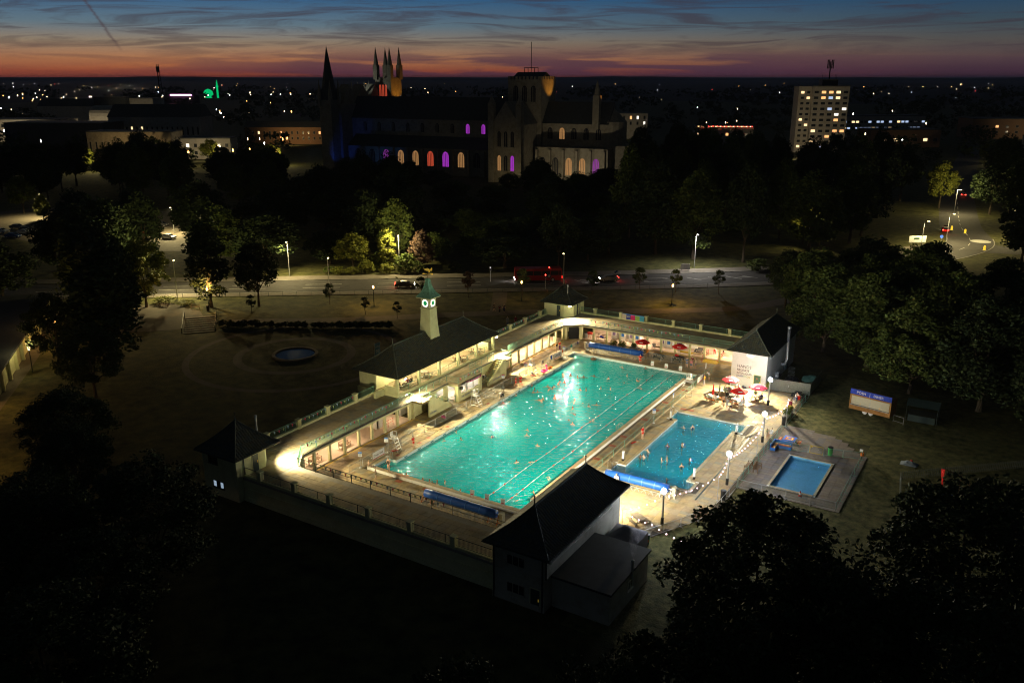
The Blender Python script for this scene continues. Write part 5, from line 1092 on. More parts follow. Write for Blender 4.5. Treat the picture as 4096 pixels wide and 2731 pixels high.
# mesh barriers
def barrier(label, pts, h=1.0, panel=2.3, m=None, name='mesh_barrier', cat='fence', solid=True):
    t = thing(name, label, cat, (*pts[0], 0)); m = m or m_galv
    for a, b in zip(pts, pts[1:]):
        L_ = math.hypot(b[0]-a[0], b[1]-a[1]); k = max(1, round(L_/panel))
        for i in range(k):
            p = (a[0]+(b[0]-a[0])*i/k, a[1]+(b[1]-a[1])*i/k); q = (a[0]+(b[0]-a[0])*(i+1)/k, a[1]+(b[1]-a[1])*(i+1)/k); d = Vector((q[0]-p[0], q[1]-p[1], 0)).normalized()*.05
            p = (p[0]+d.x, p[1]+d.y); q = (q[0]-d.x, q[1]-d.y); mb = MB()
            mb.tube([(*p, 0), (*p, h), (*q, h), (*q, 0)], .022, 5); mb.tube([(*p, .12), (*q, .12)], .018, 5); f = mb.build('panel_frame', m, t)
            if solid: mb = MB(); mb.add([(*p, .12), (*q, .12), (*q, h), (*p, h)], [(0,1,2,3)]); mb.build('mesh', m_mesh, f)
            mb = MB(); nrm = Vector((d.y, -d.x, 0)) * 6; mb.bar((p[0]-nrm.x, p[1]-nrm.y, .02), (p[0]+nrm.x, p[1]+nrm.y, .02), .04); mb.build('foot', m, t)
    return t
barrier('row of mesh barriers along the left side of the main pool', [(-2.8, -2.6), (-2.8, 37.5)]); barrier('mesh barriers hung with towels by the shallow end', [(-2.8, 41.6), (-2.8, 54.4)]); barrier('mesh barriers in front of the far tables', [(9.6, 54.3), (12.0, 54.3), (15.5, 54.4)])
barrier('green mesh fence on the lawn side of the lamp posts', [(36.05, 17.6), (36.1, 35.4)], 1.0, 2.0, m_rail); barrier('green mesh fence by the far tables and planters', [(36.1, 37.7), (36.1, 50)], 1.0, 2.0, m_rail); barrier('mesh fence slanting past the near lamp post to the lawn', [(31.8, 1.9), (33.9, 5.9), (35.8, 10.0), (36.0, 12.2), (36.05, 17.4)], 1.0, 2.3, m_galv)
barrier('mesh fence on the near side of the paddling pool', [(36.1, 17.5), (46.5, 17.6)], 1.0, 2.4, m_galv); barrier('dark green mesh fence on the far side of the paddling pool', [(36.4, 29.9), (40.6, 31.0)], .95, 2.1, m_rail); barrier('dark mesh fence from the yellow gate to the grass corner', [(42.3, 31.1), (46.5, 32.3)], .95, 2.1, m_rail); barrier('dark mesh fence on the right side of the paddling pool', [(46.5, 32.2), (46.5, 17.7)], .95, 2.4, m_rail)
t = thing('gate', 'yellow framed mesh gate of the paddling pool', 'gate', (41.45, 31.05, 0)); mb = MB(); mb.tube([(40.7, 31.02, .08), (40.7, 31.02, 1.0), (42.2, 31.08, 1.0), (42.2, 31.08, .08), (40.7, 31.02, .08)], .035, 5); mb.build('frame', m_yellow, t); mb = MB(); mb.add([(40.7, 31.02, .1), (42.2, 31.08, .1), (42.2, 31.08, 1.0), (40.7, 31.02, 1.0)], [(0,1,2,3)]); mb.build('mesh', m_mesh, t); mb = MB(); mb.box(40.8, 40.95, 30.98, 31.04, .8, .95); mb.build('latch', m_yellow, t)
railing('poolside_rail', 'double handrail along the step between the main and learner pools', [[(21.0, 8.2), (21.0, 45.5)]], 0, .95, m_rail, 0, 3.2, (1.0, .5)); railing('poolside_rail', 'short green handrail on the far deck corner', [[(20.7, 46.6), (20.7, 53.5)]], 0, .95, m_rail, 0, 2.2, (1.0, .5))
def banner(label, x, y0, y1, s, m2, face=1):
    t = thing('banner', label, 'banner', (x, (y0+y1)/2, .1)); mb = MB(); mb.box(x, x+.015, y0, y1, .14, .98); c = mb.build('cloth', m_sign, t); mb = MB(); mb.box(x-.003, x+.019, y0, y1, .12, .2); mb.build('stripe', m2, c)
    if s: textobj(s, .42, m_letter, t, (x+.02, y0+.15, .42), FACE_E, extrude=.004)
    mb = MB(); mb.box(x, x+.02, y0-.03, y0, .1, 1.0); mb.box(x, x+.02, y1, y1+.03, .1, 1.0); mb.build('tie', m_galv, t)
banner('white banner reading Deep end on the mesh barrier', -2.74, 1.5, 3.6, 'Deep end', m_magenta); banner('white banner reading Shallow end on the towel barrier', -2.74, 45.6, 48.1, 'Shallow end', m_magenta); banner('blank white banner with a pink edge by the far right pool corner', 20.74, 47.0, 49.4, '', m_magenta)
# towels on the rail
for i, (y, c, w_) in enumerate(((44.9, (.02, .10, .55), .35), (48.6, (.50, .10, .02), .3), (49.2, (.30, .26, .24), .35), (49.9, (.25, .25, .28), .4), (50.7, (.34, .34, .33), .7), (51.7, (.02, .42, .40), .55), (52.6, (.55, .50, .42), .5), (53.3, (.32, .30, .26), .6), (54.0, (.03, .03, .14), .4), (42.2, (.3, .3, .3), .5))):
    t = MB(); n = 5; vs = []
    for s, zb in ((-.035, .45), (.035, .35 + .1*(i % 3))):
        pass
    pr = [(-.04, .5), (-.03, .8), (-.02, 1.01), (0, 1.035), (.02, 1.01), (.045, .75), (.05, .40 + .07*(i % 3))]
    for k in range(n+1):
        yy = y - w_/2 + w_*k/n
        for dx, z in pr: vs.append((-2.8 + dx + .015*math.sin(k*2 + z*6), yy + .02*math.sin(z*9 + k), z))
    p = len(pr); t.add(vs, [(k*p+j, (k+1)*p+j, (k+1)*p+j+1, k*p+j+1) for k in range(n) for j in range(p-1)])
    nm = ['royal blue', 'rust orange', 'brown', 'dark grey', 'pale grey', 'teal', 'cream', 'dull beige', 'navy', 'grey striped'][i]
    tag(t.build('towel', mat('towel_%d' % i, c, .95, .12, 9), None, True), nm + ' towel draped over the mesh barrier at the shallow end', 'towel', 'towels drying on the barrier')
# pool ladders
def ladder(x, y, s, lab):
    t = thing('pool_ladder', lab, 'ladder', (x, y, .38), group='pool ladders')
    for dy in (-.28, .28): mb = MB(); mb.tube([(x - s*.55, y+dy, .02), (x - s*.55, y+dy, 1.0), (x - s*.45, y+dy, 1.2), (x - s*.2, y+dy, 1.22), (x + s*.12, y+dy, .95), (x + s*.14, y+dy, -.9)], .026, 6); mb.build('handrail', m_steel, t)
    for z in (-.7, -.4, -.1): mb = MB(); mb.box(x + s*.06, x + s*.2, y-.28, y+.28, z, z+.03); mb.build('rung', m_steel, t)
ladder(0, 26.0, 1, 'steel pool ladder on the left wall beside the seated swimmer'); ladder(18.3, 24.6, -1, 'steel pool ladder on the right wall of the main pool'); ladder(-.8, 2.5, .4, 'steel handrail at the deep end steps'); ladder(19.0, 47.6, -.4, 'steel handrail at the far right steps')
for x, y, lab in ((22.0, 15.0, 'handrail by the near left notch of the learner pool'), (31.2, 15.1, 'handrail by the near right notch of the learner pool'), (22.1, 34.2, 'handrail by the far left notch of the learner pool'), (31.2, 34.3, 'handrail by the far right notch of the learner pool')):
    t = thing('pool_handrail', lab, 'handrail', (x, y, 0), group='learner pool handrails')
    for dx in (-.3, .3): mb = MB(); mb.tube([(x+dx, y-.5, .0), (x+dx, y-.5, .85), (x+dx, y-.3, .9), (x+dx, y+.4, .3), (x+dx, y+.45, -.6)], .024, 6); mb.build('tube', m_steel, t)
# bins, planters, oddments
def bin_(x, y, m, lab, lid=None, h=1.0):
    t = thing('litter_bin', lab, 'bin', (x, y, 0), group='litter bins'); mb = MB(); mb.lathe([(.24, 0), (.28, .05), (.30, h-.15), (.31, h)], (x, y, 0), 12); mb.build('body', m, t); mb = MB(); mb.lathe([(.31, h), (.33, h+.02), (.32, h+.1), (.15, h+.16)], (x, y, 0), 12); mb.build('lid', lid or m_black, t)
    mb = MB(); mb.rbox((x+.2, y-.24, .55), (.2, .02, .25), .7); mb.build('label_plate', m_orange if m is m_greendoor else m, t)
bin_(35.65, 13.9, m_black, 'black litter bin at the fence gap near the lawn'); bin_(35.7, 38.2, m_black, 'dark litter bin beside the far festoon pole'); bin_(42.95, 31.6, mat('bin_green', (.02, .33, .04), .5), 'bright green litter bin behind the paddling pool fence'); bin_(32.3, 1.0, m_greendoor, 'green bin with an orange sticker by the gazebo'); bin_(24.55, 51.2, m_brick, 'brown bin against the side of the lettering wall'); bin_(-3.9, 59.2, m_galv, 'grey bin beside the north corner pier'); bin_(-7.5, 54.6, m_cream, 'cream bin in front of the last west columns')
t = thing('ring_buoy_post', 'red plastic rescue-float stand beside the corner bin', 'stand', (-3.2, 59.3, 0)); mb = MB(); mb.bar((-3.4, 59.3, 0), (-3.4, 59.3, .9), .06); mb.bar((-3.0, 59.3, 0), (-3.0, 59.3, .9), .06); mb.build('legs', m_red, t); mb = MB(); mb.box(-3.6, -2.8, 59.1, 59.5, .85, 1.15); mb.build('tray', m_red, t)
def leaves(n, c, r, size, seed, hz=1.0):
    """n small leaf quads filling an ellipsoid"""
    rg = np.random.RandomState(seed); d = rg.normal(size=(n, 3)); d /= np.linalg.norm(d, axis=1)[:, None]; p = d * (rg.rand(n, 1) ** .4) * np.array([r, r, r*hz]) + np.array(c)
    a = rg.normal(size=(n, 3)); a /= np.linalg.norm(a, axis=1)[:, None]; b = np.cross(a, rg.normal(size=(n, 3))); b /= np.linalg.norm(b, axis=1)[:, None]; s = size * (.6 + .8*rg.rand(n, 1))
    v = np.stack([p - a*s, p + b*s*.5, p + a*s, p - b*s*.5], 1).reshape(-1, 3); return v.tolist(), [(4*i, 4*i+1, 4*i+2, 4*i+3) for i in range(n)]
def planter(x, y, lab, sx_=1.2, sy_=.6, flower=None, seed=1, r=.55):
    t = thing('planter', lab, 'planter', (x, y, 0), group='planters'); mb = MB(); mb.add([(x-sx_*.42, y-sy_*.42, 0), (x+sx_*.42, y-sy_*.42, 0), (x+sx_*.42, y+sy_*.42, 0), (x-sx_*.42, y+sy_*.42, 0), (x-sx_/2, y-sy_/2, .5), (x+sx_/2, y-sy_/2, .5), (x+sx_/2, y+sy_/2, .5), (x-sx_/2, y+sy_/2, .5)], [(0,3,2,1), (4,5,6,7), (0,1,5,4), (1,2,6,5), (2,3,7,6), (3,0,4,7)]); mb.build('trough', m_concrete, t)
    mb = MB(); mb.add(*leaves(420, (x, y, .75), r, .10, seed, .75)); mb.build('foliage', m_leafy if flower else m_leaf, t)
    if flower: mb = MB(); mb.add(*leaves(120, (x, y, .95), r*.8, .07, seed+50, .6)); mb.build('flowers', flower, t)
planter(2.4, 57.0, 'planter of tall yellow flowers nearest the blue bag bench', 1.2, .7, m_flower, 1, .7); planter(4.0, 57.1, 'planter of sprawling yellow flowers behind the far cover roller', 1.3, .7, m_flower, 2, .7); planter(5.9, 57.6, 'low planter of small green plants behind the far cover roller', 1.3, .7, None, 3, .5); planter(35.3, 41.0, 'long pale planter of green plants against the far fence', .8, 2.0, None, 4, .6); planter(35.3, 42.6, 'planter of orange flowers against the far fence', .7, 1.0, m_flower, 5, .5)
t = thing('potted_conifer', 'small yellow-green potted shrub at the corner of the lettering building', 'potted plant', (30.45, 49.6, 0)); mb = MB(); mb.lathe([(.2, 0), (.26, .4)], (30.45, 49.6, 0), 8); mb.build('pot', m_concrete, t); mb = MB(); mb.add(*leaves(300, (30.45, 49.6, .95), .32, .09, 9, 1.8)); mb.build('foliage', m_leafy, t)
m_pinkp = mat('pink_inflatable', (.85, .06, .30), .35, .05)
t = thing('flamingo_inflatable', 'pink flamingo inflatable lying by the pool edge', 'inflatable', (-1.2, 40.0, 0)); mb = MB(); mb.tube([(-1.2+.5*math.cos(a), 40.0+.5*math.sin(a), .16) for a in np.linspace(0, 2*math.pi, 15)], .17, 8, False); mb.build('ring', m_pinkp, t, True); mb = MB(); mb.tube([(-1.2, 40.45, .2), (-1.2, 40.62, .55), (-1.2, 40.55, .9), (-1.2, 40.35, 1.0), (-1.2, 40.2, .85)], [.12, .11, .10, .12, .05], 8); mb.build('neck', m_pinkp, t, True)
t = thing('dinghy', 'orange inflatable ring boat beside the pink flamingo', 'inflatable', (-1.0, 41.2, 0)); mb = MB(); mb.tube([(-1.0+.42*math.cos(a), 41.3+.62*math.sin(a), .2) for a in np.linspace(0, 2*math.pi, 15)], .19, 8, False); mb.build('tube', m_orange, t, True); mb = MB(); mb.lathe([(.4, .1), (.4, .13)], (-1, 41.3, 0), 12); mb.build('floor', m_coping, t)
def beach_ball(x, y, z, lab):
    t = thing('beach_ball', lab, 'ball', (x, y, z), group='beach balls'); n = 12; 
    for k in range(6):
        mb = MB(); vs = []
        for i in range(7):
            for j in range(3): a = 2*math.pi*(k + j/2)/6; e = math.pi*i/6; vs.append((x+.19*math.sin(e)*math.cos(a), y+.19*math.sin(e)*math.sin(a), z-.19*math.cos(e)))
        mb.add(vs, [(i*3+j, i*3+j+1, (i+1)*3+j+1, (i+1)*3+j) for i in range(6) for j in range(2)]); mb.build('gore', (m_plastic, m_signblue, m_plastic, m_red, m_plastic, m_signblue)[k], t, True)
beach_ball(-2.5, 38.2, .19, 'white and pink ball under the lifeguard chair'); beach_ball(26.95, 25.1, .12, 'blue and white beach ball held by a swimmer mid learner pool'); beach_ball(29.25, 21.45, .1, 'blue and white beach ball held by a swimmer right of the learner pool'); beach_ball(5.6, 14.6, .12, 'pale ball floating by the left wall of the main pool')
def buoy(x, y, lab, rz=0.0):
    t = thing('rescue_tube', lab, 'rescue tube', (x, y, .08), group='red rescue tubes'); mb = MB(); c, s = math.cos(rz), math.sin(rz); mb.tube([(x-.45*c, y-.45*s, .09), (x-.2*c, y-.2*s, .1), (x+.2*c, y+.2*s, .1), (x+.45*c, y+.45*s, .09)], [.06, .09, .09, .06], 8); mb.build('foam', m_red, t, True); mb = MB(); mb.tube([(x+.45*c, y+.45*s, .09), (x+.7*c, y+.6*s, .04), (x+.6*c, y+.9*s, .03)], .015, 4); mb.build('strap', m_plastic, t)
buoy(-1.7, 37.4, 'red rescue tube on the deck below the lifeguard chair', .3); buoy(21.4, 22.5, 'red rescue tube on the kerb near the lifeguard by the learner pool', 1.2); buoy(-2.3, 5.0, 'red rescue tube by the chair at the deep end', .7)
t = thing('paddle_board', 'slim pale board lying on the deck by the far lamp post', 'board', (33.1, 32.7, 0)); mb = MB(); mb.prism([(33.1 + (-.5 + 1.0*u)*.9 + w_*.5*math.sin(math.pi*u)*.4, 32.7 + (-.5+u)*2.6 - w_*.12*math.sin(math.pi*u)) for w_, us in ((1, np.linspace(0, 1, 7)), (-1, np.linspace(.98, .02, 7))) for u in us], .03, .1); mb.build('hull', m_coping, t); mb = MB(); mb.box(33.05, 33.15, 32.0, 33.3, .1, .108); mb.build('stripe', m_black, t)
t = thing('notice_frame', 'black two-pane frame leaning on the poolside rail', 'frame', (21.4, 41.2, 0)); mb = MB(); mb.tube([(21.3, 40.7, .05), (21.3, 40.7, 1.05), (21.9, 41.4, 1.05), (21.9, 41.4, .05), (21.3, 40.7, .05)], .025, 5); mb.tube([(21.3, 40.7, .6), (21.9, 41.4, .6)], .02, 5); mb.build('frame', m_black, t)
for x, y, lab, c in ((27.0, 49.0, 'pile of dark bags and towels at the foot of the lettering wall', (.03, .03, .05)), (-.9, 59.0, 'blue bag on the bench by the corner pier', (.02, .03, .4)), (14.0, 55.7, 'red bag on the far black table', (.5, .03, .03)), (-3.6, 16.7, 'black and pink rucksack against the mesh barrier', (.6, .02, .2))):
    zz = .75 if y == 55.7 else (.58 if y == 59.0 else 0); t = thing('bag', lab, 'bag', (x, y, zz)); mb = MB(); mb.ball((x, y, zz+.2), .26, 9, .8); mb.ball((x+.3, y+.05, zz+.14), .2, 8, .7); mb.build('body', mat('bag_cloth_%d' % int(x*10), c, .9, .2, 9), t, True); mb = MB(); mb.tube([(x-.15, y-.1, zz+.35), (x, y-.12, zz+.52), (x+.15, y-.1, zz+.35)], .02, 5); mb.build('handle', m_black, t)
# children's table and sofa
m_t1, m_t2, m_t3 = mat('toy_blue', (.02, .14, .55), .5), mat('toy_red', (.60, .06, .02), .5), mat('toy_yellow', (.70, .50, .10), .5)
t = thing('childrens_table', 'square blue red and yellow childrens picnic table', 'picnic table', (37.9, 32.5, 0))
for k, (s, m) in enumerate(((.75, m_t1), (.5, m_t2), (.38, m_t3), (.26, m_t2), (.16, m_t1))): mb = MB(); mb.box(37.9-s, 37.9+s, 32.5-s, 32.5+s, .62 + .004*k, .70 + .006*k); mb.build('top_panel', m, t)
for a in range(4):
    c, s = math.cos(a*math.pi/2), math.sin(a*math.pi/2)
    for q, m in enumerate((m_t2, m_t3, m_t2)): mb = MB(); d = 1.05 + .12*q; mb.rbox((37.9+c*d, 32.5+s*d, .40), (.11, 1.2, .05), a*math.pi/2); mb.build('seat_slat', m, t)
    mb = MB(); mb.bar((37.9+c*.5, 32.5+s*.5, .62), (37.9+c*1.15, 32.5+s*1.15, 0), .1); mb.build('leg', m_rail, t)
t = thing('childrens_sofa', 'curved blue and red childrens bench in the paddling pool corner', 'bench', (37.2, 30.5, 0))
for q, (x0, x1, y0, y1) in enumerate(((36.5, 37.0, 29.2, 31.0), (37.0, 38.6, 30.4, 31.0))):
    mb = MB(); mb.box(x0, x1, y0, y1, .05, .42); mb.build('base', m_t1, t)
    for k in range(4):
        mb = MB()
        if q: mb.box(x0 + .05, x1 - .05, y0 + .04 + .13*k, y0 + .15 + .13*k, .42, .46)
        else: mb.box(x0 + .03 + .11*k, x0 + .12 + .11*k, y0 + .05, y1 - .05, .42, .46)
        mb.build('seat_slat', (m_t2, m_t3)[k % 2], t)
mb = MB(); mb.box(36.38, 36.5, 29.2, 31.12, .05, .85); mb.box(36.5, 38.6, 31.0, 31.12, .05, .85); mb.build('back', m_t1, t)
def cone(x, y, lab, h=.75):
    t = thing('traffic_cone', lab, 'traffic cone', (x, y, -.05), group='traffic cones'); mb = MB(); mb.box(x-.24, x+.24, y-.24, y+.24, -.05, .0); mb.build('base', m_black, t); mb = MB(); mb.lathe([(.19, 0), (.14, h*.3)], (x, y, 0), 12); mb.lathe([(.09, h*.6), (.04, h)], (x, y, 0), 12); mb.build('cone', m_red, t); mb = MB(); mb.lathe([(.14, h*.3), (.09, h*.6)], (x, y, 0), 12); mb.build('sleeve', m_plastic, t)
cone(37.5, -.6, 'red and white traffic cone alone on the lawn'); cone(42.5, 19.1, 'red cone at the near edge of the paddling pool', .6)
t = thing('warning_stand', 'orange and black warning stand at the corner of the paddling fence', 'stand', (46.4, 32.4, 0)); mb = MB(); mb.bar((46.4, 32.4, 0), (46.4, 32.4, 1.0), .06); mb.build('post', m_black, t); mb = MB(); mb.lathe([(.18, .45), (.18, .85)], (46.4, 32.4, 0), 10); mb.build('lifebuoy_case', m_orange, t); mb = MB(); mb.box(46.1, 46.45, 32.3, 32.34, 1.0, 1.3); mb.build('plate', m_sign, t)
# food trailer on the lawn
ft = thing('food_trailer', 'timber-clad food trailer with a shut hatch and blue sign board', 'trailer', (44.6, 48.2, 0)); A = Vector((41.85, 47.95, 0)); B = Vector((47.25, 46.85, 0)); D = (B-A).normalized(); NV = Vector((-D.y, D.x, 0)); L_ = (B-A).length
def tb(mb, u0, u1, d0, d1, z0, z1):
    pts = [A + D*u + NV*d for u, d in ((u0, d0), (u1, d0), (u1, d1), (u0, d1))]; mb.prism([(p.x, p.y) for p in pts], z0, z1)
m_clad = mat('larch_cladding', (.34, .17, .05), .75, .2, 8, bump=.3, bscale=20); m_hatch = mat('hatch', (.50, .47, .36), .7, .05, 2)
mb = MB(); tb(mb, .06, L_-.06, .06, 2.3, .35, 2.55); mb.build('body', m_clad, ft)
for i in range(24): mb = MB(); u = .12 + (L_-.24)*i/24; tb(mb, u+.006, u+(L_-.24)/24-.006, .03, .06, .38, 1.02); mb.build('cladding_board', m_clad, ft)
for u0, u1 in ((.25, L_/2-.04), (L_/2+.04, L_-.25)):
    mb = MB(); tb(mb, u0, u1, .0, .06, 1.12, 2.30); hh = mb.build('hatch', m_hatch, ft); mb = MB(); tb(mb, (u0+u1)/2-.02, (u0+u1)/2+.02, -.03, .0, 1.12, 1.45); mb.build('handle', m_gold, hh)
mb = MB(); tb(mb, .2, L_-.2, -.22, .02, 1.03, 1.09); mb.build('counter', m_galv, ft); mb = MB(); tb(mb, L_/2-.04, L_/2+.04, -.01, .06, 1.12, 2.3); mb.build('centre_post', m_galv, ft)
mb = MB(); tb(mb, .02, .16, .0, .1, .38, 2.5); tb(mb, L_-.16, L_-.02, .0, .1, .38, 2.5); tb(mb, .02, L_-.02, .0, .1, 2.34, 2.5); mb.build('trim', m_clad, ft)
mb = MB(); tb(mb, .02, L_-.02, -.02, .06, 2.52, 3.25); sb = mb.build('sign_board', mat('sign_royal_blue', (.012, .045, .42), .5, .05), ft)
rot = Matrix((D, Vector((0,0,1)), -NV)).transposed()
for s, u, sz in (('POSH', .85, .50), ('|', 2.55, .55), ('DINER', 3.1, .46)): p = A + D*u - NV*.028; textobj(s, sz, m_plastic, ft, (p.x, p.y, 2.70), rot, extrude=.006)
for s, u in (('STREET', .5), ('FOOD', 2.2), ('STREET', 3.6)): p = A + D*u - NV*.024; textobj(s, .22, m_brick, ft, (p.x, p.y, .84), rot, extrude=.004)
for u in (2.15, 2.95): c = A + D*u + NV*.2; mb = MB(); mb.tube([tuple(c + Vector((0,0,.28)) - NV*.12), tuple(c + Vector((0,0,.28)) + NV*.12)], .30, 14); mb.build('wheel', m_plastic, ft)
t = thing('metal_barrier', 'small steel crowd barrier beside the food trailer', 'barrier', (48.1, 46.6, 0)); mb = MB(); mb.tube([(47.7, 46.8, 0), (47.7, 46.8, .95), (49.0, 46.3, .95), (49.0, 46.3, 0)], .025, 5); mb.tube([(47.7, 46.8, .2), (49.0, 46.3, .2)], .02, 5); mb.build('frame', m_galv, t)
t = thing('market_stall', 'dark covered stall in the shade behind the food trailer', 'stall', (51, 49.5, 0)); mb = MB(); mb.box(49.2, 52.5, 48.3, 50.6, .0, .9); mb.build('counter', m_darkdoor, t); mb = MB(); mb.add([(48.9, 48, 2.2), (52.8, 48, 2.2), (52.8, 51, 2.2), (48.9, 51, 2.2), (48.9, 49.5, 2.8), (52.8, 49.5, 2.8)], [(0,1,5,4), (3,4,5,2), (0,4,3), (1,2,5)]); mb.build('awning', m_darkdoor, t); mb = MB(); [mb.bar((x, y, 0), (x, y, 2.2), .06) for x in (49, 52.7) for y in (48.1, 50.9)]; mb.build('posts', m_darkdoor, t)
t = thing('rubbish_heap', 'crumpled grey sheet and rubbish heaped on the lawn', 'heap', (51.4, 34.1, -.05)); mb = MB(); rg = random.Random(4); n = 9; vs = [(51.4 + (i/n-.5)*1.9, 34.1 + (j/n-.5)*1.3, -.05 + (.34*math.sin(math.pi*i/n)*math.sin(math.pi*j/n))*(.6+.8*rg.random())) for i in range(n+1) for j in range(n+1)]; mb.add(vs, [(i*(n+1)+j, (i+1)*(n+1)+j, (i+1)*(n+1)+j+1, i*(n+1)+j+1) for i in range(n) for j in range(n)]); mb.build('sheet', mat('grey_sheet', (.22, .26, .28), .6, .3, 6), t); mb = MB(); mb.ball((51.6, 34.3, .32), .16, 6); mb.build('red_scrap', m_red, t)
# play area
t = thing('picket_fence', 'dark picket fence round the play area on the lawn', 'fence', (51.1, 29.1, 0))
for a, b in (((51.1, 29.2), (63.5, 40.6)), ((51.1, 29.2), (52.6, 18.5))):
    L2 = math.hypot(b[0]-a[0], b[1]-a[1]); k = int(L2/.24)
    for i in range(k): u = i/k; mb = MB(); x, y = a[0]+(b[0]-a[0])*u, a[1]+(b[1]-a[1])*u; mb.box(x-.045, x+.045, y-.012, y+.012, -.05, .95); mb.build('picket', m_galv if a == b else m_fencewood, t)
    for z in (.25, .75): mb = MB(); mb.bar((*a, z), (*b, z), .05); mb.build('rail', m_fencewood, t)
t = thing('play_frame', 'wooden play frame with a red sail and blue slide foot', 'play frame', (56.2, 27.4, 0))
for x, y, h in ((55.6, 27.0, 3.3), (57.1, 28.2, 2.4), (56.6, 26.7, 1.6), (58.0, 27.4, 1.9), (59.4, 29.1, 1.5), (59.9, 28.8, 1.3)): mb = MB(); mb.bar((x, y, -.05), (x, y, h), .13); mb.build('post', m_wood, t)
mb = MB(); mb.bar((55.6, 27.0, 3.2), (57.1, 28.2, 2.3), .1); mb.bar((56.6, 26.7, 1.4), (58.0, 27.4, 1.6), .08); mb.build('beam', m_wood, t)
mb = MB(); mb.add([(55.5, 26.98, 3.2), (55.1, 27.3, 3.05), (55.45, 26.95, 1.2), (55.62, 27.0, 1.1)], [(0,1,2,3)]); mb.add([(55.52, 27.02, 3.2), (55.12, 27.34, 3.05), (55.47, 26.99, 1.2), (55.64, 27.04, 1.1)], [(3,2,1,0)]); mb.build('sail', m_redfab, t)
mb = MB(); mb.box(55.7, 56.6, 26.5, 26.6, .0, .7); mb.build('blue_panel', m_t1, t)
# banners: lido flag and event banner on the north parapet
t = thing('lido_flag', 'upright pale blue banner reading LIDO 90 behind the clock pavilion', 'banner', (-18.9, 21.6, 0)); mb = MB(); mb.tube([(-18.95, 21.2, 0), (-18.95, 21.2, 6.7)], .04, 6); mb.build('pole', m_galv, t); mb = MB(); mb.box(-18.9, -18.87, 21.25, 22.35, 4.4, 6.6); mb.build('cloth', mat('pale_blue_cloth', (.16, .30, .42), .8, .05), t); textobj('LIDO', .42, m_sign, t, (-18.86, 21.32, 5.9), FACE_E, extrude=.004); textobj('90', .78, m_sign, t, (-18.86, 21.33, 5.1), FACE_E, extrude=.004)
t = thing('event_banner', 'multicoloured event banner on the north parapet railing', 'banner', (2.3, 64.7, 2.9)); cols = [(.45, .40, .35), (.03, .05, .25), (.50, .02, .14), (.22, .38, .10), (.05, .30, .50)]
for i, c in enumerate(cols): mb = MB(); mb.box(.3 + .84*i, 1.13 + .84*i, 64.66, 64.68, 2.85, 3.75); mb.build('panel', mat('banner_%d' % i, c, .8, .3, 14), t)
mb = MB(); mb.box(.25, 4.55, 64.655, 64.675, 3.75, 3.84); mb.build('top_edge', m_signblue, t); textobj('LIDO', .3, m_sign, t, (1.2, 64.65, 3.3), FACE_S, extrude=.004)
# ------------------------------------------------------------------ people
BASE = dict(pelvis=(0,0,.95), spine=(0,0,1.13), chest=(0,.01,1.32), neck=(0,0,1.47), jaw=(0,.03,1.545), head=(0,.015,1.63), crown=(0,0,1.72))
for s, k in ((-1, 'l'), (1, 'r')):
    BASE.update({k+'sh': (s*.175, 0, 1.405), k+'el': (s*.235, -.03, 1.13), k+'wr': (s*.25, .04, .90), k+'pa': (s*.25, .07, .82), k+'fi': (s*.245, .09, .74), k+'th': (s*.215, .11, .83),
                 k+'hi': (s*.09, 0, .89), k+'kn': (s*.10, .02, .50), k+'an': (s*.10, -.02, .09), k+'to': (s*.115, .15, .035)})
RAD = dict(pelvis=(.155,.115), spine=(.135,.10), chest=(.165,.115), neck=(.058,.058), jaw=(.068,.08), head=(.078,.098), crown=(.045,.055), sh=(.062,.062), el=(.044,.044), wr=(.03,.03), pa=(.045,.025), fi=(.022,.014), th=(.014,.014), hi=(.098,.10), kn=(.062,.064), an=(.04,.044), to=(.042,.03))
EDG = [('pelvis','spine'), ('spine','chest'), ('chest','neck'), ('neck','jaw'), ('jaw','head'), ('head','crown')]
for k in 'lr': EDG += [('chest', k+'sh'), (k+'sh', k+'el'), (k+'el', k+'wr'), (k+'wr', k+'pa'), (k+'pa', k+'fi'), (k+'pa', k+'th'), ('pelvis', k+'hi'), (k+'hi', k+'kn'), (k+'kn', k+'an'), (k+'an', k+'to')]
def arm(p, k, el, wr, pa=None):
    s = -1 if k == 'l' else 1; p[k+'el'] = el; p[k+'wr'] = wr; d = Vector(wr) - Vector(el); d.normalize(); w_ = Vector(wr)
    p[k+'pa'] = tuple(w_ + d*.085); p[k+'fi'] = tuple(w_ + d*.175 + Vector((0, .01, -.01))); p[k+'th'] = tuple(w_ + d*.09 + Vector((-s*.04, .02, .02)))
def leg(p, k, kn, an):
    p[k+'kn'] = kn; p[k+'an'] = an; p[k+'to'] = (an[0] + .01, an[1] + .17, an[2] - .05)
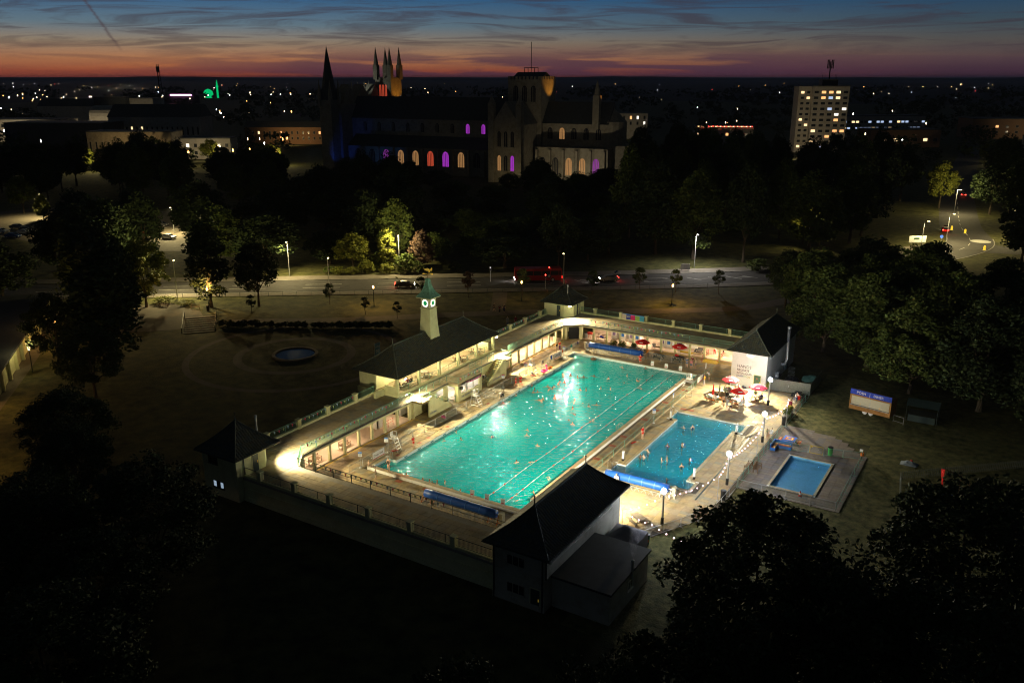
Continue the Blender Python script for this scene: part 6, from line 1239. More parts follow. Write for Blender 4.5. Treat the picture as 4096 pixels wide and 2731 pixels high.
def mkpose(n):
    p = dict(BASE)
    if n == 'walk': leg(p, 'l', (-.10, .14, .52), (-.10, .22, .10)); leg(p, 'r', (.10, -.02, .50), (.10, -.26, .13)); arm(p, 'l', (-.24, -.14, 1.14), (-.25, -.10, .90)); arm(p, 'r', (.24, .10, 1.14), (.24, .26, .96))
    if n == 'hips': arm(p, 'l', (-.36, -.06, 1.17), (-.22, .06, 1.02)); arm(p, 'r', (.36, -.06, 1.17), (.22, .06, 1.02)); leg(p, 'l', (-.14, .02, .5), (-.18, -.02, .09)); leg(p, 'r', (.12, .02, .5), (.14, -.02, .09))
    if n == 'talk': arm(p, 'l', (-.24, -.02, 1.14), (-.12, .20, 1.18)); arm(p, 'r', (.24, -.02, 1.14), (.14, .22, 1.10))
    if n == 'sit':
        for k in p: p[k] = (p[k][0], p[k][1], p[k][2] - .42)
        p['chest'] = (0, .04, .90); p['neck'] = (0, .06, 1.05); p['jaw'] = (0, .10, 1.12); p['head'] = (0, .09, 1.20); p['crown'] = (0, .08, 1.29)
        p['lsh'] = (-.175, .04, .985); p['rsh'] = (.175, .04, .985)
        leg(p, 'l', (-.12, .45, .50), (-.13, .42, .08)); leg(p, 'r', (.12, .45, .50), (.13, .42, .08)); arm(p, 'l', (-.25, .16, .78), (-.16, .40, .80)); arm(p, 'r', (.25, .16, .78), (.14, .40, .84))
    if n == 'bend':
        p['spine'] = (0, .06, 1.10); p['chest'] = (0, .24, 1.22); p['neck'] = (0, .37, 1.28); p['jaw'] = (0, .44, 1.29); p['head'] = (0, .50, 1.34); p['crown'] = (0, .56, 1.40)
        p['lsh'] = (-.17, .30, 1.25); p['rsh'] = (.17, .30, 1.25); arm(p, 'l', (-.2, .45, 1.05), (-.12, .52, 1.25)); arm(p, 'r', (.2, .45, 1.05), (.1, .52, 1.25)); leg(p, 'r', (.12, .16, .52), (.12, .12, .10)); leg(p, 'l', (-.12, .0, .5), (-.12, -.18, .10))
    if n == 'wade': arm(p, 'l', (-.27, .10, 1.20), (-.20, .32, 1.22)); arm(p, 'r', (.27, .10, 1.20), (.22, .33, 1.18))
    if n == 'wade_out': arm(p, 'l', (-.43, .03, 1.33), (-.66, .12, 1.30)); arm(p, 'r', (.43, .03, 1.33), (.66, .12, 1.30))
    if n == 'wade_up': arm(p, 'l', (-.28, .05, 1.55), (-.16, .10, 1.76)); arm(p, 'r', (.33, .08, 1.50), (.30, .14, 1.75))
    if n == 'tread': arm(p, 'l', (-.38, .12, 1.30), (-.52, .32, 1.32)); arm(p, 'r', (.38, .12, 1.30), (.50, .33, 1.30)); leg(p, 'l', (-.14, .22, .62), (-.14, -.08, .32)); leg(p, 'r', (.14, .10, .55), (.14, -.18, .22))
    if n in ('breast', 'crawl', 'back'):
        # lying along +Y, shoulders at z = 0
        q = dict(pelvis=(0, -.48, -.16), spine=(0, -.30, -.10), chest=(0, -.10, -.05), neck=(0, .06, .02), jaw=(0, .12, .05), head=(0, .18, .12), crown=(0, .22, .20))
        for s, k in ((-1, 'l'), (1, 'r')):
            q.update({k+'sh': (s*.18, -.02, -.02), k+'hi': (s*.09, -.54, -.18)}); q[k+'to'] = (0,0,0)
            leg(q, k, (s*(.22 if n == 'breast' else .10), -.92, -.24), (s*(.24 if n == 'breast' else .09), -1.30, -.22 + (.04 if s > 0 else -.06))); q[k+'to'] = (q[k+'an'][0]*1.1, q[k+'an'][1]-.18, q[k+'an'][2]-.02)
            arm(q, k, (s*.42, .16, -.06), (s*.50, .42, -.04))
        if n == 'crawl': arm(q, 'r', (.30, .22, .22), (.26, .55, .10)); arm(q, 'l', (-.26, -.25, -.14), (-.22, -.5, -.16)); q['head'] = (0.02, .17, .04); q['crown'] = (.02, .26, .08)
        if n == 'back': q['head'] = (0, .16, .03); q['crown'] = (0, .25, .02); q['jaw'] = (0, .10, .05); arm(q, 'l', (-.44, .05, -.04), (-.68, .16, -.02)); arm(q, 'r', (.44, .05, -.04), (.68, .16, -.02))
        p = q
    return p
POSES = {}
def pose_mesh(n):
    if n in POSES: return POSES[n]
    p = mkpose(n); names = list(p); idx = {k: i for i, k in enumerate(names)}; fat = 1.0
    me = bpy.data.meshes.new('skeleton'); me.from_pydata([p[k] for k in names], [(idx[a], idx[b]) for a, b in EDG], []); o = bpy.data.objects.new('skeleton', me); COL.objects.link(o)
    md = o.modifiers.new('skin', 'SKIN'); md.branch_smoothing = .6; md.use_smooth_shade = True; sd_ = me.skin_vertices[0].data
    for k, i in idx.items():
        r = RAD.get(k) or RAD[k[1:]]; sd_[i].radius = r; sd_[i].use_root = (k == 'pelvis')
    o.modifiers.new('sub', 'SUBSURF').levels = 1; o.modifiers['sub'].render_levels = 1
    dg = bpy.context.evaluated_depsgraph_get(); dg.update(); b = bpy.data.meshes.new_from_object(o.evaluated_get(dg)); bpy.data.objects.remove(o)
    b.polygons.foreach_set('use_smooth', [True]*len(b.polygons)); b.name = 'body'
    V = np.array([v.co for v in b.vertices]); Nn = np.array([v.normal for v in b.vertices]); best = np.full(len(V), 9e9); seg = np.zeros(len(V), int); tt = np.zeros(len(V))
    for e, (a, c) in enumerate(EDG):
        A = np.array(p[a]); D_ = np.array(p[c]) - A; t_ = np.clip((V - A) @ D_ / (D_ @ D_), 0, 1); d = np.linalg.norm(V - A - t_[:, None]*D_, axis=1) - (.05 if a in ('pelvis', 'spine', 'chest') and c in ('spine', 'chest', 'neck') else 0)
        w_ = d < best; best[w_] = d[w_]; seg[w_] = e; tt[w_] = t_[w_]
    POSES[n] = (b, V, Nn, seg, tt, np.array(p['head']), np.array(p['crown']) - np.array(p['jaw'])); return POSES[n]
EI = {e: i for i, e in enumerate(EDG)}
OUT = {'trunks': {('pelvis','spine'): (0,.45), ('pelvis','lhi'): (0,1), ('pelvis','rhi'): (0,1), ('lhi','lkn'): (0,.6), ('rhi','rkn'): (0,.6)},
       'swimsuit': {('pelvis','spine'): (0,1), ('spine','chest'): (0,1), ('pelvis','lhi'): (0,.9), ('pelvis','rhi'): (0,.9)},
       'shirt': {('pelvis','spine'): (.1,1), ('spine','chest'): (0,1), ('chest','neck'): (0,.5), ('chest','lsh'): (0,1), ('chest','rsh'): (0,1), ('lsh','lel'): (0,.75), ('rsh','rel'): (0,.75)},
       'long': {('pelvis','spine'): (0,1), ('spine','chest'): (0,1), ('chest','neck'): (0,.5), ('chest','lsh'): (0,1), ('chest','rsh'): (0,1), ('lsh','lel'): (0,1), ('rsh','rel'): (0,1), ('lel','lwr'): (0,.9), ('rel','rwr'): (0,.9), ('pelvis','lhi'): (0,1), ('pelvis','rhi'): (0,1), ('lhi','lkn'): (0,1), ('rhi','rkn'): (0,1)},
       'trousers': {('pelvis','spine'): (0,.3), ('pelvis','lhi'): (0,1), ('pelvis','rhi'): (0,1), ('lhi','lkn'): (0,1), ('rhi','rkn'): (0,1), ('lkn','lan'): (0,.9), ('rkn','ran'): (0,.9)}}
CL = {}
def garment(n, kind):
    if (n, kind) in CL: return CL[(n, kind)]
    b, V, Nn, seg, tt, hc, hd = pose_mesh(n)
    if kind.startswith('hair'):
        hd_ = hd / np.linalg.norm(hd); hs = np.isin(seg, [EI[('jaw','head')], EI[('head','crown')], EI[('neck','jaw')]]); rel = V - hc; up = rel @ hd_; fw = np.array([0, 1, 0]) - hd_ * hd_[1]; fw = fw/(np.linalg.norm(fw)+1e-6); f_ = rel @ fw
        sel = hs & ((f_ < .012) & (up > (-.20 if kind == 'hair_long' else -.05)) | (up > .055)); off = .017
    else:
        sel = np.zeros(len(V), bool)
        for e, (a, c) in OUT[kind].items(): sel |= (seg == EI[e]) & (tt >= a - .01) & (tt <= c + .01)
        off = {'trunks': .02, 'swimsuit': .008, 'shirt': .02, 'long': .03, 'trousers': .018}[kind]
    fs = [tuple(p.vertices) for p in b.polygons if sum(sel[i] for i in p.vertices) >= len(p.vertices) - (1 if kind.startswith('hair') else 0)]
    used = sorted({i for f in fs for i in f}); mp2 = {i: k for k, i in enumerate(used)}
    me = bpy.data.meshes.new({'hair': 'hair', 'hair_long': 'hair'}.get(kind, kind)); me.from_pydata([tuple(V[i] + Nn[i]*off) for i in used], [], [tuple(mp2[i] for i in f) for f in fs]); me.polygons.foreach_set('use_smooth', [True]*len(me.polygons)); CL[(n, kind)] = me; return me
SKIN = [mat('skin_pale', (.62, .42, .32), .6, .06, 9), mat('skin_tan', (.46, .28, .19), .6, .06, 9), mat('skin_brown', (.22, .12, .08), .6, .06, 9)]
HAIR = {'dark': mat('hair_dark', (.018, .013, .010), .7, .2, 20), 'brown': mat('hair_brown', (.09, .05, .025), .7, .2, 20), 'fair': mat('hair_fair', (.36, .24, .11), .7, .2, 20), 'grey': mat('hair_grey', (.42, .40, .38), .7, .2, 20)}
CLO = {}
def cloth(c):
    if c not in CLO: CLO[c] = mat('cloth_%d' % len(CLO), {'black': (.015, .015, .018), 'navy': (.02, .03, .10), 'blue': (.05, .14, .38), 'denim': (.14, .20, .30), 'red': (.62, .025, .015), 'white': (.72, .72, .70), 'grey': (.32, .32, .34), 'pink': (.65, .25, .28), 'green': (.06, .16, .06), 'orange': (.7, .28, .02), 'khaki': (.20, .20, .10), 'teal': (.02, .25, .25), 'purple': (.12, .03, .16), 'cream': (.60, .54, .42), 'maroon': (.20, .02, .04), 'pale green': (.45, .5, .35)}[c], .9, .12, 12)
    return CLO[c]
def person(x, y, z, face, pose, label, group, skin=0, hair='dark', wear=(), h=1.0, long=False):
    """one figure: a continuous body with hair and garments as children; face is the heading in degrees anticlockwise from +Y"""
    o = bpy.data.objects.new('person', pose_mesh(pose)[0]); COL.objects.link(o)
    if not o.data.materials: o.data.materials.append(SKIN[0])
    setmat(o, SKIN[skin]); o.location = (x, y, z); o.rotation_euler = (0, 0, math.radians(face)); o.scale = (h,)*3; tag(o, label, 'person', group)
    for kind, col in [('hair_long' if long else 'hair', None)] + list(wear):
        me = garment(pose, kind)
        if not me.materials: me.materials.append(HAIR['dark'])
        c = bpy.data.objects.new('hair' if col is None else kind, me); COL.objects.link(c); c.parent = o; setmat(c, HAIR[hair] if col is None else cloth(col))
    return o
WZ = .03
HN = ['dark', 'brown', 'fair']
def swim(pts, zone, seed, wz=WZ, depth=main_depth, group='swimmers in the main pool'):
    rg = random.Random(seed)
    for i, q in enumerate(pts):
        x, y = q[0], q[1]; pose = q[2] if len(q) > 2 else None; d = depth(y); extra = q[3] if len(q) > 3 else ''
        hair = rg.choice(['dark', 'dark', 'brown', 'brown', 'fair']); skin = rg.choice([0, 0, 0, 1, 1, 2]); female = rg.random() < .4
        if pose is None: pose = rg.choice(['wade', 'wade', 'wade_out', 'stand']) if -d < 1.45 else 'tread'
        h = rg.uniform(.92, 1.04)
        if pose in ('breast', 'crawl', 'back'): z = wz - .04
        elif pose == 'tread': z = wz - 1.36*h
        else:
            z = max(d, wz - 1.30*h)
            if -d + wz > 1.30*h: z = wz - 1.30*h
        wear = [('swimsuit', rg.choice(['black', 'navy', 'black', 'purple']))] if female else [('trunks', rg.choice(['navy', 'black', 'blue', 'green', 'maroon']))]
        act = {'wade': 'wading with bent arms', 'wade_out': 'wading with arms spread', 'stand': 'standing in the water', 'wade_up': 'with both arms raised', 'tread': 'treading water', 'breast': 'swimming breaststroke', 'crawl': 'swimming front crawl', 'back': 'floating face up', 'talk': 'standing in the water'}[pose]
        lab = f'{hair}-haired swimmer {act}, ' + (extra or f'{ordinal(i)} {zone}')
        person(x, y, z, rg.uniform(0, 360) if len(q) < 5 else q[4], pose, lab, group, skin, hair, wear, h, female)
swim([(.35, 33.4), (1.5, 32.2), (1.9, 31.1), (2.4, 31.5), (2.6, 34.2, 'wade_out'), (3.3, 33.3), (3.4, 34.6), (3.6, 33.8), (4.5, 29.4), (4.2, 28.8), (4.7, 28.6)], 'of the chatting swimmers beside the left wall', 1)
swim([(.45, 28.8, 'tread'), (.5, 25.2, 'tread'), (.9, 26.1, 'breast')], 'in the shadow of the left wall by the ladder', 2)
swim([(5.8, 30.6, 'wade'), (5.5, 31.0, 'wade'), (3.4, 35.9), (3.1, 36.9), (3.8, 37.1), (2.4, 39.2), (1.9, 40.1), (3.1, 40.3, 'stand'), (4.4, 40.1), (5.2, 40.6), (6.3, 41.9), (7.2, 35.5), (8.0, 35.9), (8.6, 31.2), (9.8, 31.2, 'back'), (9.7, 28.5), (10.8, 27.1, 'crawl'), (11.3, 24.7, 'breast'), (12.2, 23.7, 'tread')], 'in the glittering patch, counted from the left', 3)
swim([(8.6, 42.0), (9.5, 37.7), (10.8, 38.1), (11.2, 30.4, 'wade', '', 0), (11.9, 31.4, 'wade_out', '', 30), (10.5, 44.6), (11.2, 41.8, 'breast', 'with an orange float mid shallow end', 250), (12.8, 43.4, 'wade_up', 'beside the lane rope', 10), (14.6, 40.6, 'crawl', 'between the two lane ropes', 95), (8.4, 47.7, 'crawl', 'splashing near the far wall', 90), (11.5, 49.4, 'tread', 'holding the far wall'), (2.5, 49.3, 'wade', 'in a rubber ring by the far wall')], 'in the open shallow end', 4)
swim([(14.0, 26.0, 'crawl', '', 60), (8.2, 18.9, 'tread', '', 170), (9.0, 17.4, 'tread', '', 200), (11.7, 15.4, 'tread', '', 10), (12.0, 10.0, 'tread'), (13.2, 10.8, 'crawl', 'stretched along the lane rope', 330), (.8, 13.5, 'tread'), (1.1, 10.5, 'tread'), (2.6, 12.0, 'tread')], 'in the open deep half', 5)
swim([(3.1, .5, 'tread'), (5.4, .5, 'tread'), (6.3, .6, 'tread'), (6.8, .4, 'tread'), (7.1, 1.0, 'tread'), (7.4, .4, 'tread'), (7.9, 1.3, 'tread'), (9.6, .4, 'tread'), (10.6, .5, 'tread')], 'along the near deep-end wall, from the left', 6)
swim([(16.2, 3.0, 'breast', 'in a dark swimsuit on the right-hand lane rope', 350), (16.9, 1.9, 'back', 'nearest the near roof', 330), (17.6, 4.4, 'tread', 'by the right wall near the roof'), (17.4, 8.1, 'crawl', 'along the right wall', 70)], '', 7)
t = thing('rubber_ring', 'dark rubber ring round a swimmer at the far wall', 'rubber ring', (2.5, 49.3, .1)); mb = MB(); mb.tube([(2.5+.38*math.cos(a), 49.3+.38*math.sin(a), .1) for a in np.linspace(0, 2*math.pi, 17)], .12, 8, False); mb.build('tube', m_brick, t, True)
LZ = -.14
def ld(y): return -1.25 - .006*(y-14)
swim([(24.9, 30.6, 'tread', 'in green at the far end of the learner pool', 160), (25.9, 31.1, 'stand', 'upright at the far end of the learner pool', 190), (25.3, 24.0, 'wade', 'in green mid learner pool', 180), (26.8, 24.9, 'wade', 'carrying a beach ball mid learner pool', 300), (23.9, 21.1, 'wade_out', "by the learner pool's left wall"), (23.75, 19.2, 'wade', "left of the pair by the learner pool's left wall"), (24.05, 19.5, 'wade', "right of the pair by the learner pool's left wall"),
      (26.2, 19.8, 'wade', 'playing, left of the pair mid learner pool', 300), (26.8, 20.1, 'wade_up', 'waving, right of the pair mid learner pool', 90), (29.1, 21.5, 'wade', "with a beach ball on the learner pool's right", 330), (28.9, 19.3, 'talk', 'in dark trunks facing away in the learner pool', 20), (28.7, 15.2, 'tread', 'near the learner cover roll', 280), (30.2, 14.4, 'breast', 'in the near right corner of the learner pool', 100)], '', 8, LZ, ld, 'swimmers in the learner pool')
# lifeguards in red
g = 'lifeguards in red'
R2 = (('shirt', 'red'), ('trunks', 'red'))
person(-.9, 6.9, .02, 270, 'stand', 'lifeguard in red walking the left coping near the deep end', g, 0, 'dark', R2, .98, True); person(-1.5, 31.9, .02, 280, 'walk', 'lifeguard in red, left of the pair by the sign post', g, 0, 'brown', R2); person(-1.0, 32.4, .02, 250, 'talk', 'lifeguard in red, right of the pair by the sign post', g, 0, 'dark', R2, 1.03)
person(9.9, 50.9, .02, 190, 'hips', 'lifeguard in red standing at the far end beside the cover roll', g, 0, 'dark', R2); person(21.8, 24.3, .02, 250, 'stand', 'lifeguard in red beside the learner pool rail', g, 0, 'dark', R2)
g = 'people on the deck'
person(1.15, -.25, .38, 180, 'talk', 'woman in a black swimsuit standing on the near coping', g, 0, 'brown', (('swimsuit', 'black'),), 1.02, True); person(.7, -2.0, .02, 300, 'stand', 'boy in dark shorts on the near deck corner', g, 0, 'brown', (('trunks', 'khaki'),), .88); person(-1.6, -.6, .02, 320, 'sit', 'pale figure sitting on the deep-end corner coping', g, 0, 'fair', (('trunks', 'cream'),), .95)
person(-.45, 26.7, .0, 90, 'sit', 'person in dark clothes crouching by the pool ladder', g, 1, 'dark', (('long', 'black'),), .9); person(-4.4, 49.6, .02, 260, 'stand', 'person with a dark bag by the towel barrier', g, 0, 'brown', (('shirt', 'black'), ('trousers', 'cream')), .96, True); person(-4.3, 50.4, .02, 250, 'talk', 'person in a red jacket by the towel barrier', g, 0, 'grey', (('shirt', 'red'), ('trousers', 'purple')))
for i, (x, y, f, po, hr, we, lab) in enumerate(((16.7, 53.3, 200, 'talk', 'grey', (('shirt', 'denim'), ('trunks', 'denim')), 'grey-haired person in denim blue at the far deck'), (17.6, 52.8, 10, 'stand', 'fair', (('shirt', 'pink'), ('trunks', 'denim')), 'person with a pink top facing away at the far deck'), (17.2, 54.3, 170, 'talk', 'brown', (('shirt', 'maroon'), ('trunks', 'black')), 'person in maroon behind the far deck group'), (18.1, 53.4, 120, 'stand', 'dark', (('shirt', 'cream'), ('trunks', 'denim')), 'person with a dark bag at the right of the far deck group'))): person(x, y, .02, f, po, lab, g, i % 2, hr, we)
person(21.8, 49.2, .02, 60, 'bend', 'person in white bending to dry their hair with a pink towel', g, 0, 'brown', (('shirt', 'white'), ('trunks', 'khaki'))); person(21.8, 46.9, .02, 90, 'talk', 'person in patterned trousers beside the blank banner', g, 1, 'brown', (('shirt', 'orange'), ('trousers', 'grey')), 1.0, True); person(24.8, 44.9, .02, 140, 'stand', 'boy in green shorts standing between the tables', g, 0, 'dark', (('trunks', 'green'),), .85)
person(26.9, 40.3, .02, 330, 'stand', 'person in black shorts standing left of the crowded table', g, 1, 'brown', (('trunks', 'black'),)); person(27.6, 39.7, .02, 330, 'talk', 'person wrapped in a grey towel standing by the crowded table', g, 0, 'dark', (('long', 'grey'),)); person(28.2, 39.4, .02, 340, 'bend', 'child stooping beside the crowded table', g, 1, 'dark', (('trunks', 'navy'),), .75); person(26.5, 40.9, .02, 300, 'stand', 'child in yellow-orange at the crowded table end', g, 0, 'fair', (('trunks', 'orange'),), .75)
g = 'people sitting at the tables'
for i, (x, y, f, hr, sk, we, lab) in enumerate(((24.3, 41.2, 330, 'brown', 0, (('shirt', 'pale green'),), 'at the left end of the white table'), (25.5, 41.1, 40, 'dark', 1, (('shirt', 'white'),), 'on the near side of the white table'), (25.3, 42.4, 120, 'dark', 1, (('long', 'black'),), 'leaning on the far side of the white table'), (25.4, 45.2, 300, 'dark', 0, (('long', 'pale green'),), 'left of the pink parasol nearest the lettering'), (26.8, 46.3, 150, 'grey', 0, (('shirt', 'black'),), 'behind the pink parasol nearest the lettering'), (26.9, 47.0, 170, 'brown', 0, (('shirt', 'white'),), 'half hidden behind the dark-shirted man'),
      (27.8, 41.4, 300, 'dark', 1, (('trunks', 'white'),), 'on the left bench of the crowded table'), (27.9, 43.1, 250, 'dark', 0, (('long', 'grey'),), 'at the far end of the crowded table'), (28.9, 42.9, 130, 'brown', 1, (('trunks', 'navy'),), 'bare-backed on the far right of the crowded table'), (29.2, 41.0, 60, 'brown', 0, (('long', 'white'),), 'wrapped in a white towel at the near right of the crowded table'), (29.3, 41.9, 90, 'fair', 0, (('long', 'white'),), 'in a white robe on the right of the crowded table'),
      (29.7, 45.8, 200, 'dark', 1, (('long', 'green'),), 'in green under the pink parasol by the door'), (30.9, 45.0, 100, 'brown', 0, (('long', 'navy'),), 'in navy at the table by the door'))):
    person(x, y, .02, f, 'sit', 'person sitting ' + lab, g, sk, hr, we, 1.0, i % 3 == 0)
g = 'people by the far fence'
for i, (x, y, f, po, hr, we, lab) in enumerate(((35.1, 32.5, 250, 'talk', 'brown', (('shirt', 'pale green'), ('trunks', 'cream')), 'girl in a pale dress with a raised arm by the fence'), (35.5, 33.5, 120, 'sit', 'brown', (('long', 'white'),), 'person in white sitting against the fence'), (34.9, 48.0, 200, 'sit', 'fair', (('long', 'white'),), 'person in white at the black table by the timber fence'), (35.2, 46.8, 90, 'sit', 'brown', (('long', 'blue'),), 'person in blue on the far fence bench'), (35.0, 44.8, 100, 'sit', 'dark', (('long', 'maroon'),), 'person in maroon by the far planter'), (35.4, 47.5, 90, 'sit', 'dark', (('long', 'red'),), 'person in red by the far fence'), (35.3, 45.7, 90, 'sit', 'fair', (('long', 'cream'),), 'person in cream by the far fence'))): person(x, y, .0, f, po, lab, g, i % 2, hr, we, .95 if i else .85, i % 2 == 0)
g = 'people under the roofs'
person(-10.9, 16.2, 3.05, 330, 'sit', 'person in blue sitting at the nearest veranda table', g, 0, 'grey', (('shirt', 'blue'), ('trousers', 'khaki'))); person(-9.9, 17.3, 3.05, 70, 'sit', 'person in a red shirt at the nearest veranda table', g, 0, 'dark', (('shirt', 'maroon'),)); person(-9.8, 18.1, 3.05, 100, 'sit', 'person in black leaning over the nearest veranda table', g, 1, 'dark', (('long', 'black'),))
person(-6.2, 23.8, .1, 270, 'stand', 'fair-haired person in white inside the bay window', g, 0, 'fair', (('long', 'white'),), 1.0, True); person(8.7, 59.2, .12, 200, 'sit', 'person in grey sitting on the bench in the north colonnade', g, 0, 'dark', (('long', 'grey'),)); person(18.6, 60.8, .36, 190, 'stand', 'person in blue and red standing at the top of the ramp', g, 0, 'brown', (('shirt', 'blue'), ('trousers', 'red'))); person(20.0, 61.0, .36, 100, 'bend', 'swimmer in black shorts drying off at the top of the ramp', g, 0, 'brown', (('trunks', 'black'),)); person(9.0, 55.9, .02, 200, 'sit', 'person sitting low behind the far cover roll', g, 1, 'dark', (('long', 'orange'),))
person(24.7, 10.3, .02, 30, 'stand', 'person in a grey coat beside the near blue cover roll', g, 0, 'fair', (('long', 'grey'), ('trousers', 'black'))); person(23.6, 10.0, .02, 10, 'sit', 'white-hooded person sitting under the near blue cover roll', g, 0, 'grey', (('long', 'white'),))
g = 'walkers in the park'
for i, (x, y, f, we, lab) in enumerate(((-27.2, 65.8, 300, (('shirt', 'black'), ('trunks', 'black')), 'walker in dark clothes, leftmost of three on the park path'), (-25.6, 65.3, 20, (('shirt', 'maroon'), ('trousers', 'black')), 'short walker in the middle of three on the park path'), (-25.2, 66.3, 200, (('shirt', 'black'), ('trousers', 'navy')), 'walker in dark clothes, rightmost of three on the park path'), (-19.8, 58.9, 220, (('long', 'grey'), ('trousers', 'blue')), 'person in a grey coat just outside the west parapet'), (-19.0, 60.4, 200, (('long', 'maroon'),), 'shorter person in maroon outside the west parapet'))): person(x, y, -.04, f, 'walk' if i < 3 else 'stand', lab, g, 0, 'dark', we, .9 if i in (1, 4) else 1.0)
# ------------------------------------------------------------------ roads, paths and park
ROAD = smooth_line([(-190, -18), (-140, 15), (-98.5, 44), (-48.5, 79.7), (-4, 113), (18, 134), (34, 160), (45, 190), (40, 225), (36, 262), (30, 330), (22, 470), (14, 640)])
structure(strip_mesh('road', ROAD, 11.5, -.045, m_asphalt)); structure(strip_mesh('road', [(45, 186), (60, 190), (95, 215)], 12, -.043, m_asphalt))
def offs(line, d):
    o = []
    for i, p in enumerate(line):
        a, b = Vector(line[max(i-1, 0)]), Vector(line[min(i+1, len(line)-1)]); t = (b-a).normalized(); o.append((p[0]-t.y*d, p[1]+t.x*d))
    return o
pv = structure(strip_mesh('pavement', offs(ROAD[:52], 7.9), 4.0, .06, m_pave)); structure(strip_mesh('pavement', offs(ROAD[8:48], -7.2), 2.4, .06, m_pave))
for d in (5.85, -5.85): structure(strip_mesh('kerb', offs(ROAD[4:60], d), .28, .075, m_kerb))
mk = MB()
for i in range(4, 84):
    if i % 2: continue
    a, b = Vector(ROAD[i]), Vector(ROAD[i+1]); t_ = (b-a).normalized(); n_ = Vector((-t_.y, t_.x))
    for s in (0,) if i > 30 else (1.6, -1.6):
        q = [a+n_*(s-.07), a+n_*(s+.07), b+n_*(s+.07), b+n_*(s-.07)]; mk.add([(p.x, p.y, -.040) for p in q][::-1], [(0,1,2,3)])
for i in range(26, 36):
    a = Vector(ROAD[i]); t_ = (Vector(ROAD[i+1])-a).normalized(); n_ = Vector((-t_.y, t_.x)); q = [a+n_*1.4-t_*1.2, a+n_*1.6-t_*1.2, a-n_*1.4+t_*1.2, a-n_*1.6+t_*1.2]; mk.add([(p.x, p.y, -.038) for p in q], [(0,1,2,3)])
o = mk.build('road_marking', m_paint); structure(o)
mb = MB(); mb.lathe([(2.6, 0), (2.6, .01)], (47.4, 198.4, -.04), 24); structure(mb.build('roundabout_marking', m_paint)); mb = MB(); mb.prism([(30, 164), (34, 170), (38, 178), (36.5, 186), (30, 178), (26, 168)], -.06, .07); structure(mb.build('pavement', m_pave))
structure(strip_mesh('path', smooth_line([(-84, 12), (-76, 24), (-62, 36), (-47.8, 46), (-34, 58.5), (-20, 70), (-8, 78), (2, 84.5), (14, 95), (22, 112)]), 3.4, -.05, m_path)); structure(strip_mesh('path', smooth_line([(-26, 65), (-30, 72), (-36, 82)]), 3, -.048, m_path)); structure(strip_mesh('path', [(-100, 20), (-84, 8), (-70, -4), (-52, -20), (-30, -40)], 4.5, -.052, m_path))
mb = MB(); mb.prism([(-92, 30), (-80, 15), (-70, 24), (-66, 30), (-76, 36), (-86, 37)], -.2, -.047); structure(mb.build('plaza', m_path)); mb = MB(); mb.prism([(-245, 60), (-150, 60), (-128, 74), (-150, 103), (-190, 116), (-235, 100)], -.2, -.045); cpk = structure(mb.build('car_park', m_carpark))
mb = MB()
for i in range(12): x = -196 + 4.2*i; y = 84 + i*.9; mb.prism([(x, y), (x+.12, y), (x-1.8, y+5), (x-1.92, y+5)], -.04, -.038); mb.prism([(x+6, y-15), (x+6.12, y-15), (x+4.2, y-10), (x+4.08, y-10)], -.04, -.038)
structure(mb.build('bay_marking', m_paint))
railing('park_railing', 'dark post-and-rail fence between the park and the road', [[tuple(p) for p in offs(ROAD, -8.6)[11:33:3]]], -.05, 1.0, m_darkrail, 0, 3.0, (1.0, .55), 'fence')
mb = MB(); ring = lambda r, n=48: [(-40.3 + r*math.cos(2*math.pi*k/n), 26 + r*math.sin(2*math.pi*k/n)) for k in range(n)]; ring_faces(mb, ring(9.8), -.05, ring(8.4), -.05); ring_faces(mb, ring(17.5), -.05, ring(16.4), -.05); structure(mb.build('path', m_path))
t = thing('garden_pond', 'round dark pond with a pale stone rim in the park garden', 'pond', (-40.3, 26, 0)); mb = MB(); ring = lambda r, n=36: [(-40.3 + r*math.cos(2*math.pi*k/n), 26 + r*math.sin(2*math.pi*k/n)) for k in range(n)]
ring_faces(mb, ring(3.7), -.05, ring(3.7), .22); ring_faces(mb, ring(3.7), .22, ring(3.2), .22); ring_faces(mb, ring(3.2), .22, ring(3.2), -.04); mb.build('rim', m_stone, t); mb = MB(); mb.prism(ring(3.22), -.055, .06); mb.build('pond_water', mat('pond_blue', (.01, .03, .07), .08, .4, .5, spec=.6), t)
t = thing('garden_steps', 'stone garden steps with side rails leading down to the sunken garden', 'steps', (-66.5, 28.5, 0))
for i in range(8): mb = MB(); c = Vector((-69.6 + .75*i, 31 - .66*i, 0)); mb.rbox((c.x, c.y, .45 - .06*i), (.9, 5.2, .9 - .12*i), -.72); mb.build('step', m_stone, t)
for s in (-1, 1): mb = MB(); p = Vector((.66, .75, 0))*2.8*s; mb.bar((-70.3+p.x, 31.6+p.y, 1.9), (-64+p.x, 26+p.y, 1.0), .08); mb.bar((-70.3+p.x, 31.6+p.y, 0), (-70.3+p.x, 31.6+p.y, 1.9), .08); mb.bar((-64+p.x, 26+p.y, 0), (-64+p.x, 26+p.y, 1.0), .08); mb.build('side_rail', m_darkrail, t)
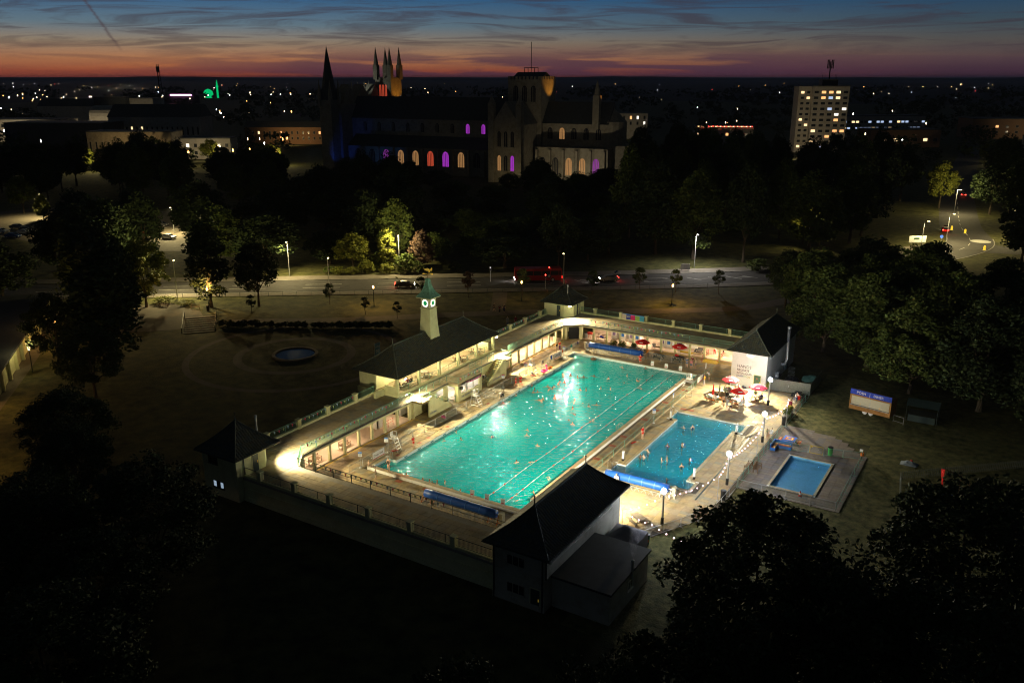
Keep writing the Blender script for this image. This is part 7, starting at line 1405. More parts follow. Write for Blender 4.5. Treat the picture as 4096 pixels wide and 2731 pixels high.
# long single-storey building at the far left with buttressed wall
lw = thing('school_range', 'long low building with a pale buttressed wall beside the left path', 'building', (-80, 0, 0)); A_, B_ = Vector((-58.5, -13)), Vector((-101, 21.5)); D_ = (B_-A_).normalized(); N_ = Vector((D_.y, -D_.x)) * -1
def lq(mb, u0, u1, d0, d1, z0, z1): mb.prism([tuple(A_ + D_*u - N_*-d) for u, d in ((u0, d0), (u1, d0), (u1, d1), (u0, d1))], z0, z1)
LL = (B_-A_).length; mb = MB(); lq(mb, 0, LL, 0, 16, -.1, 3.0); mb.build('wall', m_cream, lw); mb = MB(); lq(mb, -.4, LL+.4, -.5, 16.5, 3.0, 3.3); mb.build('roof', m_lead, lw)
for i in range(11): mb = MB(); u = 2 + i*(LL-4)/10; lq(mb, u-.25, u+.25, -.45, 0, -.1, 2.9); mb.build('buttress', m_cream, lw)
# street lamps
STL = {}
def street_lamp(x, y, h, face, pw, col, label, kind='arm', spot=168):
    key = (kind, round(h)); m_h = STL.setdefault(col, lampmat('lamp_head_%d' % len(STL), col, 6, False))
    t = thing('street_lamp', label, 'street lamp', (x, y, 0), group='street lamps'); c, s = math.cos(face), math.sin(face); mb = MB(); mb.tube([(x, y, -.05), (x, y, h*.5), (x, y, h)], [.10, .07, .05], 6); mb.build('column', m_darkrail if kind != 'arm' else m_galv, t)
    if kind == 'arm': mb = MB(); mb.tube([(x, y, h), (x+c*.9, y+s*.9, h+.15)], .04, 5); mb.build('arm', m_galv, t); mb = MB(); mb.rbox((x+c*1.0, y+s*1.0, h+.12), (.6, .25, .1), face); mb.build('lantern', m_h, t); p = (x+c*1.0, y+s*1.0, h-.02)
    else: mb = MB(); mb.lathe([(.08, 0), (.17, .12), (.17, .42), (.05, .55)], (x, y, h), 8); mb.build('lantern', m_h, t); p = (x, y, h+.9)
    if pw: lamp('SPOT' if kind == 'arm' and spot else 'POINT', p if spot else (p[0], p[1], p[2]-.3), pw, col, .15, t, (c*.25, s*.25, -1) if kind == 'arm' else None, spot, .4)
AMB, YEL, WHT = (1.0, .55, .16), (1.0, .80, .36), (1.0, .93, .82)
street_lamp(-88.8, 40.7, 7.4, 2.4, 6500, YEL, 'street lamp beside the lit lime tree at the left of the road', 'arm', None); street_lamp(-83, 66.5, 8, -.9, 7000, YEL, 'street lamp above the clipped hedge on the far pavement'); street_lamp(-65.2, 84.0, 8.5, -.9, 5200, YEL, 'street lamp behind the brightly lit shrubs', 'arm', None); street_lamp(-63.3, 58.6, 7.5, 2.2, 0, YEL, 'dark street column on the park side of the road'); street_lamp(-24, 88.2, 7.5, 2.2, 0, YEL, 'dark street column near the crossing'); street_lamp(-8, 124, 8, -.9, 4500, WHT, 'street lamp by the white board on the far pavement')
street_lamp(-152.9, 89.3, 7.5, -1.0, 13000, YEL, 'tall car park lamp with a sign on its column'); street_lamp(-214, 86, 7.5, -.5, 9000, YEL, 'car park lamp beside the small green tree at far left'); street_lamp(-182, 74, 7.5, 1, 6000, YEL, 'car park lamp hidden behind the trees')
for i, (x, y, pw, lab) in enumerate(((-78.5, 8.8, 700, 'short park lantern nearest the buttressed wall end'), (-68.2, -1.6, 420, 'short park lantern halfway down the buttressed wall'), (-75.8, 38.0, 900, 'park lantern by the bench and forked tree'), (-57, -14, 450, 'short park lantern by the near path'), (-49.5, 56.5, 900, 'park lantern on the grass before the road'), (.3, 88.6, 1100, 'park lantern on the path behind the north range'), (-26.8, 75.5, 160, 'park lantern beside the crossing path'), (-40, -26, 420, 'park lantern by the lower left path'))): street_lamp(x, y, 3.6, 0, pw, AMB if i not in (1,) else YEL, lab, 'top')
street_lamp(35.3, 172.4, 8, .4, 6500, YEL, 'street lamp behind the direction sign at the junction'); street_lamp(39.4, 191, 7.8, 0, 5500, YEL, 'street lamp in the middle of the junction'); street_lamp(36.0, 248, 8, 0, 4200, YEL, 'street lamp under the lit green branches', 'arm', None); street_lamp(55, 205, 8, 3.2, 3600, YEL, 'street lamp beyond the roundabout'); street_lamp(9.5, 161, 8, 1.3, 1500, YEL, 'street lamp by the bend behind the birch trees', 'arm', None)
t = thing('direction_sign', 'large white road direction sign on two posts at the junction', 'sign', (34.2, 172.9, 0)); mb = MB(); mb.rbox((34.2, 172.9, 3.3), (4.4, .08, 1.7), .55); mb.build('board', m_sign, t); [mb2.build('post', m_galv, t) for x, y in ((32.9, 172.1), (35.5, 173.7)) for mb2 in (MB().bar((x, y, -.05), (x, y, 2.6), .12),)]; mb = MB(); mb.rbox((34.0, 172.75, 3.5), (1.4, .1, .4), .55); mb.build('panel', m_greendoor, t)
for x, y, lab in ((49.2, 184.5, 'yellow lit bollard on the near traffic island'), (38.6, 214.2, 'yellow lit bollard on the far traffic island'), (42.5, 210, 'yellow bollard beside the red-lit car')): t = thing('traffic_bollard', lab, 'bollard', (x, y, 0)); mb = MB(); mb.lathe([(.28, 0), (.3, .9), (.2, 1.25)], (x, y, 0), 8); mb.build('shell', mat('bollard_yellow', (.7, .5, .03), .5, emit=(1, .65, .05), es=.5) if x > 49 else MATS['bollard_yellow'], t); mb = MB(); mb.box(x-.5, x+.5, y-.5, y+.5, -.05, .05); mb.build('island', m_kerb, t)
t = thing('keep_left_sign', 'round blue arrow sign on the junction pavement', 'sign', (38.6, 186, 0)); mb = MB(); mb.bar((38.6, 186, 0), (38.6, 186, 2.2), .1); mb.build('post', m_galv, t); mb = MB(); mb.tube([(38.6, 186, 2.4), (38.62, 185.95, 2.4)], .4, 12); mb.build('disc', mat('lit_blue', (.05, .1, .5), .5, emit=(.1, .25, 1), es=.9), t)
for x, y, c, lab in ((-30.5, 93.5, (1, .03, .02), 'traffic light showing red on the far side of the crossing'), (-27.5, 86.5, (1, .03, .02), 'traffic light showing red on the near side of the crossing'), (-41.5, 86.5, (.05, .05, .05), 'dark traffic light left of the crossing')):
    t = thing('traffic_light', lab, 'traffic light', (x, y, 0), group='traffic lights at the crossing'); mb = MB(); mb.tube([(x, y, 0), (x, y, 3.4)], .06, 6); mb.build('post', m_galv, t); mb = MB(); mb.box(x-.15, x+.15, y-.12, y+.12, 2.5, 3.4); mb.build('head', m_black, t); mb = MB(); mb.ball((x+.1, y-.16, 3.2), .13, 8); mb.build('lens', lampmat('signal_%d' % int(-x), c, 14, False), t)
t = thing('white_board', 'small white notice board at the edge of the wood across the road', 'sign', (-8.6, 119.5, 0)); mb = MB(); mb.rbox((-8.6, 119.5, 1.0), (2.2, .06, 1.3), .6); mb.build('board', m_sign, t); mb = MB(); mb.bar((-9.3, 119.1, 0), (-9.3, 119.1, .5), .08); mb.bar((-7.9, 119.9, 0), (-7.9, 119.9, .5), .08); mb.build('posts', m_galv, t)
for x, y, rz, lab in ((-78, 36.5, .7, 'pale park bench by the forked tree'), (-84.5, 34.2, .7, 'dark park bench on the plaza edge')): K_bench.put((x, y, -.05), rz, lab, 'bench', 'slatted benches')
bin_(-74.6, 36.8, m_black, 'black park bin beside the pale park bench')

# ------------------------------------------------------------------ vehicles
def car(x, y, rz, col, label, lit=False, sc=1.0, bus=False):
    t = thing('bus' if bus else 'car', label, 'bus' if bus else 'car', (x, y, -.04), rz, 'buses on the road' if bus else 'cars'); WL[t.name] = (0,0,0); L_, W_ = (10.5, 2.5) if bus else (4.2, 1.75)
    if bus: pr = [(-5.2, .35), (5.1, .35), (5.25, .9), (5.2, 2.85), (5.0, 3.0), (-5.1, 3.0), (-5.25, 2.8), (-5.25, .5)]; gl = [(-5.0, 1.5), (5.0, 1.5), (5.0, 2.5), (-5.0, 2.5)]; wx = (-3.2, 3.3)
    else: pr = [(-2.05, .35), (2.0, .33), (2.12, .55), (2.05, .78), (1.2, .92), (.55, 1.38), (-.9, 1.42), (-1.75, 1.0), (-2.1, .9)]; gl = [(-1.55, .98), (1.05, .95), (.5, 1.32), (-.85, 1.36)]; wx = (-1.3, 1.3)
    def ext(mb, pts, w0, w1=None, tum=.0):
        k = len(pts); vs = [(px, s*(w0 - (tum if z > (1.0 if not bus else 9) else 0)), z) for s in (-1, 1) for px, z in pts]; mb.add(vs, [tuple(range(k)), tuple(range(2*k-1, k-1, -1))] + [(i, k+i, k+(i+1) % k, (i+1) % k) for i in range(k)])
    mb = MB(); ext(mb, pr, W_/2, tum=.16); mb.build('body', col, t)
    mb = MB(); ext(mb, gl, W_/2 - (.05 if not bus else -.01), tum=.06 if not bus else 0); mb.v = [(a, b*(1.03 if not bus else 1), c) for a, b, c in mb.v]; mb.build('side_window', m_glass, t)
    if not bus: mb = MB(); mb.add([(1.18, -.68, .95), (1.18, .68, .95), (.56, .58, 1.385), (.56, -.58, 1.385)], [(0,1,2,3)]); mb.v = [(a+.02, b, c+.015) for a, b, c in mb.v]; mb.build('windscreen', m_glass, t); mb = MB(); mb.add([(-1.76, -.66, 1.0), (-1.76, .66, 1.0), (-.92, .58, 1.41), (-.92, -.58, 1.41)], [(3,2,1,0)]); mb.v = [(a-.02, b, c+.015) for a, b, c in mb.v]; mb.build('rear_window', m_glass, t)
    R_ = .48 if bus else .32
    for ux in wx:
        for s in (-1, 1): mb = MB(); mb.tube([(ux, s*(W_/2-.2), R_), (ux, s*(W_/2+.01), R_)], R_, 12); w_ = mb.build('wheel', m_black, t); mb = MB(); mb.tube([(ux, s*(W_/2+.0), R_), (ux, s*(W_/2+.02), R_)], R_*.6, 10); mb.build('rim', m_galv, w_)
    fx, rx = (5.27, -5.27) if bus else (2.1, -2.11)
    for s in (-1, 1):
        mb = MB(); mb.box(fx-.06, fx+.03, s*W_*.36-.18, s*W_*.36+.18, .62, .78); mb.build('headlight', m_hl if lit else m_plastic, t); mb = MB(); mb.box(rx-.02, rx+.05, s*W_*.38-.16, s*W_*.38+.16, .78, .95 if not bus else 1.25); mb.build('tail_light', m_tl if lit else m_red, t)
    if lit:
        lamp('SPOT', (fx+.2, 0, .75), 240, WHT, .1, t, (1, 0, -.12), 80, .6); lamp('POINT', (rx-.4, 0, .85), 18, (1, .03, .02), .1, t)
        t.children[-1].location = (rx-.4, 0, .85)
    if bus:
        mb = MB(); [mb.box(-4.6+1.9*i, -4.5+1.9*i, -1.275, 1.275, 1.5, 2.5) for i in range(6)]; mb.build('window_pillar', col, t); mb = MB(); mb.box(-5.28, -5.26, -1.0, 1.0, 1.6, 2.6); mb.build('rear_window', m_glass, t)
    return t
m_hl = lampmat('headlight_lit', (1, .95, .85), 30, False); m_tl = lampmat('tail_light_lit', (1, .03, .02), 18, False)
PC = {c: mat('car_' + c, v, .3, .03, 3, metal=.2, spec=.6) for c, v in dict(black=(.012, .012, .014), silver=(.35, .36, .38), white=(.6, .6, .6), red=(.30, .01, .01), blue=(.02, .05, .16), grey=(.10, .10, .11)).items()}
hd = math.atan2(34, 46)
car(-54.5, 72.5, hd, PC['black'], 'black car driving on the road with lights on', True); car(-33.0, 92.8, hd + math.pi, PC['red'], 'dark red single-decker bus waiting at the crossing with tail lights on', True, 1, True); car(-19.5, 101.0, hd + math.pi, PC['silver'], 'silver car approaching with white headlights beyond the crossing', True); car(37.2, 210, 1.75, PC['red'], 'car braking with red tail lights by the roundabout', True); car(34.5, 300, 1.6, PC['grey'], 'distant car with red tail lights on the road north', True)
for i, (x, y, rz, c, lab) in enumerate(((-147.2, 83, .3, 'white', 'white car parked under the tall car park lamp'), (-167, 95.5, .45, 'grey', 'grey hatchback parked at the back of the car park'), (-171.5, 94.2, .45, 'black', 'black car parked beside the grey hatchback'), (-156, 84, .4, 'black', 'black car half hidden by the lit tree'), (-189, 66, .4, 'silver', 'silver car among the parked cars at far left'), (-193, 69, .4, 'black', 'black car among the parked cars at far left'), (-197, 63.5, .4, 'white', 'white car among the parked cars at far left'), (-186, 61, .4, 'blue', 'blue car among the parked cars at far left'), (-200, 70, .4, 'grey', 'grey car among the parked cars at far left'), (-15.5, -8.5, .1, 'black', 'dark car with a blue cover parked behind the near pavilion'))): car(x, y, rz, PC[c], lab)
t = thing('car_cover', 'blue cover on the car behind the near pavilion', 'cover', (-15.5, -8.5, 1.4)); mb = MB(); mb.add([(-16.8, -9.3, 1.36), (-14.6, -9.2, 1.3), (-14.6, -7.9, 1.3), (-16.8, -8.0, 1.36), (-16.3, -8.7, 1.6), (-15, -8.6, 1.55)], [(0,1,5,4), (1,2,5), (2,3,4,5), (3,0,4)]); mb.build('sheet', m_blue, t)

# ------------------------------------------------------------------ trees
def crown_arrays(seed, n, rx, rz, zc, clumps, cr, leaf, droop=0.0, top=1.0):
    rg = np.random.RandomState(seed); d = rg.normal(size=(clumps, 3)); d /= np.linalg.norm(d, axis=1)[:, None]; rad = .45 + .55*rg.rand(clumps, 1)**.5
    C = d*rad*np.array([rx, rx, rz]); taper = 1 - (1-top)*np.clip((C[:, 2:]/rz + 1)/2, 0, 1); C[:, :2] *= taper; k = rg.randint(0, clumps, n); e = rg.normal(size=(n, 3)); e /= np.linalg.norm(e, axis=1)[:, None]
    p = C[k] + e*(rg.rand(n, 1)**.33)*cr*(.6+.8*rg.rand(clumps, 1)[k])*np.array([1, 1, .72]); p[:, 2] -= droop*np.hypot(p[:, 0], p[:, 1])**2/rx/rx*rz*.5; p[:, 2] += zc
    a = rg.normal(size=(n, 3)); a[:, 2] *= .55; a[:, 2] -= droop; a /= np.linalg.norm(a, axis=1)[:, None]; b = np.cross(a, rg.normal(size=(n, 3))); b /= np.linalg.norm(b, axis=1)[:, None]; s = leaf*(.55+.9*rg.rand(n, 1))
    return np.stack([p-a*s, p+b*s*.55, p+a*s, p-b*s*.55], 1).reshape(-1, 3), C
def fastmesh(name, V, nq, m):
    me = bpy.data.meshes.new(name); me.vertices.add(len(V)); me.vertices.foreach_set('co', V.astype(np.float32).ravel()); me.loops.add(nq*4); me.loops.foreach_set('vertex_index', np.arange(nq*4, dtype=np.int32)); me.polygons.add(nq); me.polygons.foreach_set('loop_start', np.arange(0, nq*4, 4, dtype=np.int32)); me.polygons.foreach_set('loop_total', np.full(nq, 4, np.int32)); me.update(calc_edges=True); me.materials.append(m); return me
def tree_proto(name, seed, n, h, rx, trunk_h, clumps, cr, leaf, droop=0., top=.75, tr=.32):
    t = proto(name); rz = (h-trunk_h)/2; V, C = crown_arrays(seed, n, rx, rz, trunk_h + rz, clumps, cr, leaf, droop, top); c = bpy.data.objects.new('crown', fastmesh('crown', V, n, m_leaf)); COL.objects.link(c); c.parent = t
    rg = random.Random(seed); mb = MB(); mb.tube([(0, 0, -.1), (.05*tr, 0, trunk_h*.5), (.1, .05, trunk_h), (.0, .1, trunk_h + rz)], [tr*1.25, tr, tr*.8, tr*.3], 8)
    for i in range(7): q = C[rg.randrange(len(C))]; z0 = trunk_h*rg.uniform(.75, 1.3); mb.tube([(0, 0, z0), (q[0]*.45, q[1]*.45, z0 + (q[2]+trunk_h+rz-z0)*.6), (q[0]*.9, q[1]*.9, q[2]+trunk_h+rz)], [tr*.5, tr*.3, tr*.1], 5)
    mb.build('trunk', m_bark, t); return Kind(t)
T = {'fine': tree_proto('broadleaf_tree', 1, 26000, 15, 7.2, 3.5, 130, 1.25, .17), 'fine2': tree_proto('broadleaf_tree', 2, 26000, 15, 7.0, 3.0, 120, 1.3, .18, .25), 'a': tree_proto('broadleaf_tree', 3, 9000, 15, 6.5, 4, 80, 1.5, .30), 'b': tree_proto('broadleaf_tree', 4, 9000, 15, 6.0, 3, 70, 1.6, .30, .1, .6), 'w': tree_proto('birch_tree', 5, 24000, 15, 6.2, 2.5, 110, 1.1, .19, .55, .55, .25), 'c': tree_proto('columnar_tree', 6, 8000, 16, 3.6, 1.5, 70, 1.1, .26, 0, .35), 's': tree_proto('young_tree', 7, 1500, 4.5, 1.3, 1.6, 26, .42, .12, 0, .6, .06), 'u': tree_proto('shrub', 8, 1500, 2.2, 1.5, .2, 30, .5, .12, 0, .8, .06)}
H0 = {'fine': 15, 'fine2': 15, 'a': 15, 'b': 15, 'w': 15, 'c': 16, 's': 4.5, 'u': 2.2}; R0 = {'fine': 7.2, 'fine2': 7, 'a': 6.5, 'b': 6, 'w': 6.2, 'c': 3.6, 's': 1.3, 'u': 1.5}
rt = random.Random(11)
def tree(k, x, y, h, r, label, m=None, group='trees', cat='tree'):
    o = T[k].put((x, y, -.06), rt.uniform(0, 6.28), label, cat, group, (r/R0[k], r/R0[k], h/H0[k]))
    if m is not None: [setmat(c, m) for c in o.children if c.name.startswith('crown')]
    return o
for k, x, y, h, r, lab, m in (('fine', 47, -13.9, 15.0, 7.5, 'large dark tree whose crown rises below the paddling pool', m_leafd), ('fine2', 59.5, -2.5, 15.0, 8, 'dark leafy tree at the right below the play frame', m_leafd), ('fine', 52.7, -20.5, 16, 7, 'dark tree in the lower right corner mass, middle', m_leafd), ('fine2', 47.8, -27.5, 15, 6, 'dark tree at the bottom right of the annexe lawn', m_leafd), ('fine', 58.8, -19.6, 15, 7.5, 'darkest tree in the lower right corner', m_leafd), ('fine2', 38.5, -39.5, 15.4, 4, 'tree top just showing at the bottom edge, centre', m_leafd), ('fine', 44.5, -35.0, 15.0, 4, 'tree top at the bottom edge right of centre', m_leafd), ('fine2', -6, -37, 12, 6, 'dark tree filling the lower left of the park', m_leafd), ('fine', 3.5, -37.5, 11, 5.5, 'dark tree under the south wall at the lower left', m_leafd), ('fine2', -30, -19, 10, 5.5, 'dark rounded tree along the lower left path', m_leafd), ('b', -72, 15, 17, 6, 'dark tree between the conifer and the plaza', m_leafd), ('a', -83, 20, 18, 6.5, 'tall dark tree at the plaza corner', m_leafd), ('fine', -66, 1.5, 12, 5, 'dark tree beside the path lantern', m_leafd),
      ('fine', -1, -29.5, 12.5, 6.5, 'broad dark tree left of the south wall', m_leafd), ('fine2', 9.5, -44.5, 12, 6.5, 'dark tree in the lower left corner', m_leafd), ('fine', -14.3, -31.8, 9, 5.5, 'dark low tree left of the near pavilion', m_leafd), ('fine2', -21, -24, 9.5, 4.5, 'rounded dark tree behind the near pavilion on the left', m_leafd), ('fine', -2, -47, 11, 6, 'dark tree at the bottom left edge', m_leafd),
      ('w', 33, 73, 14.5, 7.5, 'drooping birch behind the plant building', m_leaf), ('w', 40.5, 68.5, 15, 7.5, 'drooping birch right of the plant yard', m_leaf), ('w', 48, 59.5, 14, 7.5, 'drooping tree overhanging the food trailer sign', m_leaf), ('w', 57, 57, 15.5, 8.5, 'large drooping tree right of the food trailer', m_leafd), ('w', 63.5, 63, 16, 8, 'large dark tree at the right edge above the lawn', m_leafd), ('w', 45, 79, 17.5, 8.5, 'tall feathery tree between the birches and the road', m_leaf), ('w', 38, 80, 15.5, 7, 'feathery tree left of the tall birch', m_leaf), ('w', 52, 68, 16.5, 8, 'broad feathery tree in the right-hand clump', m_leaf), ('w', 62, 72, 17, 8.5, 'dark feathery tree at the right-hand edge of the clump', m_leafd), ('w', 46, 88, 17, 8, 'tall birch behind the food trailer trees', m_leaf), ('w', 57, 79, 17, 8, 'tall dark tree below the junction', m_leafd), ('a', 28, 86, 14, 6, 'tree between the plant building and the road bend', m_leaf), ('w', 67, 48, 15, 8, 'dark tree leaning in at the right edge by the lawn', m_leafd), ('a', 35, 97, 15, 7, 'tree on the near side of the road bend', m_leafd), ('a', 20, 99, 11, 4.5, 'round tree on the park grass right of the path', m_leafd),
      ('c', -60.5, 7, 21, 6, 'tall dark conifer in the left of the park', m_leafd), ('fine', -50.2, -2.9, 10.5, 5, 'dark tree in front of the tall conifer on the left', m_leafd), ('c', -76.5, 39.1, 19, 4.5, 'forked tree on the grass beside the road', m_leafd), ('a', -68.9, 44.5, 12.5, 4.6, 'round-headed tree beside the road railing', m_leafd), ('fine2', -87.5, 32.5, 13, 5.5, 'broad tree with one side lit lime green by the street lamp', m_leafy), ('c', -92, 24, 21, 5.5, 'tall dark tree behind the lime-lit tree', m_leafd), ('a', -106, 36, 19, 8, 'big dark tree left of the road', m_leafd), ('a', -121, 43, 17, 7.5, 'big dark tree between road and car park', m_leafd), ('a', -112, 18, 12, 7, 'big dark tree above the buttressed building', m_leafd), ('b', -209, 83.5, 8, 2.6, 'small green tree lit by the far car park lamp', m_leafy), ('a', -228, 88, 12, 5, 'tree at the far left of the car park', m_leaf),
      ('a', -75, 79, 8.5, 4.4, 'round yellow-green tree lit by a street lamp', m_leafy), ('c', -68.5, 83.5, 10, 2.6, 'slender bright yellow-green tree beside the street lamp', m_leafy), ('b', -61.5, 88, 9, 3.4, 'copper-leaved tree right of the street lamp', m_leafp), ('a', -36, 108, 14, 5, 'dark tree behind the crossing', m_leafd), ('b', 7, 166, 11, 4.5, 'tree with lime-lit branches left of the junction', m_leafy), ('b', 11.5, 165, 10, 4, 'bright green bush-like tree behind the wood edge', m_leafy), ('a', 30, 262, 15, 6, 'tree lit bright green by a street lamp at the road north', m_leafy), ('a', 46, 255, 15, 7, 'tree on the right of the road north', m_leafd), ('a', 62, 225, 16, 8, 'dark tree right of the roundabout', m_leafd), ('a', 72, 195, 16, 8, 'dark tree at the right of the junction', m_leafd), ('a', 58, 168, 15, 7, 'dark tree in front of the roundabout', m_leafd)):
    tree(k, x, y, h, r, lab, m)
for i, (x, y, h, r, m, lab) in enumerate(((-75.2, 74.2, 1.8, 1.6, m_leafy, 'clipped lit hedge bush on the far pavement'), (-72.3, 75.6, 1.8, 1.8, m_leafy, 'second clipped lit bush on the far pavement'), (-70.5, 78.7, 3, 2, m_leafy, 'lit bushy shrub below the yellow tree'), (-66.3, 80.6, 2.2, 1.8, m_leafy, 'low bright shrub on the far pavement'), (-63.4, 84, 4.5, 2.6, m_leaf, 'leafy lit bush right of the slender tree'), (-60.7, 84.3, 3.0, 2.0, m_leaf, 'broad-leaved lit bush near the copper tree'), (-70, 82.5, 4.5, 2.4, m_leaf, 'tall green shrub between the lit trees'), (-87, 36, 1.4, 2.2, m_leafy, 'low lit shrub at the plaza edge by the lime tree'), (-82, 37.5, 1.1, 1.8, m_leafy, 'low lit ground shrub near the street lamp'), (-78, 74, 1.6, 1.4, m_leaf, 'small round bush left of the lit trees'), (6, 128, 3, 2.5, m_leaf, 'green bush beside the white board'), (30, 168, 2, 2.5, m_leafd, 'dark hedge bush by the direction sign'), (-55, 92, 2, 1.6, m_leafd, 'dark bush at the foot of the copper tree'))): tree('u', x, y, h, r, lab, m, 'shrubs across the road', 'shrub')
for i, (x, y, h) in enumerate(((-58, 53, 4.2), (-45, 66, 4.6), (-37.5, 72, 5.4), (-29, 79.5, 5.6), (-17, 88, 5.0), (-9.5, 95, 5.2), (-3, 99, 4.8), (5, 103, 4.8), (-66, 40, 3.6), (-47, 51, 3.4), (-40, 52, 3.2))): tree('s', x, y, h, h*.3, 'young park tree, ' + ordinal(i) + ' counted along the grass', m_leafd if i != 2 else m_leafp, 'young park trees', 'tree')
rg_ = random.Random(5); k = 0
for i in range(46):                                          # clumps of planting round the sunken garden
    u = i/45; x, y = -64 + 27*u + rg_.uniform(-.4, .4), 31 + 15*u + rg_.uniform(-.5, .5); tree('u', x, y, rg_.uniform(.7, 1.3), rg_.uniform(.6, 1.0), 'low mounded shrub in the planted bank above the sunken garden', m_leafd if i % 3 else m_leaf, 'mounded shrubs on the garden bank', 'shrub')
# the dark wood between the road and the cathedral
TREES = [(0, 25), (500, 25), (560, 22)]
def ceil_h(r, d):                                             # canopy lower in front of the cathedral and along views to the road
    px = r/d
    return float(np.interp(px, [-.62, -.459, -.414, -.36, -.325, -.275, -.236, -.206, -.186, -.152, -.122, -.10, -.04, .012, .042, .08, .11, .131, .2, .3, .36, .44, .5, .62], [19, 20, 26, 20, 15, 17, 15, 9, 18, 22, 18, 9, 8, 9, 16, 9, 10, 27, 27, 26, 25, 22, 19, 24]))
cnt = 0; placed = []
for i in range(1500):
    d = rg_.uniform(188, 372); r = rg_.uniform(-.60, .62)*d; x, y, _ = cg(r, d)
    if cnt >= 140: break
    if any((x-a)**2 + (y-b)**2 < (c+4.2)**2 for a, b, c in placed): continue
    if min((x-p[0])**2 + (y-p[1])**2 for p in ROAD) < 15**2 or (-240 < x < -128 and 52 < y < 118) or (x > 35 and y < 215): continue
    if d > 345 and -.26 < r/d < .13: continue
    h = min(ceil_h(r, d)*(.72 + .28*d/372), 30)*rg_.uniform(.82, 1.0); rad = rg_.uniform(5, 8.5); placed.append((x, y, rad*.7)); cnt += 1
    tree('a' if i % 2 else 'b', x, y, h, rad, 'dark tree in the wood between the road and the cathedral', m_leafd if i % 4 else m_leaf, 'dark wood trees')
# ------------------------------------------------------------------ cathedral
def CU(u, v, z): return cg(-80 + u*.843 + v*.423, 436 - u*.393 + v*.906, z)
cat_ = thing('cathedral', 'long dark cathedral with spires, a square central tower and coloured lit windows', 'cathedral', CU(75, 0, 0))
def cbox(mb, u0, u1, v0, v1, z0, z1): mb.add([CU(*p) for p in ((u0,v0,z0),(u1,v0,z0),(u1,v1,z0),(u0,v1,z0),(u0,v0,z1),(u1,v0,z1),(u1,v1,z1),(u0,v1,z1))], [(0,3,2,1),(4,5,6,7),(0,1,5,4),(1,2,6,5),(2,3,7,6),(3,0,4,7)])
def croof(mb, u0, u1, v0, v1, z0, z1, along='u'):
    if along == 'u': m = (v0+v1)/2; mb.add([CU(*p) for p in ((u0,v0,z0),(u1,v0,z0),(u1,v1,z0),(u0,v1,z0),(u0,m,z1),(u1,m,z1))], [(0,1,5,4),(2,3,4,5),(0,4,3),(1,2,5)])
    else: m = (u0+u1)/2; mb.add([CU(*p) for p in ((u0,v0,z0),(u1,v0,z0),(u1,v1,z0),(u0,v1,z0),(m,v0,z1),(m,v1,z1))], [(0,1,4),(1,2,5,4),(2,3,5),(3,0,4,5)])
def cspire(name, u, v, w_, z0, z1, m=None, shaft=None):
    mb = MB()
    if shaft is not None: cbox(mb, u-w_, u+w_, v-w_, v+w_, shaft, z0)
    n = 8; mb.add([CU(u + w_*1.12*math.cos(2*math.pi*k/n), v + w_*1.12*math.sin(2*math.pi*k/n), z0) for k in range(n)] + [CU(u, v, z1)], [(k, (k+1) % n, n) for k in range(n)]); mb.build(name, m or m_stone, cat_)
def carch(u, z0, z1, w_, v, m, name='window', lights=3):
    mb = MB(); pts = [(u-w_, z0), (u+w_, z0), (u+w_, z1-w_)] + [(u+w_*math.cos(a), z1-w_+w_*1.25*math.sin(a)) for a in (.5, 1.05, 1.57, 2.1, 2.65)] + [(u-w_, z1-w_)]
    k = len(pts); mb.add([CU(a, v-.05, z) for a, z in pts], [tuple(range(k))]); o = mb.build(name, m, cat_); mb = MB()
    for i in range(1, lights+1): q = u - w_ + 2*w_*i/(lights+1); cbox(mb, q-.09, q+.09, v-.2, v-.07, z0, z1-.3)
    cbox(mb, u-w_-.25, u+w_+.25, v-.25, v-.03, z0-.4, z0); mb.build('tracery', m_stone, o)
def win(name, c, es): return mat(name, tuple(.2*q for q in c), .4, .5, .5, emit=c, es=es)
w_amb, w_red, w_pur, w_dk = win('window_amber', (1, .50, .18), .18), win('window_red', (1, .13, .06), .26), win('window_purple', (.62, .06, .85), .30), mat('window_dark', (.01, .01, .015), .3); w_dim = win('window_dim_purple', (.5, .08, .6), .22)
mb = MB(); cbox(mb, 6, 96, -6.5, 6.5, 0, 24.5); mb.build('nave', m_stone, cat_); mb = MB(); croof(mb, 5, 97, -7, 7, 24.5, 34.5); mb.build('nave_roof', m_lead, cat_)
mb = MB(); cbox(mb, 8, 96, -13.5, -6.6, 0, 12); cbox(mb, 8, 96, 6.6, 13.5, 0, 12); mb.build('aisle', m_stone, cat_); mb = MB(); mb.add([CU(*p) for p in ((8,-14,12),(96,-14,12),(96,-6.45,17),(8,-6.45,17))], [(0,1,2,3)]); mb.build('aisle_roof', m_lead, cat_)
for i in range(10):
    u = 14 + 8.6*i; carch(u, 4, 10.3, 1.75, -13.5, (w_dk, w_dk, w_dim, w_amb, w_amb, w_red, w_pur, w_amb, w_dk, w_dk)[i]); carch(u, 18.6, 22.6, 1.0, -6.5, w_dk if i < 7 else w_pur, lights=2)
    mb = MB(); cbox(mb, u+3.9, u+4.7, -14.6, -13.5, 0, 11.5); mb.build('buttress', m_stone, cat_)
mb = MB(); cbox(mb, 97, 114, -8.2, 8.2, 0, 42.3); mb.build('central_tower', m_stone, cat_); mb = MB()
for i in range(9):
    for v in (-8.3, 7.7): cbox(mb, 97+1.9*i, 98+1.9*i, v, v+.6, 42.3, 43.6)
    for u in (96.9, 113.5): cbox(mb, u, u+.6, -8.2+1.85*i, -7.2+1.85*i, 42.3, 43.6)
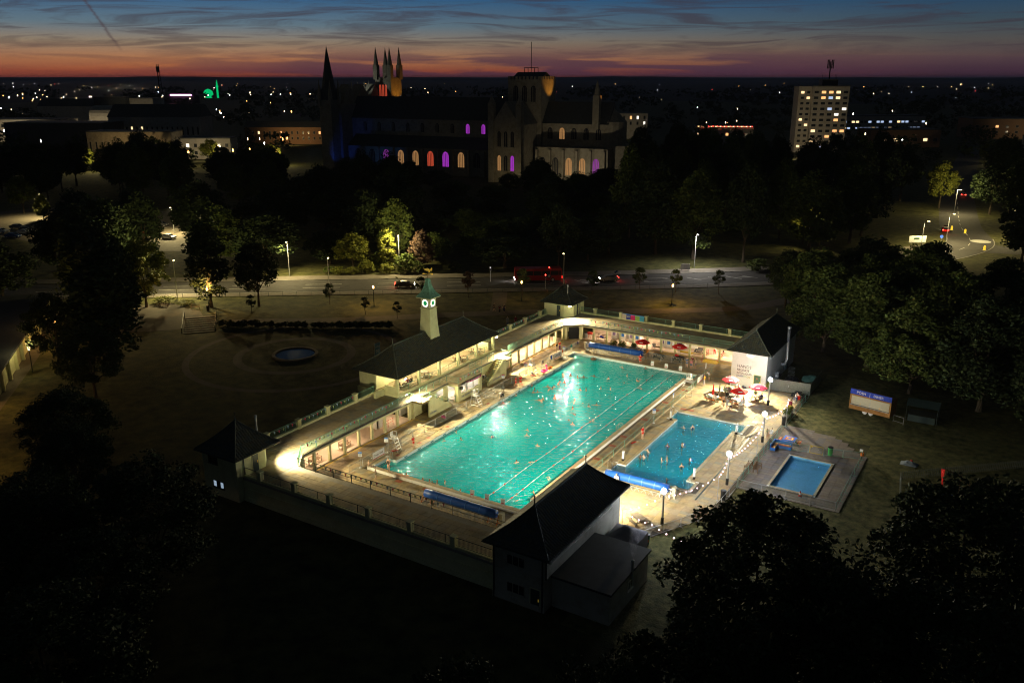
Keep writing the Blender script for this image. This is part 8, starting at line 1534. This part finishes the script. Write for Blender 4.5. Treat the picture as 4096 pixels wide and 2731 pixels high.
mb.build('battlement', m_stone, cat_); mb = MB(); croof(mb, 98, 113, -7.4, 7.4, 42.3, 45.4); mb.build('tower_roof', m_lead, cat_); mb = MB(); mb.tube([CU(105, 0, 45), CU(105, 0, 58)], .14, 5); mb.build('flagpole', m_black, cat_); mb = MB(); mb.tube([CU(105+a, b, 47.2) for a, b in ((-2.6, -2), (2.6, -2), (2.6, 2), (-2.6, 2), (-2.6, -2))], .12, 4); [mb.bar(CU(105+a, b, 44.6), CU(105+a, b, 47.3), .2) for a in (-2.6, 2.6) for b in (-2, 2)]; mb.build('roof_rail', m_black, cat_)
for u in (101, 105.5, 110): carch(u, 33, 39.5, 1.2, -8.2, w_dk, lights=2)
mb = MB(); cbox(mb, 98.5, 112, -27, -8.3, 0, 24); mb.build('transept', m_stone, cat_); mb = MB(); croof(mb, 98, 112.5, -27.2, -8, 24, 33.5, 'v'); mb.build('transept_roof', m_stone, cat_)
for u in (98.3, 112.2): cspire('turret', u, -26.8, 1.4, 33, 36.5, None, 0)
for u, m, z in ((102, w_dk, 15), (105.3, w_dk, 15), (108.6, w_dk, 15), (102, w_amb, 5), (105.3, w_dk, 5), (108.6, w_pur, 5), (105.3, w_dk, 24.5)): carch(u, z, z+6.2, .85, -27, m, lights=1)
mb = MB(); cbox(mb, 114.2, 146, -6.5, 6.5, 0, 24); mb.build('choir', m_stone, cat_); mb = MB(); croof(mb, 114, 147, -7, 7, 24, 33); mb.build('choir_roof', m_lead, cat_); mb = MB(); cbox(mb, 114.2, 150, -15, -6.7, 0, 14.5); mb.build('choir_aisle', m_stone, cat_); mb = MB(); cbox(mb, 146.2, 158, -9, 9, 0, 15.5); mb.build('east_chapel', m_stone, cat_)
mb = MB(); n = 8; pts = [(146 + 7*math.sin(math.pi*k/n), -6.5*math.cos(math.pi*k/n)) for k in range(n+1)]; mb.add([CU(a, b, 0) for a, b in pts] + [CU(a, b, 25) for a, b in pts] + [CU(146.5, 0, 31)], [(k, k+1, n+2+k, n+1+k) for k in range(n)] + [(n+1+k, n+2+k, 2*n+2) for k in range(n)]); mb.build('apse', m_stone, cat_)
for i in range(5): carch(118 + 6*i, 17.5, 22, 1.3, -6.5, w_amb if i == 1 else w_dk, lights=2); carch(118 + 6.6*i, 3, 10, 1.5, -15, (w_dk, w_dk, w_amb, w_amb, w_dim)[i])
for i in range(6): mb = MB(); cbox(mb, 115 + 6.6*i, 116 + 6.6*i, -16.5, -15, 0, 13.5); mb.build('buttress', m_stone, cat_)
cspire('choir_turret', 141, -6.8, 1.5, 36, 42.5, None, 22)
# west front
mb = MB(); cbox(mb, 0, 6, -15, 22, 0, 31); mb.build('west_front', m_stone, cat_); mb = MB(); [croof(mb, -.3, 5, a, a+14, 31, 40, 'u') for a in (-13, -2, 9)]; mb.build('gable', m_stone, cat_)
mb = MB(); cbox(mb, -2.5, 4.5, -21, -14, 0, 33); mb.build('south_west_tower', m_stone, cat_); cspire('great_spire', 1, -17.5, 3.1, 37.5, 57.5, m_lead, 33)
for du, dv in ((-2.3, -20.8), (4.3, -20.8), (-2.3, -14.2), (4.3, -14.2)): cspire('pinnacle', du, dv, .75, 36, 42.5, None, 30)
for v in (-10, -5, 1.0, 6.5, 12, 16): cspire('pinnacle', 1, v, .7, 36, 42, None, 29)
mb = MB(); cbox(mb, 3, 13, 19, 29, 0, 43); mb.build('north_west_tower', m_stone, cat_)
for u in (3.6, 12.4):
    for v in (19.6, 28.4): cspire('tower_pinnacle', u, v, 1.25, 49, 58, None, 42)
for u in (6.2, 8, 9.8): carch(u, 34, 39.5, .6, 19, w_red, lights=1)
def flood(p, aim, pw, col, spot=70): lamp('SPOT', p, pw, col, .4, None, Vector(aim)-Vector(p), spot, .6, 'floodlight_beam')
flood(CU(-6, 4, 36), CU(6, 22, 48), 2500, (.85, .95, .85), 80); flood(CU(21, 24, 30), CU(12, 24, 47), 2600, (1, .40, .04), 90); flood(CU(-16, -17, 2), CU(0, -17, 34), 16000, (.85, 1, .85), 60); flood(CU(122, 3, 34), CU(113, 0, 42), 2600, (1, .42, .05), 70); flood(CU(8.5, -30, 1), CU(7, -13, 14), 1200, (.02, .10, 1.0), 50); flood(CU(30, -26, 1), CU(30, -13, 8), 500, (.05, .25, 1.0), 90); flood(CU(128, -34, 1), CU(128, -15, 10), 2000, (1, .85, .55), 110); flood(CU(146, -34, 1), CU(146, -14, 10), 2600, (1, .88, .62), 110); flood(CU(112, -40, 1), CU(108, -27, 6), 900, (1, .82, .45), 100); flood(CU(143.5, -4, 33.5), CU(141.4, -6.5, 38), 500, (1, .35, .05), 60)

# ------------------------------------------------------------------ town
def rect_block(name, label, cat, r, d, w_, dep, h, m, rot=0.0, wins=(), roof=None, group=None, z0=0.0):
    """a building on the far site grid; wins = (columns, storeys, z of first sill, storey height, width, height, lit fraction, lit materials)"""
    x, y, _ = cg(r, d); rz = math.radians(31.7) + rot; t = thing(name, label, cat, (x, y, 0), rz, group); WL[t.name] = (0,0,0)
    mb = MB(); mb.box(-w_/2, w_/2, 0, dep, z0, h); mb.build('wall', m, t)
    if roof == 'pitch': mb = MB(); mb.add([(-w_/2-.5, -.5, h), (w_/2+.5, -.5, h), (w_/2+.5, dep+.5, h), (-w_/2-.5, dep+.5, h), (-w_/2-.5, dep/2, h+dep*.32), (w_/2+.5, dep/2, h+dep*.32)], [(0,1,5,4), (2,3,4,5), (0,4,3), (1,2,5)]); mb.build('roof', m_lead, t)
    elif roof == 'vault': mb = MB(); n = 10; mb.add([(x_, dep/2 - dep/2*math.cos(math.pi*k/n), h + dep*.28*math.sin(math.pi*k/n)) for x_ in (-w_/2, w_/2) for k in range(n+1)], [(k, k+1, n+2+k, n+1+k) for k in range(n)] + [tuple(range(n+1))[::-1], tuple(range(n+1, 2*n+2))]); mb.build('roof', m_concrete, t)
    else: mb = MB(); mb.box(-w_/2-.3, w_/2+.3, -.3, dep+.3, h, h+.5); mb.build('roof', m_lead, t)
    rg = random.Random(int(r*7+d))
    for (nc, ns, zs, sh, ww, wh, lit, lm) in wins:
        for i in range(nc):
            for j in range(ns):
                cx_ = -w_/2 + w_*(i+.5)/nc; z = zs + sh*j; m_ = rg.choice(lm) if rg.random() < lit else m_glass
                mb = MB(); mb.box(cx_-ww/2-.12, cx_+ww/2+.12, -.10, .0, z-.12, z+wh+.12); f_ = mb.build('window', m_plastic if m_ is not m_glass else m_concrete, t); mb = MB(); mb.box(cx_-ww/2, cx_+ww/2, -.13, -.101, z, z+wh); mb.build('pane', m_, f_)
    return t
l_am, l_ye, l_wh, l_bl = lampmat('lit_room_amber', (1, .45, .16), .9, False), lampmat('lit_room_yellow', (1, .68, .34), 1.0, False), lampmat('lit_room_white', (1, .93, .8), .9, False), lampmat('lit_room_blue', (.55, .7, 1), .5, False)
LM = [l_am, l_ye, l_ye, l_wh, l_am, l_bl]
tb_ = rect_block('tower_block', 'pale tower block with scattered lit windows and roof aerials', 'tower block', 187, 520, 21, 15, 38, m_concrete, -.06, [(5, 11, 2.6, 3.15, 2.4, 1.4, .28, LM)])
mb = MB(); mb.box(-18, -10.6, 2.5, 14, 0, 38); mb.build('side_wing', m_concrete, tb_)
for j in range(11):
    for i in range(2): mb = MB(); mb.box(-16.6+3.4*i, -14.8+3.4*i, 2.38, 2.47, 3+3.1*j, 4.3+3.1*j); mb.build('window', m_glass if (i+j) % 5 else l_ye, tb_)
mb = MB(); mb.box(-4.5, 4.5, 4, 11, 38.5, 42); mb.build('plant_room', m_lead, tb_); mb = MB(); mb.tube([(0, 7, 42), (0, 7, 52)], .35, 6); [mb.box(a-.25, a+.25, 6.8, 7.2, 48, 53) for a in (-1.6, -.8, .8, 1.6)]; mb.bar((-1.7, 7, 50), (1.7, 7, 50), .2); [mb.bar((a, 7, 41.5), (a, 7, 45), .12) for a in (-4, 3.4, 4.2)]; mb.build('aerial_mast', m_black, tb_)
lamp('SPOT', cg(150, 470, 2), 17000, (1, .78, .45), .5, None, Vector(cg(180, 520, 18))-Vector(cg(150, 470, 2)), 80, .7, 'town_fill')  # added lamp without a fixture, brightens the tower block wall
for a in ((-343, 610, 62, 22, 15, 'flat-roofed town building with a floodlit tan front at far left', None), (-318, 700, 26, 18, 28, 'twin dark slab tower left of the vaulted roof', None), (-296, 704, 22, 18, 27, 'paler slab tower next to the twin dark slab', None), (-292, 640, 30, 26, 16, 'vaulted-roof hall glowing tan in the town', 'vault'), (-272, 520, 60, 26, 17, 'big dark windowless block in front of the vaulted hall', None), (-206, 470, 46, 16, 15, 'tan brick town building with tall narrow windows', None), (-228, 560, 58, 24, 19, 'long hall with a dark pitched roof in the town', 'pitch'), (-172, 480, 34, 14, 11, 'pale building with a small lit window strip beside yellow trees', None), (-150, 590, 60, 12, 11, 'terrace of gabled shops in orange light left of the great spire', 'pitch'), (-170, 395, 24, 12, 10, 'old stone house with one lit window below the terrace', 'pitch'), (136, 560, 36, 16, 13, 'low building with a row of fairy lights along its roof', None), (262, 640, 82, 18, 16, 'long office block with bright ribbon windows right of the tower block', None), (252, 560, 46, 20, 11, 'dim brick block with yellow-green windows beside the tower block', None), (372, 640, 70, 26, 14, 'brown brick hall right of the ribbon-window block', None), (330, 520, 34, 16, 9, 'small pale building with three lit windows at far right', None), (16, 640, 46, 16, 19, 'pale block peeping over the nave roof', None), (84, 640, 30, 16, 18, 'pale block with a bright doorway right of the central tower', None), (-420, 560, 50, 20, 16, 'wide low dark block at the far left edge', None), (-400, 800, 60, 20, 18, 'distant long shed at far left', 'pitch')):
    r, d, w_, dep, h, lab, rf = a
    ws = {-206: [(14, 1, 4, 3, .9, 6, .15, [l_am])], -172: [(8, 2, 2.5, 4, 1.6, 1.8, .35, [l_wh, l_ye])], -150: [(16, 2, 3, 3.6, 1.2, 1.8, .25, [l_am, l_ye])], -170: [(4, 2, 2.5, 3.5, 1.1, 1.6, .2, [l_ye])], 136: [(12, 2, 3.5, 4, 1.6, 1.6, .3, [l_am, l_ye])], 262: [(26, 2, 7, 4.5, 2.2, 1.3, .5, [l_bl, l_bl, l_ye])], 252: [(7, 1, 4, 4, 2.6, 1.8, .4, [l_ye])], 330: [(6, 1, 5, 3, 1.6, 1.4, .5, [l_wh])], 84: [(6, 2, 10, 4, 1.4, 2.2, .25, [l_wh, l_am])], 16: [(9, 2, 9, 4.5, 1.4, 1.8, .12, [l_wh])], -343: [(14, 1, 10, 3, 2.4, 2, .3, [l_wh])], -292: [(9, 1, 9, 3, 2.0, 3, .6, [l_wh])], -228: [(18, 1, 8, 3, 1.0, 5, .05, [l_ye])], 372: [(10, 2, 4, 4, 2, 1.6, .08, [l_am])], -420: [(10, 1, 8, 3, 2, 2, .15, [l_wh])]}.get(r, [])
    m = {-343: m_concrete, -318: m_lead, -296: m_concrete, -272: m_lead, -206: m_stone, -150: m_brick, 372: m_brick, 252: m_brick, -170: m_stone}.get(r, m_concrete)
    t = rect_block('town_building', lab, 'building', r, d, w_, dep, h, m, rt.uniform(-.12, .12), ws, rf, 'town buildings')
    if r == 136: [MB().ball((-17.5+.9*i, -.4, 13.2), .22, 5).build('fairy_light', (l_am, STL[YEL], m_tl)[i % 3], t) for i in range(39)]
    pw = {-343: 9000, -292: 9000, -206: 7000, -172: 5000, -150: 7000, 372: 2500, 330: 2500, -296: 4000, 84: 1500, 16: 2500}.get(r)
    if pw: lamp('SPOT', cg(r + rt.uniform(-8, 8), d-24, 5), pw, (1, .66, .28) if r in (-206, -150) else (1, .80, .48), .5, None, Vector(cg(r, d, h*.7))-Vector(cg(r, d-24, 5)), 110, .7, 'town_fill')  # added lamps without fixtures, put in to make the town fronts visible
mq = thing('mosque', 'green-lit mosque dome and minaret far off in the town', 'mosque', cg(-650, 1900)); x, y, _ = cg(-650, 1900); WL[mq.name] = (x, y, 0); m_mq = lampmat('green_glow_render', (.0, .55, .16), .55, False)  # green light on dome and minaret put in as their own glow
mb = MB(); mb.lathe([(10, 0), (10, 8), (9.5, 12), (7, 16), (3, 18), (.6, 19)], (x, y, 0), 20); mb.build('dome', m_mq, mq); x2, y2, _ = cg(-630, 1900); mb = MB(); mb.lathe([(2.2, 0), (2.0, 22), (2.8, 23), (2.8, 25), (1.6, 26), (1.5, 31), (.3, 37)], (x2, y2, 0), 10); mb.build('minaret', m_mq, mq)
ms_ = thing('lattice_mast', 'tall thin lattice mast on the horizon', 'mast', cg(-495, 1250)); x, y, _ = cg(-495, 1250); mb = MB(); [mb.tube([(x+a*3, y+b*3, 0), (x+a*1.0, y+b*1.0, 60)], .45, 4) for a, b in ((1, 1), (1, -1), (-1, 0))]; [mb.bar((x-3+2*z/60, y, z), (x+3-2*z/60, y+1, z+5), .4) for z in range(5, 56, 6)]; mb.build('lattice', m_black, ms_); mb = MB(); mb.box(x-1.6, x+1.6, y-1.6, y+1.6, 50, 57); mb.build('dishes', m_black, ms_)
# far street lights: a thin column and a glowing head each
FL = [('white', (1, .95, .86)), ('amber', (1, .45, .10)), ('warm', (1, .74, .40)), ('bluish', (.70, .84, 1.0)), ('red', (1, .05, .04))]; fm = [lampmat('far_light_' + n, c, 9.0 if n != 'red' else 5, False) for n, c in FL]; fl = []
for k, m in enumerate(fm):
    mb = MB(); mb.k = 0; mb.ball((0, 0, 1), .10, 6); mb.k = 1; mb.tube([(0, 0, 0), (0, 0, .93)], .012, 4); o = mb.build('street_light', [m, m_black]); fl.append(Kind(o))
rl = random.Random(21)
def far_light(r, d, z, s, k): x, y, _ = cg(r, d); fl[k].put((x, y, 0), 0, f'tiny {FL[k][0]} street light far off in the dark town', 'street light', f'{FL[k][0]} far street lights', (s*10, s*10, z))
for i in range(250):
    d = 480 * (10 ** rl.uniform(0, 1.02)); q = rl.uniform(-.64, .64)
    if rl.random() < .45: q = rl.uniform(-.64, -.25)
    if -.25 < q < .17 and d < 1300: continue
    far_light(q*d, d, rl.uniform(6, 11), (.13 + d/2600*.46)*rl.uniform(.5, 1.2), rl.choices([0, 1, 2, 3, 4], [5, 6, 8, 1.5, .8])[0])
for i in range(11): far_light(1010 + 62*i, 3100 + 20*i, 9, .9, 1 if i % 3 else 2)                    # the far ring road on the right
for i in range(16): far_light(-900 + 34*i, 1500 + 26*i, 9, .55, (0, 0, 2)[i % 3])
for r, d, k, s in ((-168, 420, 1, .3), (-160, 430, 1, .3), (-141, 440, 1, .28), (-134, 445, 1, .28), (-118, 436, 1, .3), (-196, 470, 0, .35), (-150, 400, 0, .25), (232, 520, 0, .62), (268, 470, 2, .4), (281, 476, 2, .4), (275, 455, 2, .34), (300, 500, 0, .3), (402, 560, 1, .5), (330, 700, 2, .4), (-390, 610, 0, .4), (-368, 600, 2, .4), (-350, 604, 0, .4), (-700, 1450, 0, 1.0), (-640, 1420, 0, .9), (340, 470, 2, .3), (352, 520, 2, .3)): far_light(r, d, 8, s, k)
sgn = thing('lit_sign', 'thin pink illuminated sign on a far-off store', 'sign', cg(-560, 1500)); x, y, _ = cg(-560, 1500); mb = MB(); mb.rbox((x, y, 14), (36, 1, 2.4), math.radians(31.7)); mb.build('panel', lampmat('pink_sign', (1, .35, .75), 3, False), sgn); mb = MB(); mb.rbox((*cg(-560, 1503)[:2], 7), (60, 3, 14), math.radians(31.7)); mb.build('store_front', m_lead, sgn)
for r, d, h, lab in ((-206, 418, 11, 'leafy town tree lit yellow at far left'), (-172, 436, 12, 'yellow-lit town tree left of the white building'), (-158, 455, 12, 'yellow-lit town tree right of the white building'), (-124, 446, 10, 'yellow-lit tree before the gabled terrace'), (-232, 424, 10, 'dim yellow tree near the left edge of the town'), (250, 455, 10, 'dim lit tree beside the far junction')):
    x, y, _ = cg(r, d); tree('a', x, y, h, 5.5, lab, m_leafy, 'lit town trees'); lamp('POINT', cg(r+6.5, d-3, 6.5), 2200, YEL, .3, None, name='town_fill')  # each tree gets an added bare lamp for its yellow light
# far belts of trees between the town and the horizon
for i, (d0, d1, n, lab) in enumerate(((430, 620, 60, 'dark belt of town trees just beyond the cathedral'), (650, 1200, 150, 'dark belt of trees through the middle of the town'), (1300, 3400, 260, 'far dark treeline under the horizon'))):
    Vs = []; rg = np.random.RandomState(i+40)
    for j in range(n):
        d = rg.uniform(d0, d1); q = rg.uniform(-.64, .64)
        if d < 640 and (-.24 < q < .14 or .31 < q < .38): continue
        x, y, _ = cg(q*d, d); hh = rg.uniform(8, 14) if d < 640 else rg.uniform(9, 16); V, _C = crown_arrays(int(rg.randint(1e6)), 220 if d < 1300 else 90, hh*(.7 if d < 1300 else 2.2), hh/2, hh/2, 14, hh*.25, hh*.09 if d < 1300 else hh*.22); V += np.array([x, y, 0]); Vs.append(V)
    V = np.vstack(Vs); o = bpy.data.objects.new('treeline', fastmesh('treeline', V, len(V)//4, m_leafd)); COL.objects.link(o); tag(o, lab, 'trees', None, 'stuff')
# the evening air: thin even haze over the whole site
hz = bpy.data.materials.new('haze'); hz.use_nodes = True; HN_, HL = hz.node_tree.nodes, hz.node_tree.links; HN_.clear(); ho = HN_.new('ShaderNodeOutputMaterial'); hv = HN_.new('ShaderNodeVolumePrincipled'); hv.inputs['Color'].default_value = (.75, .80, 1.0, 1); hv.inputs['Density'].default_value = .00005; HL.new(hv.outputs[0], ho.inputs[1])
mb = MB(); mb.box(-13000, 9500, -500, 16000, -3, 63); tag(mb.build('haze', hz), 'thin evening haze over the town', 'haze', None, 'stuff')
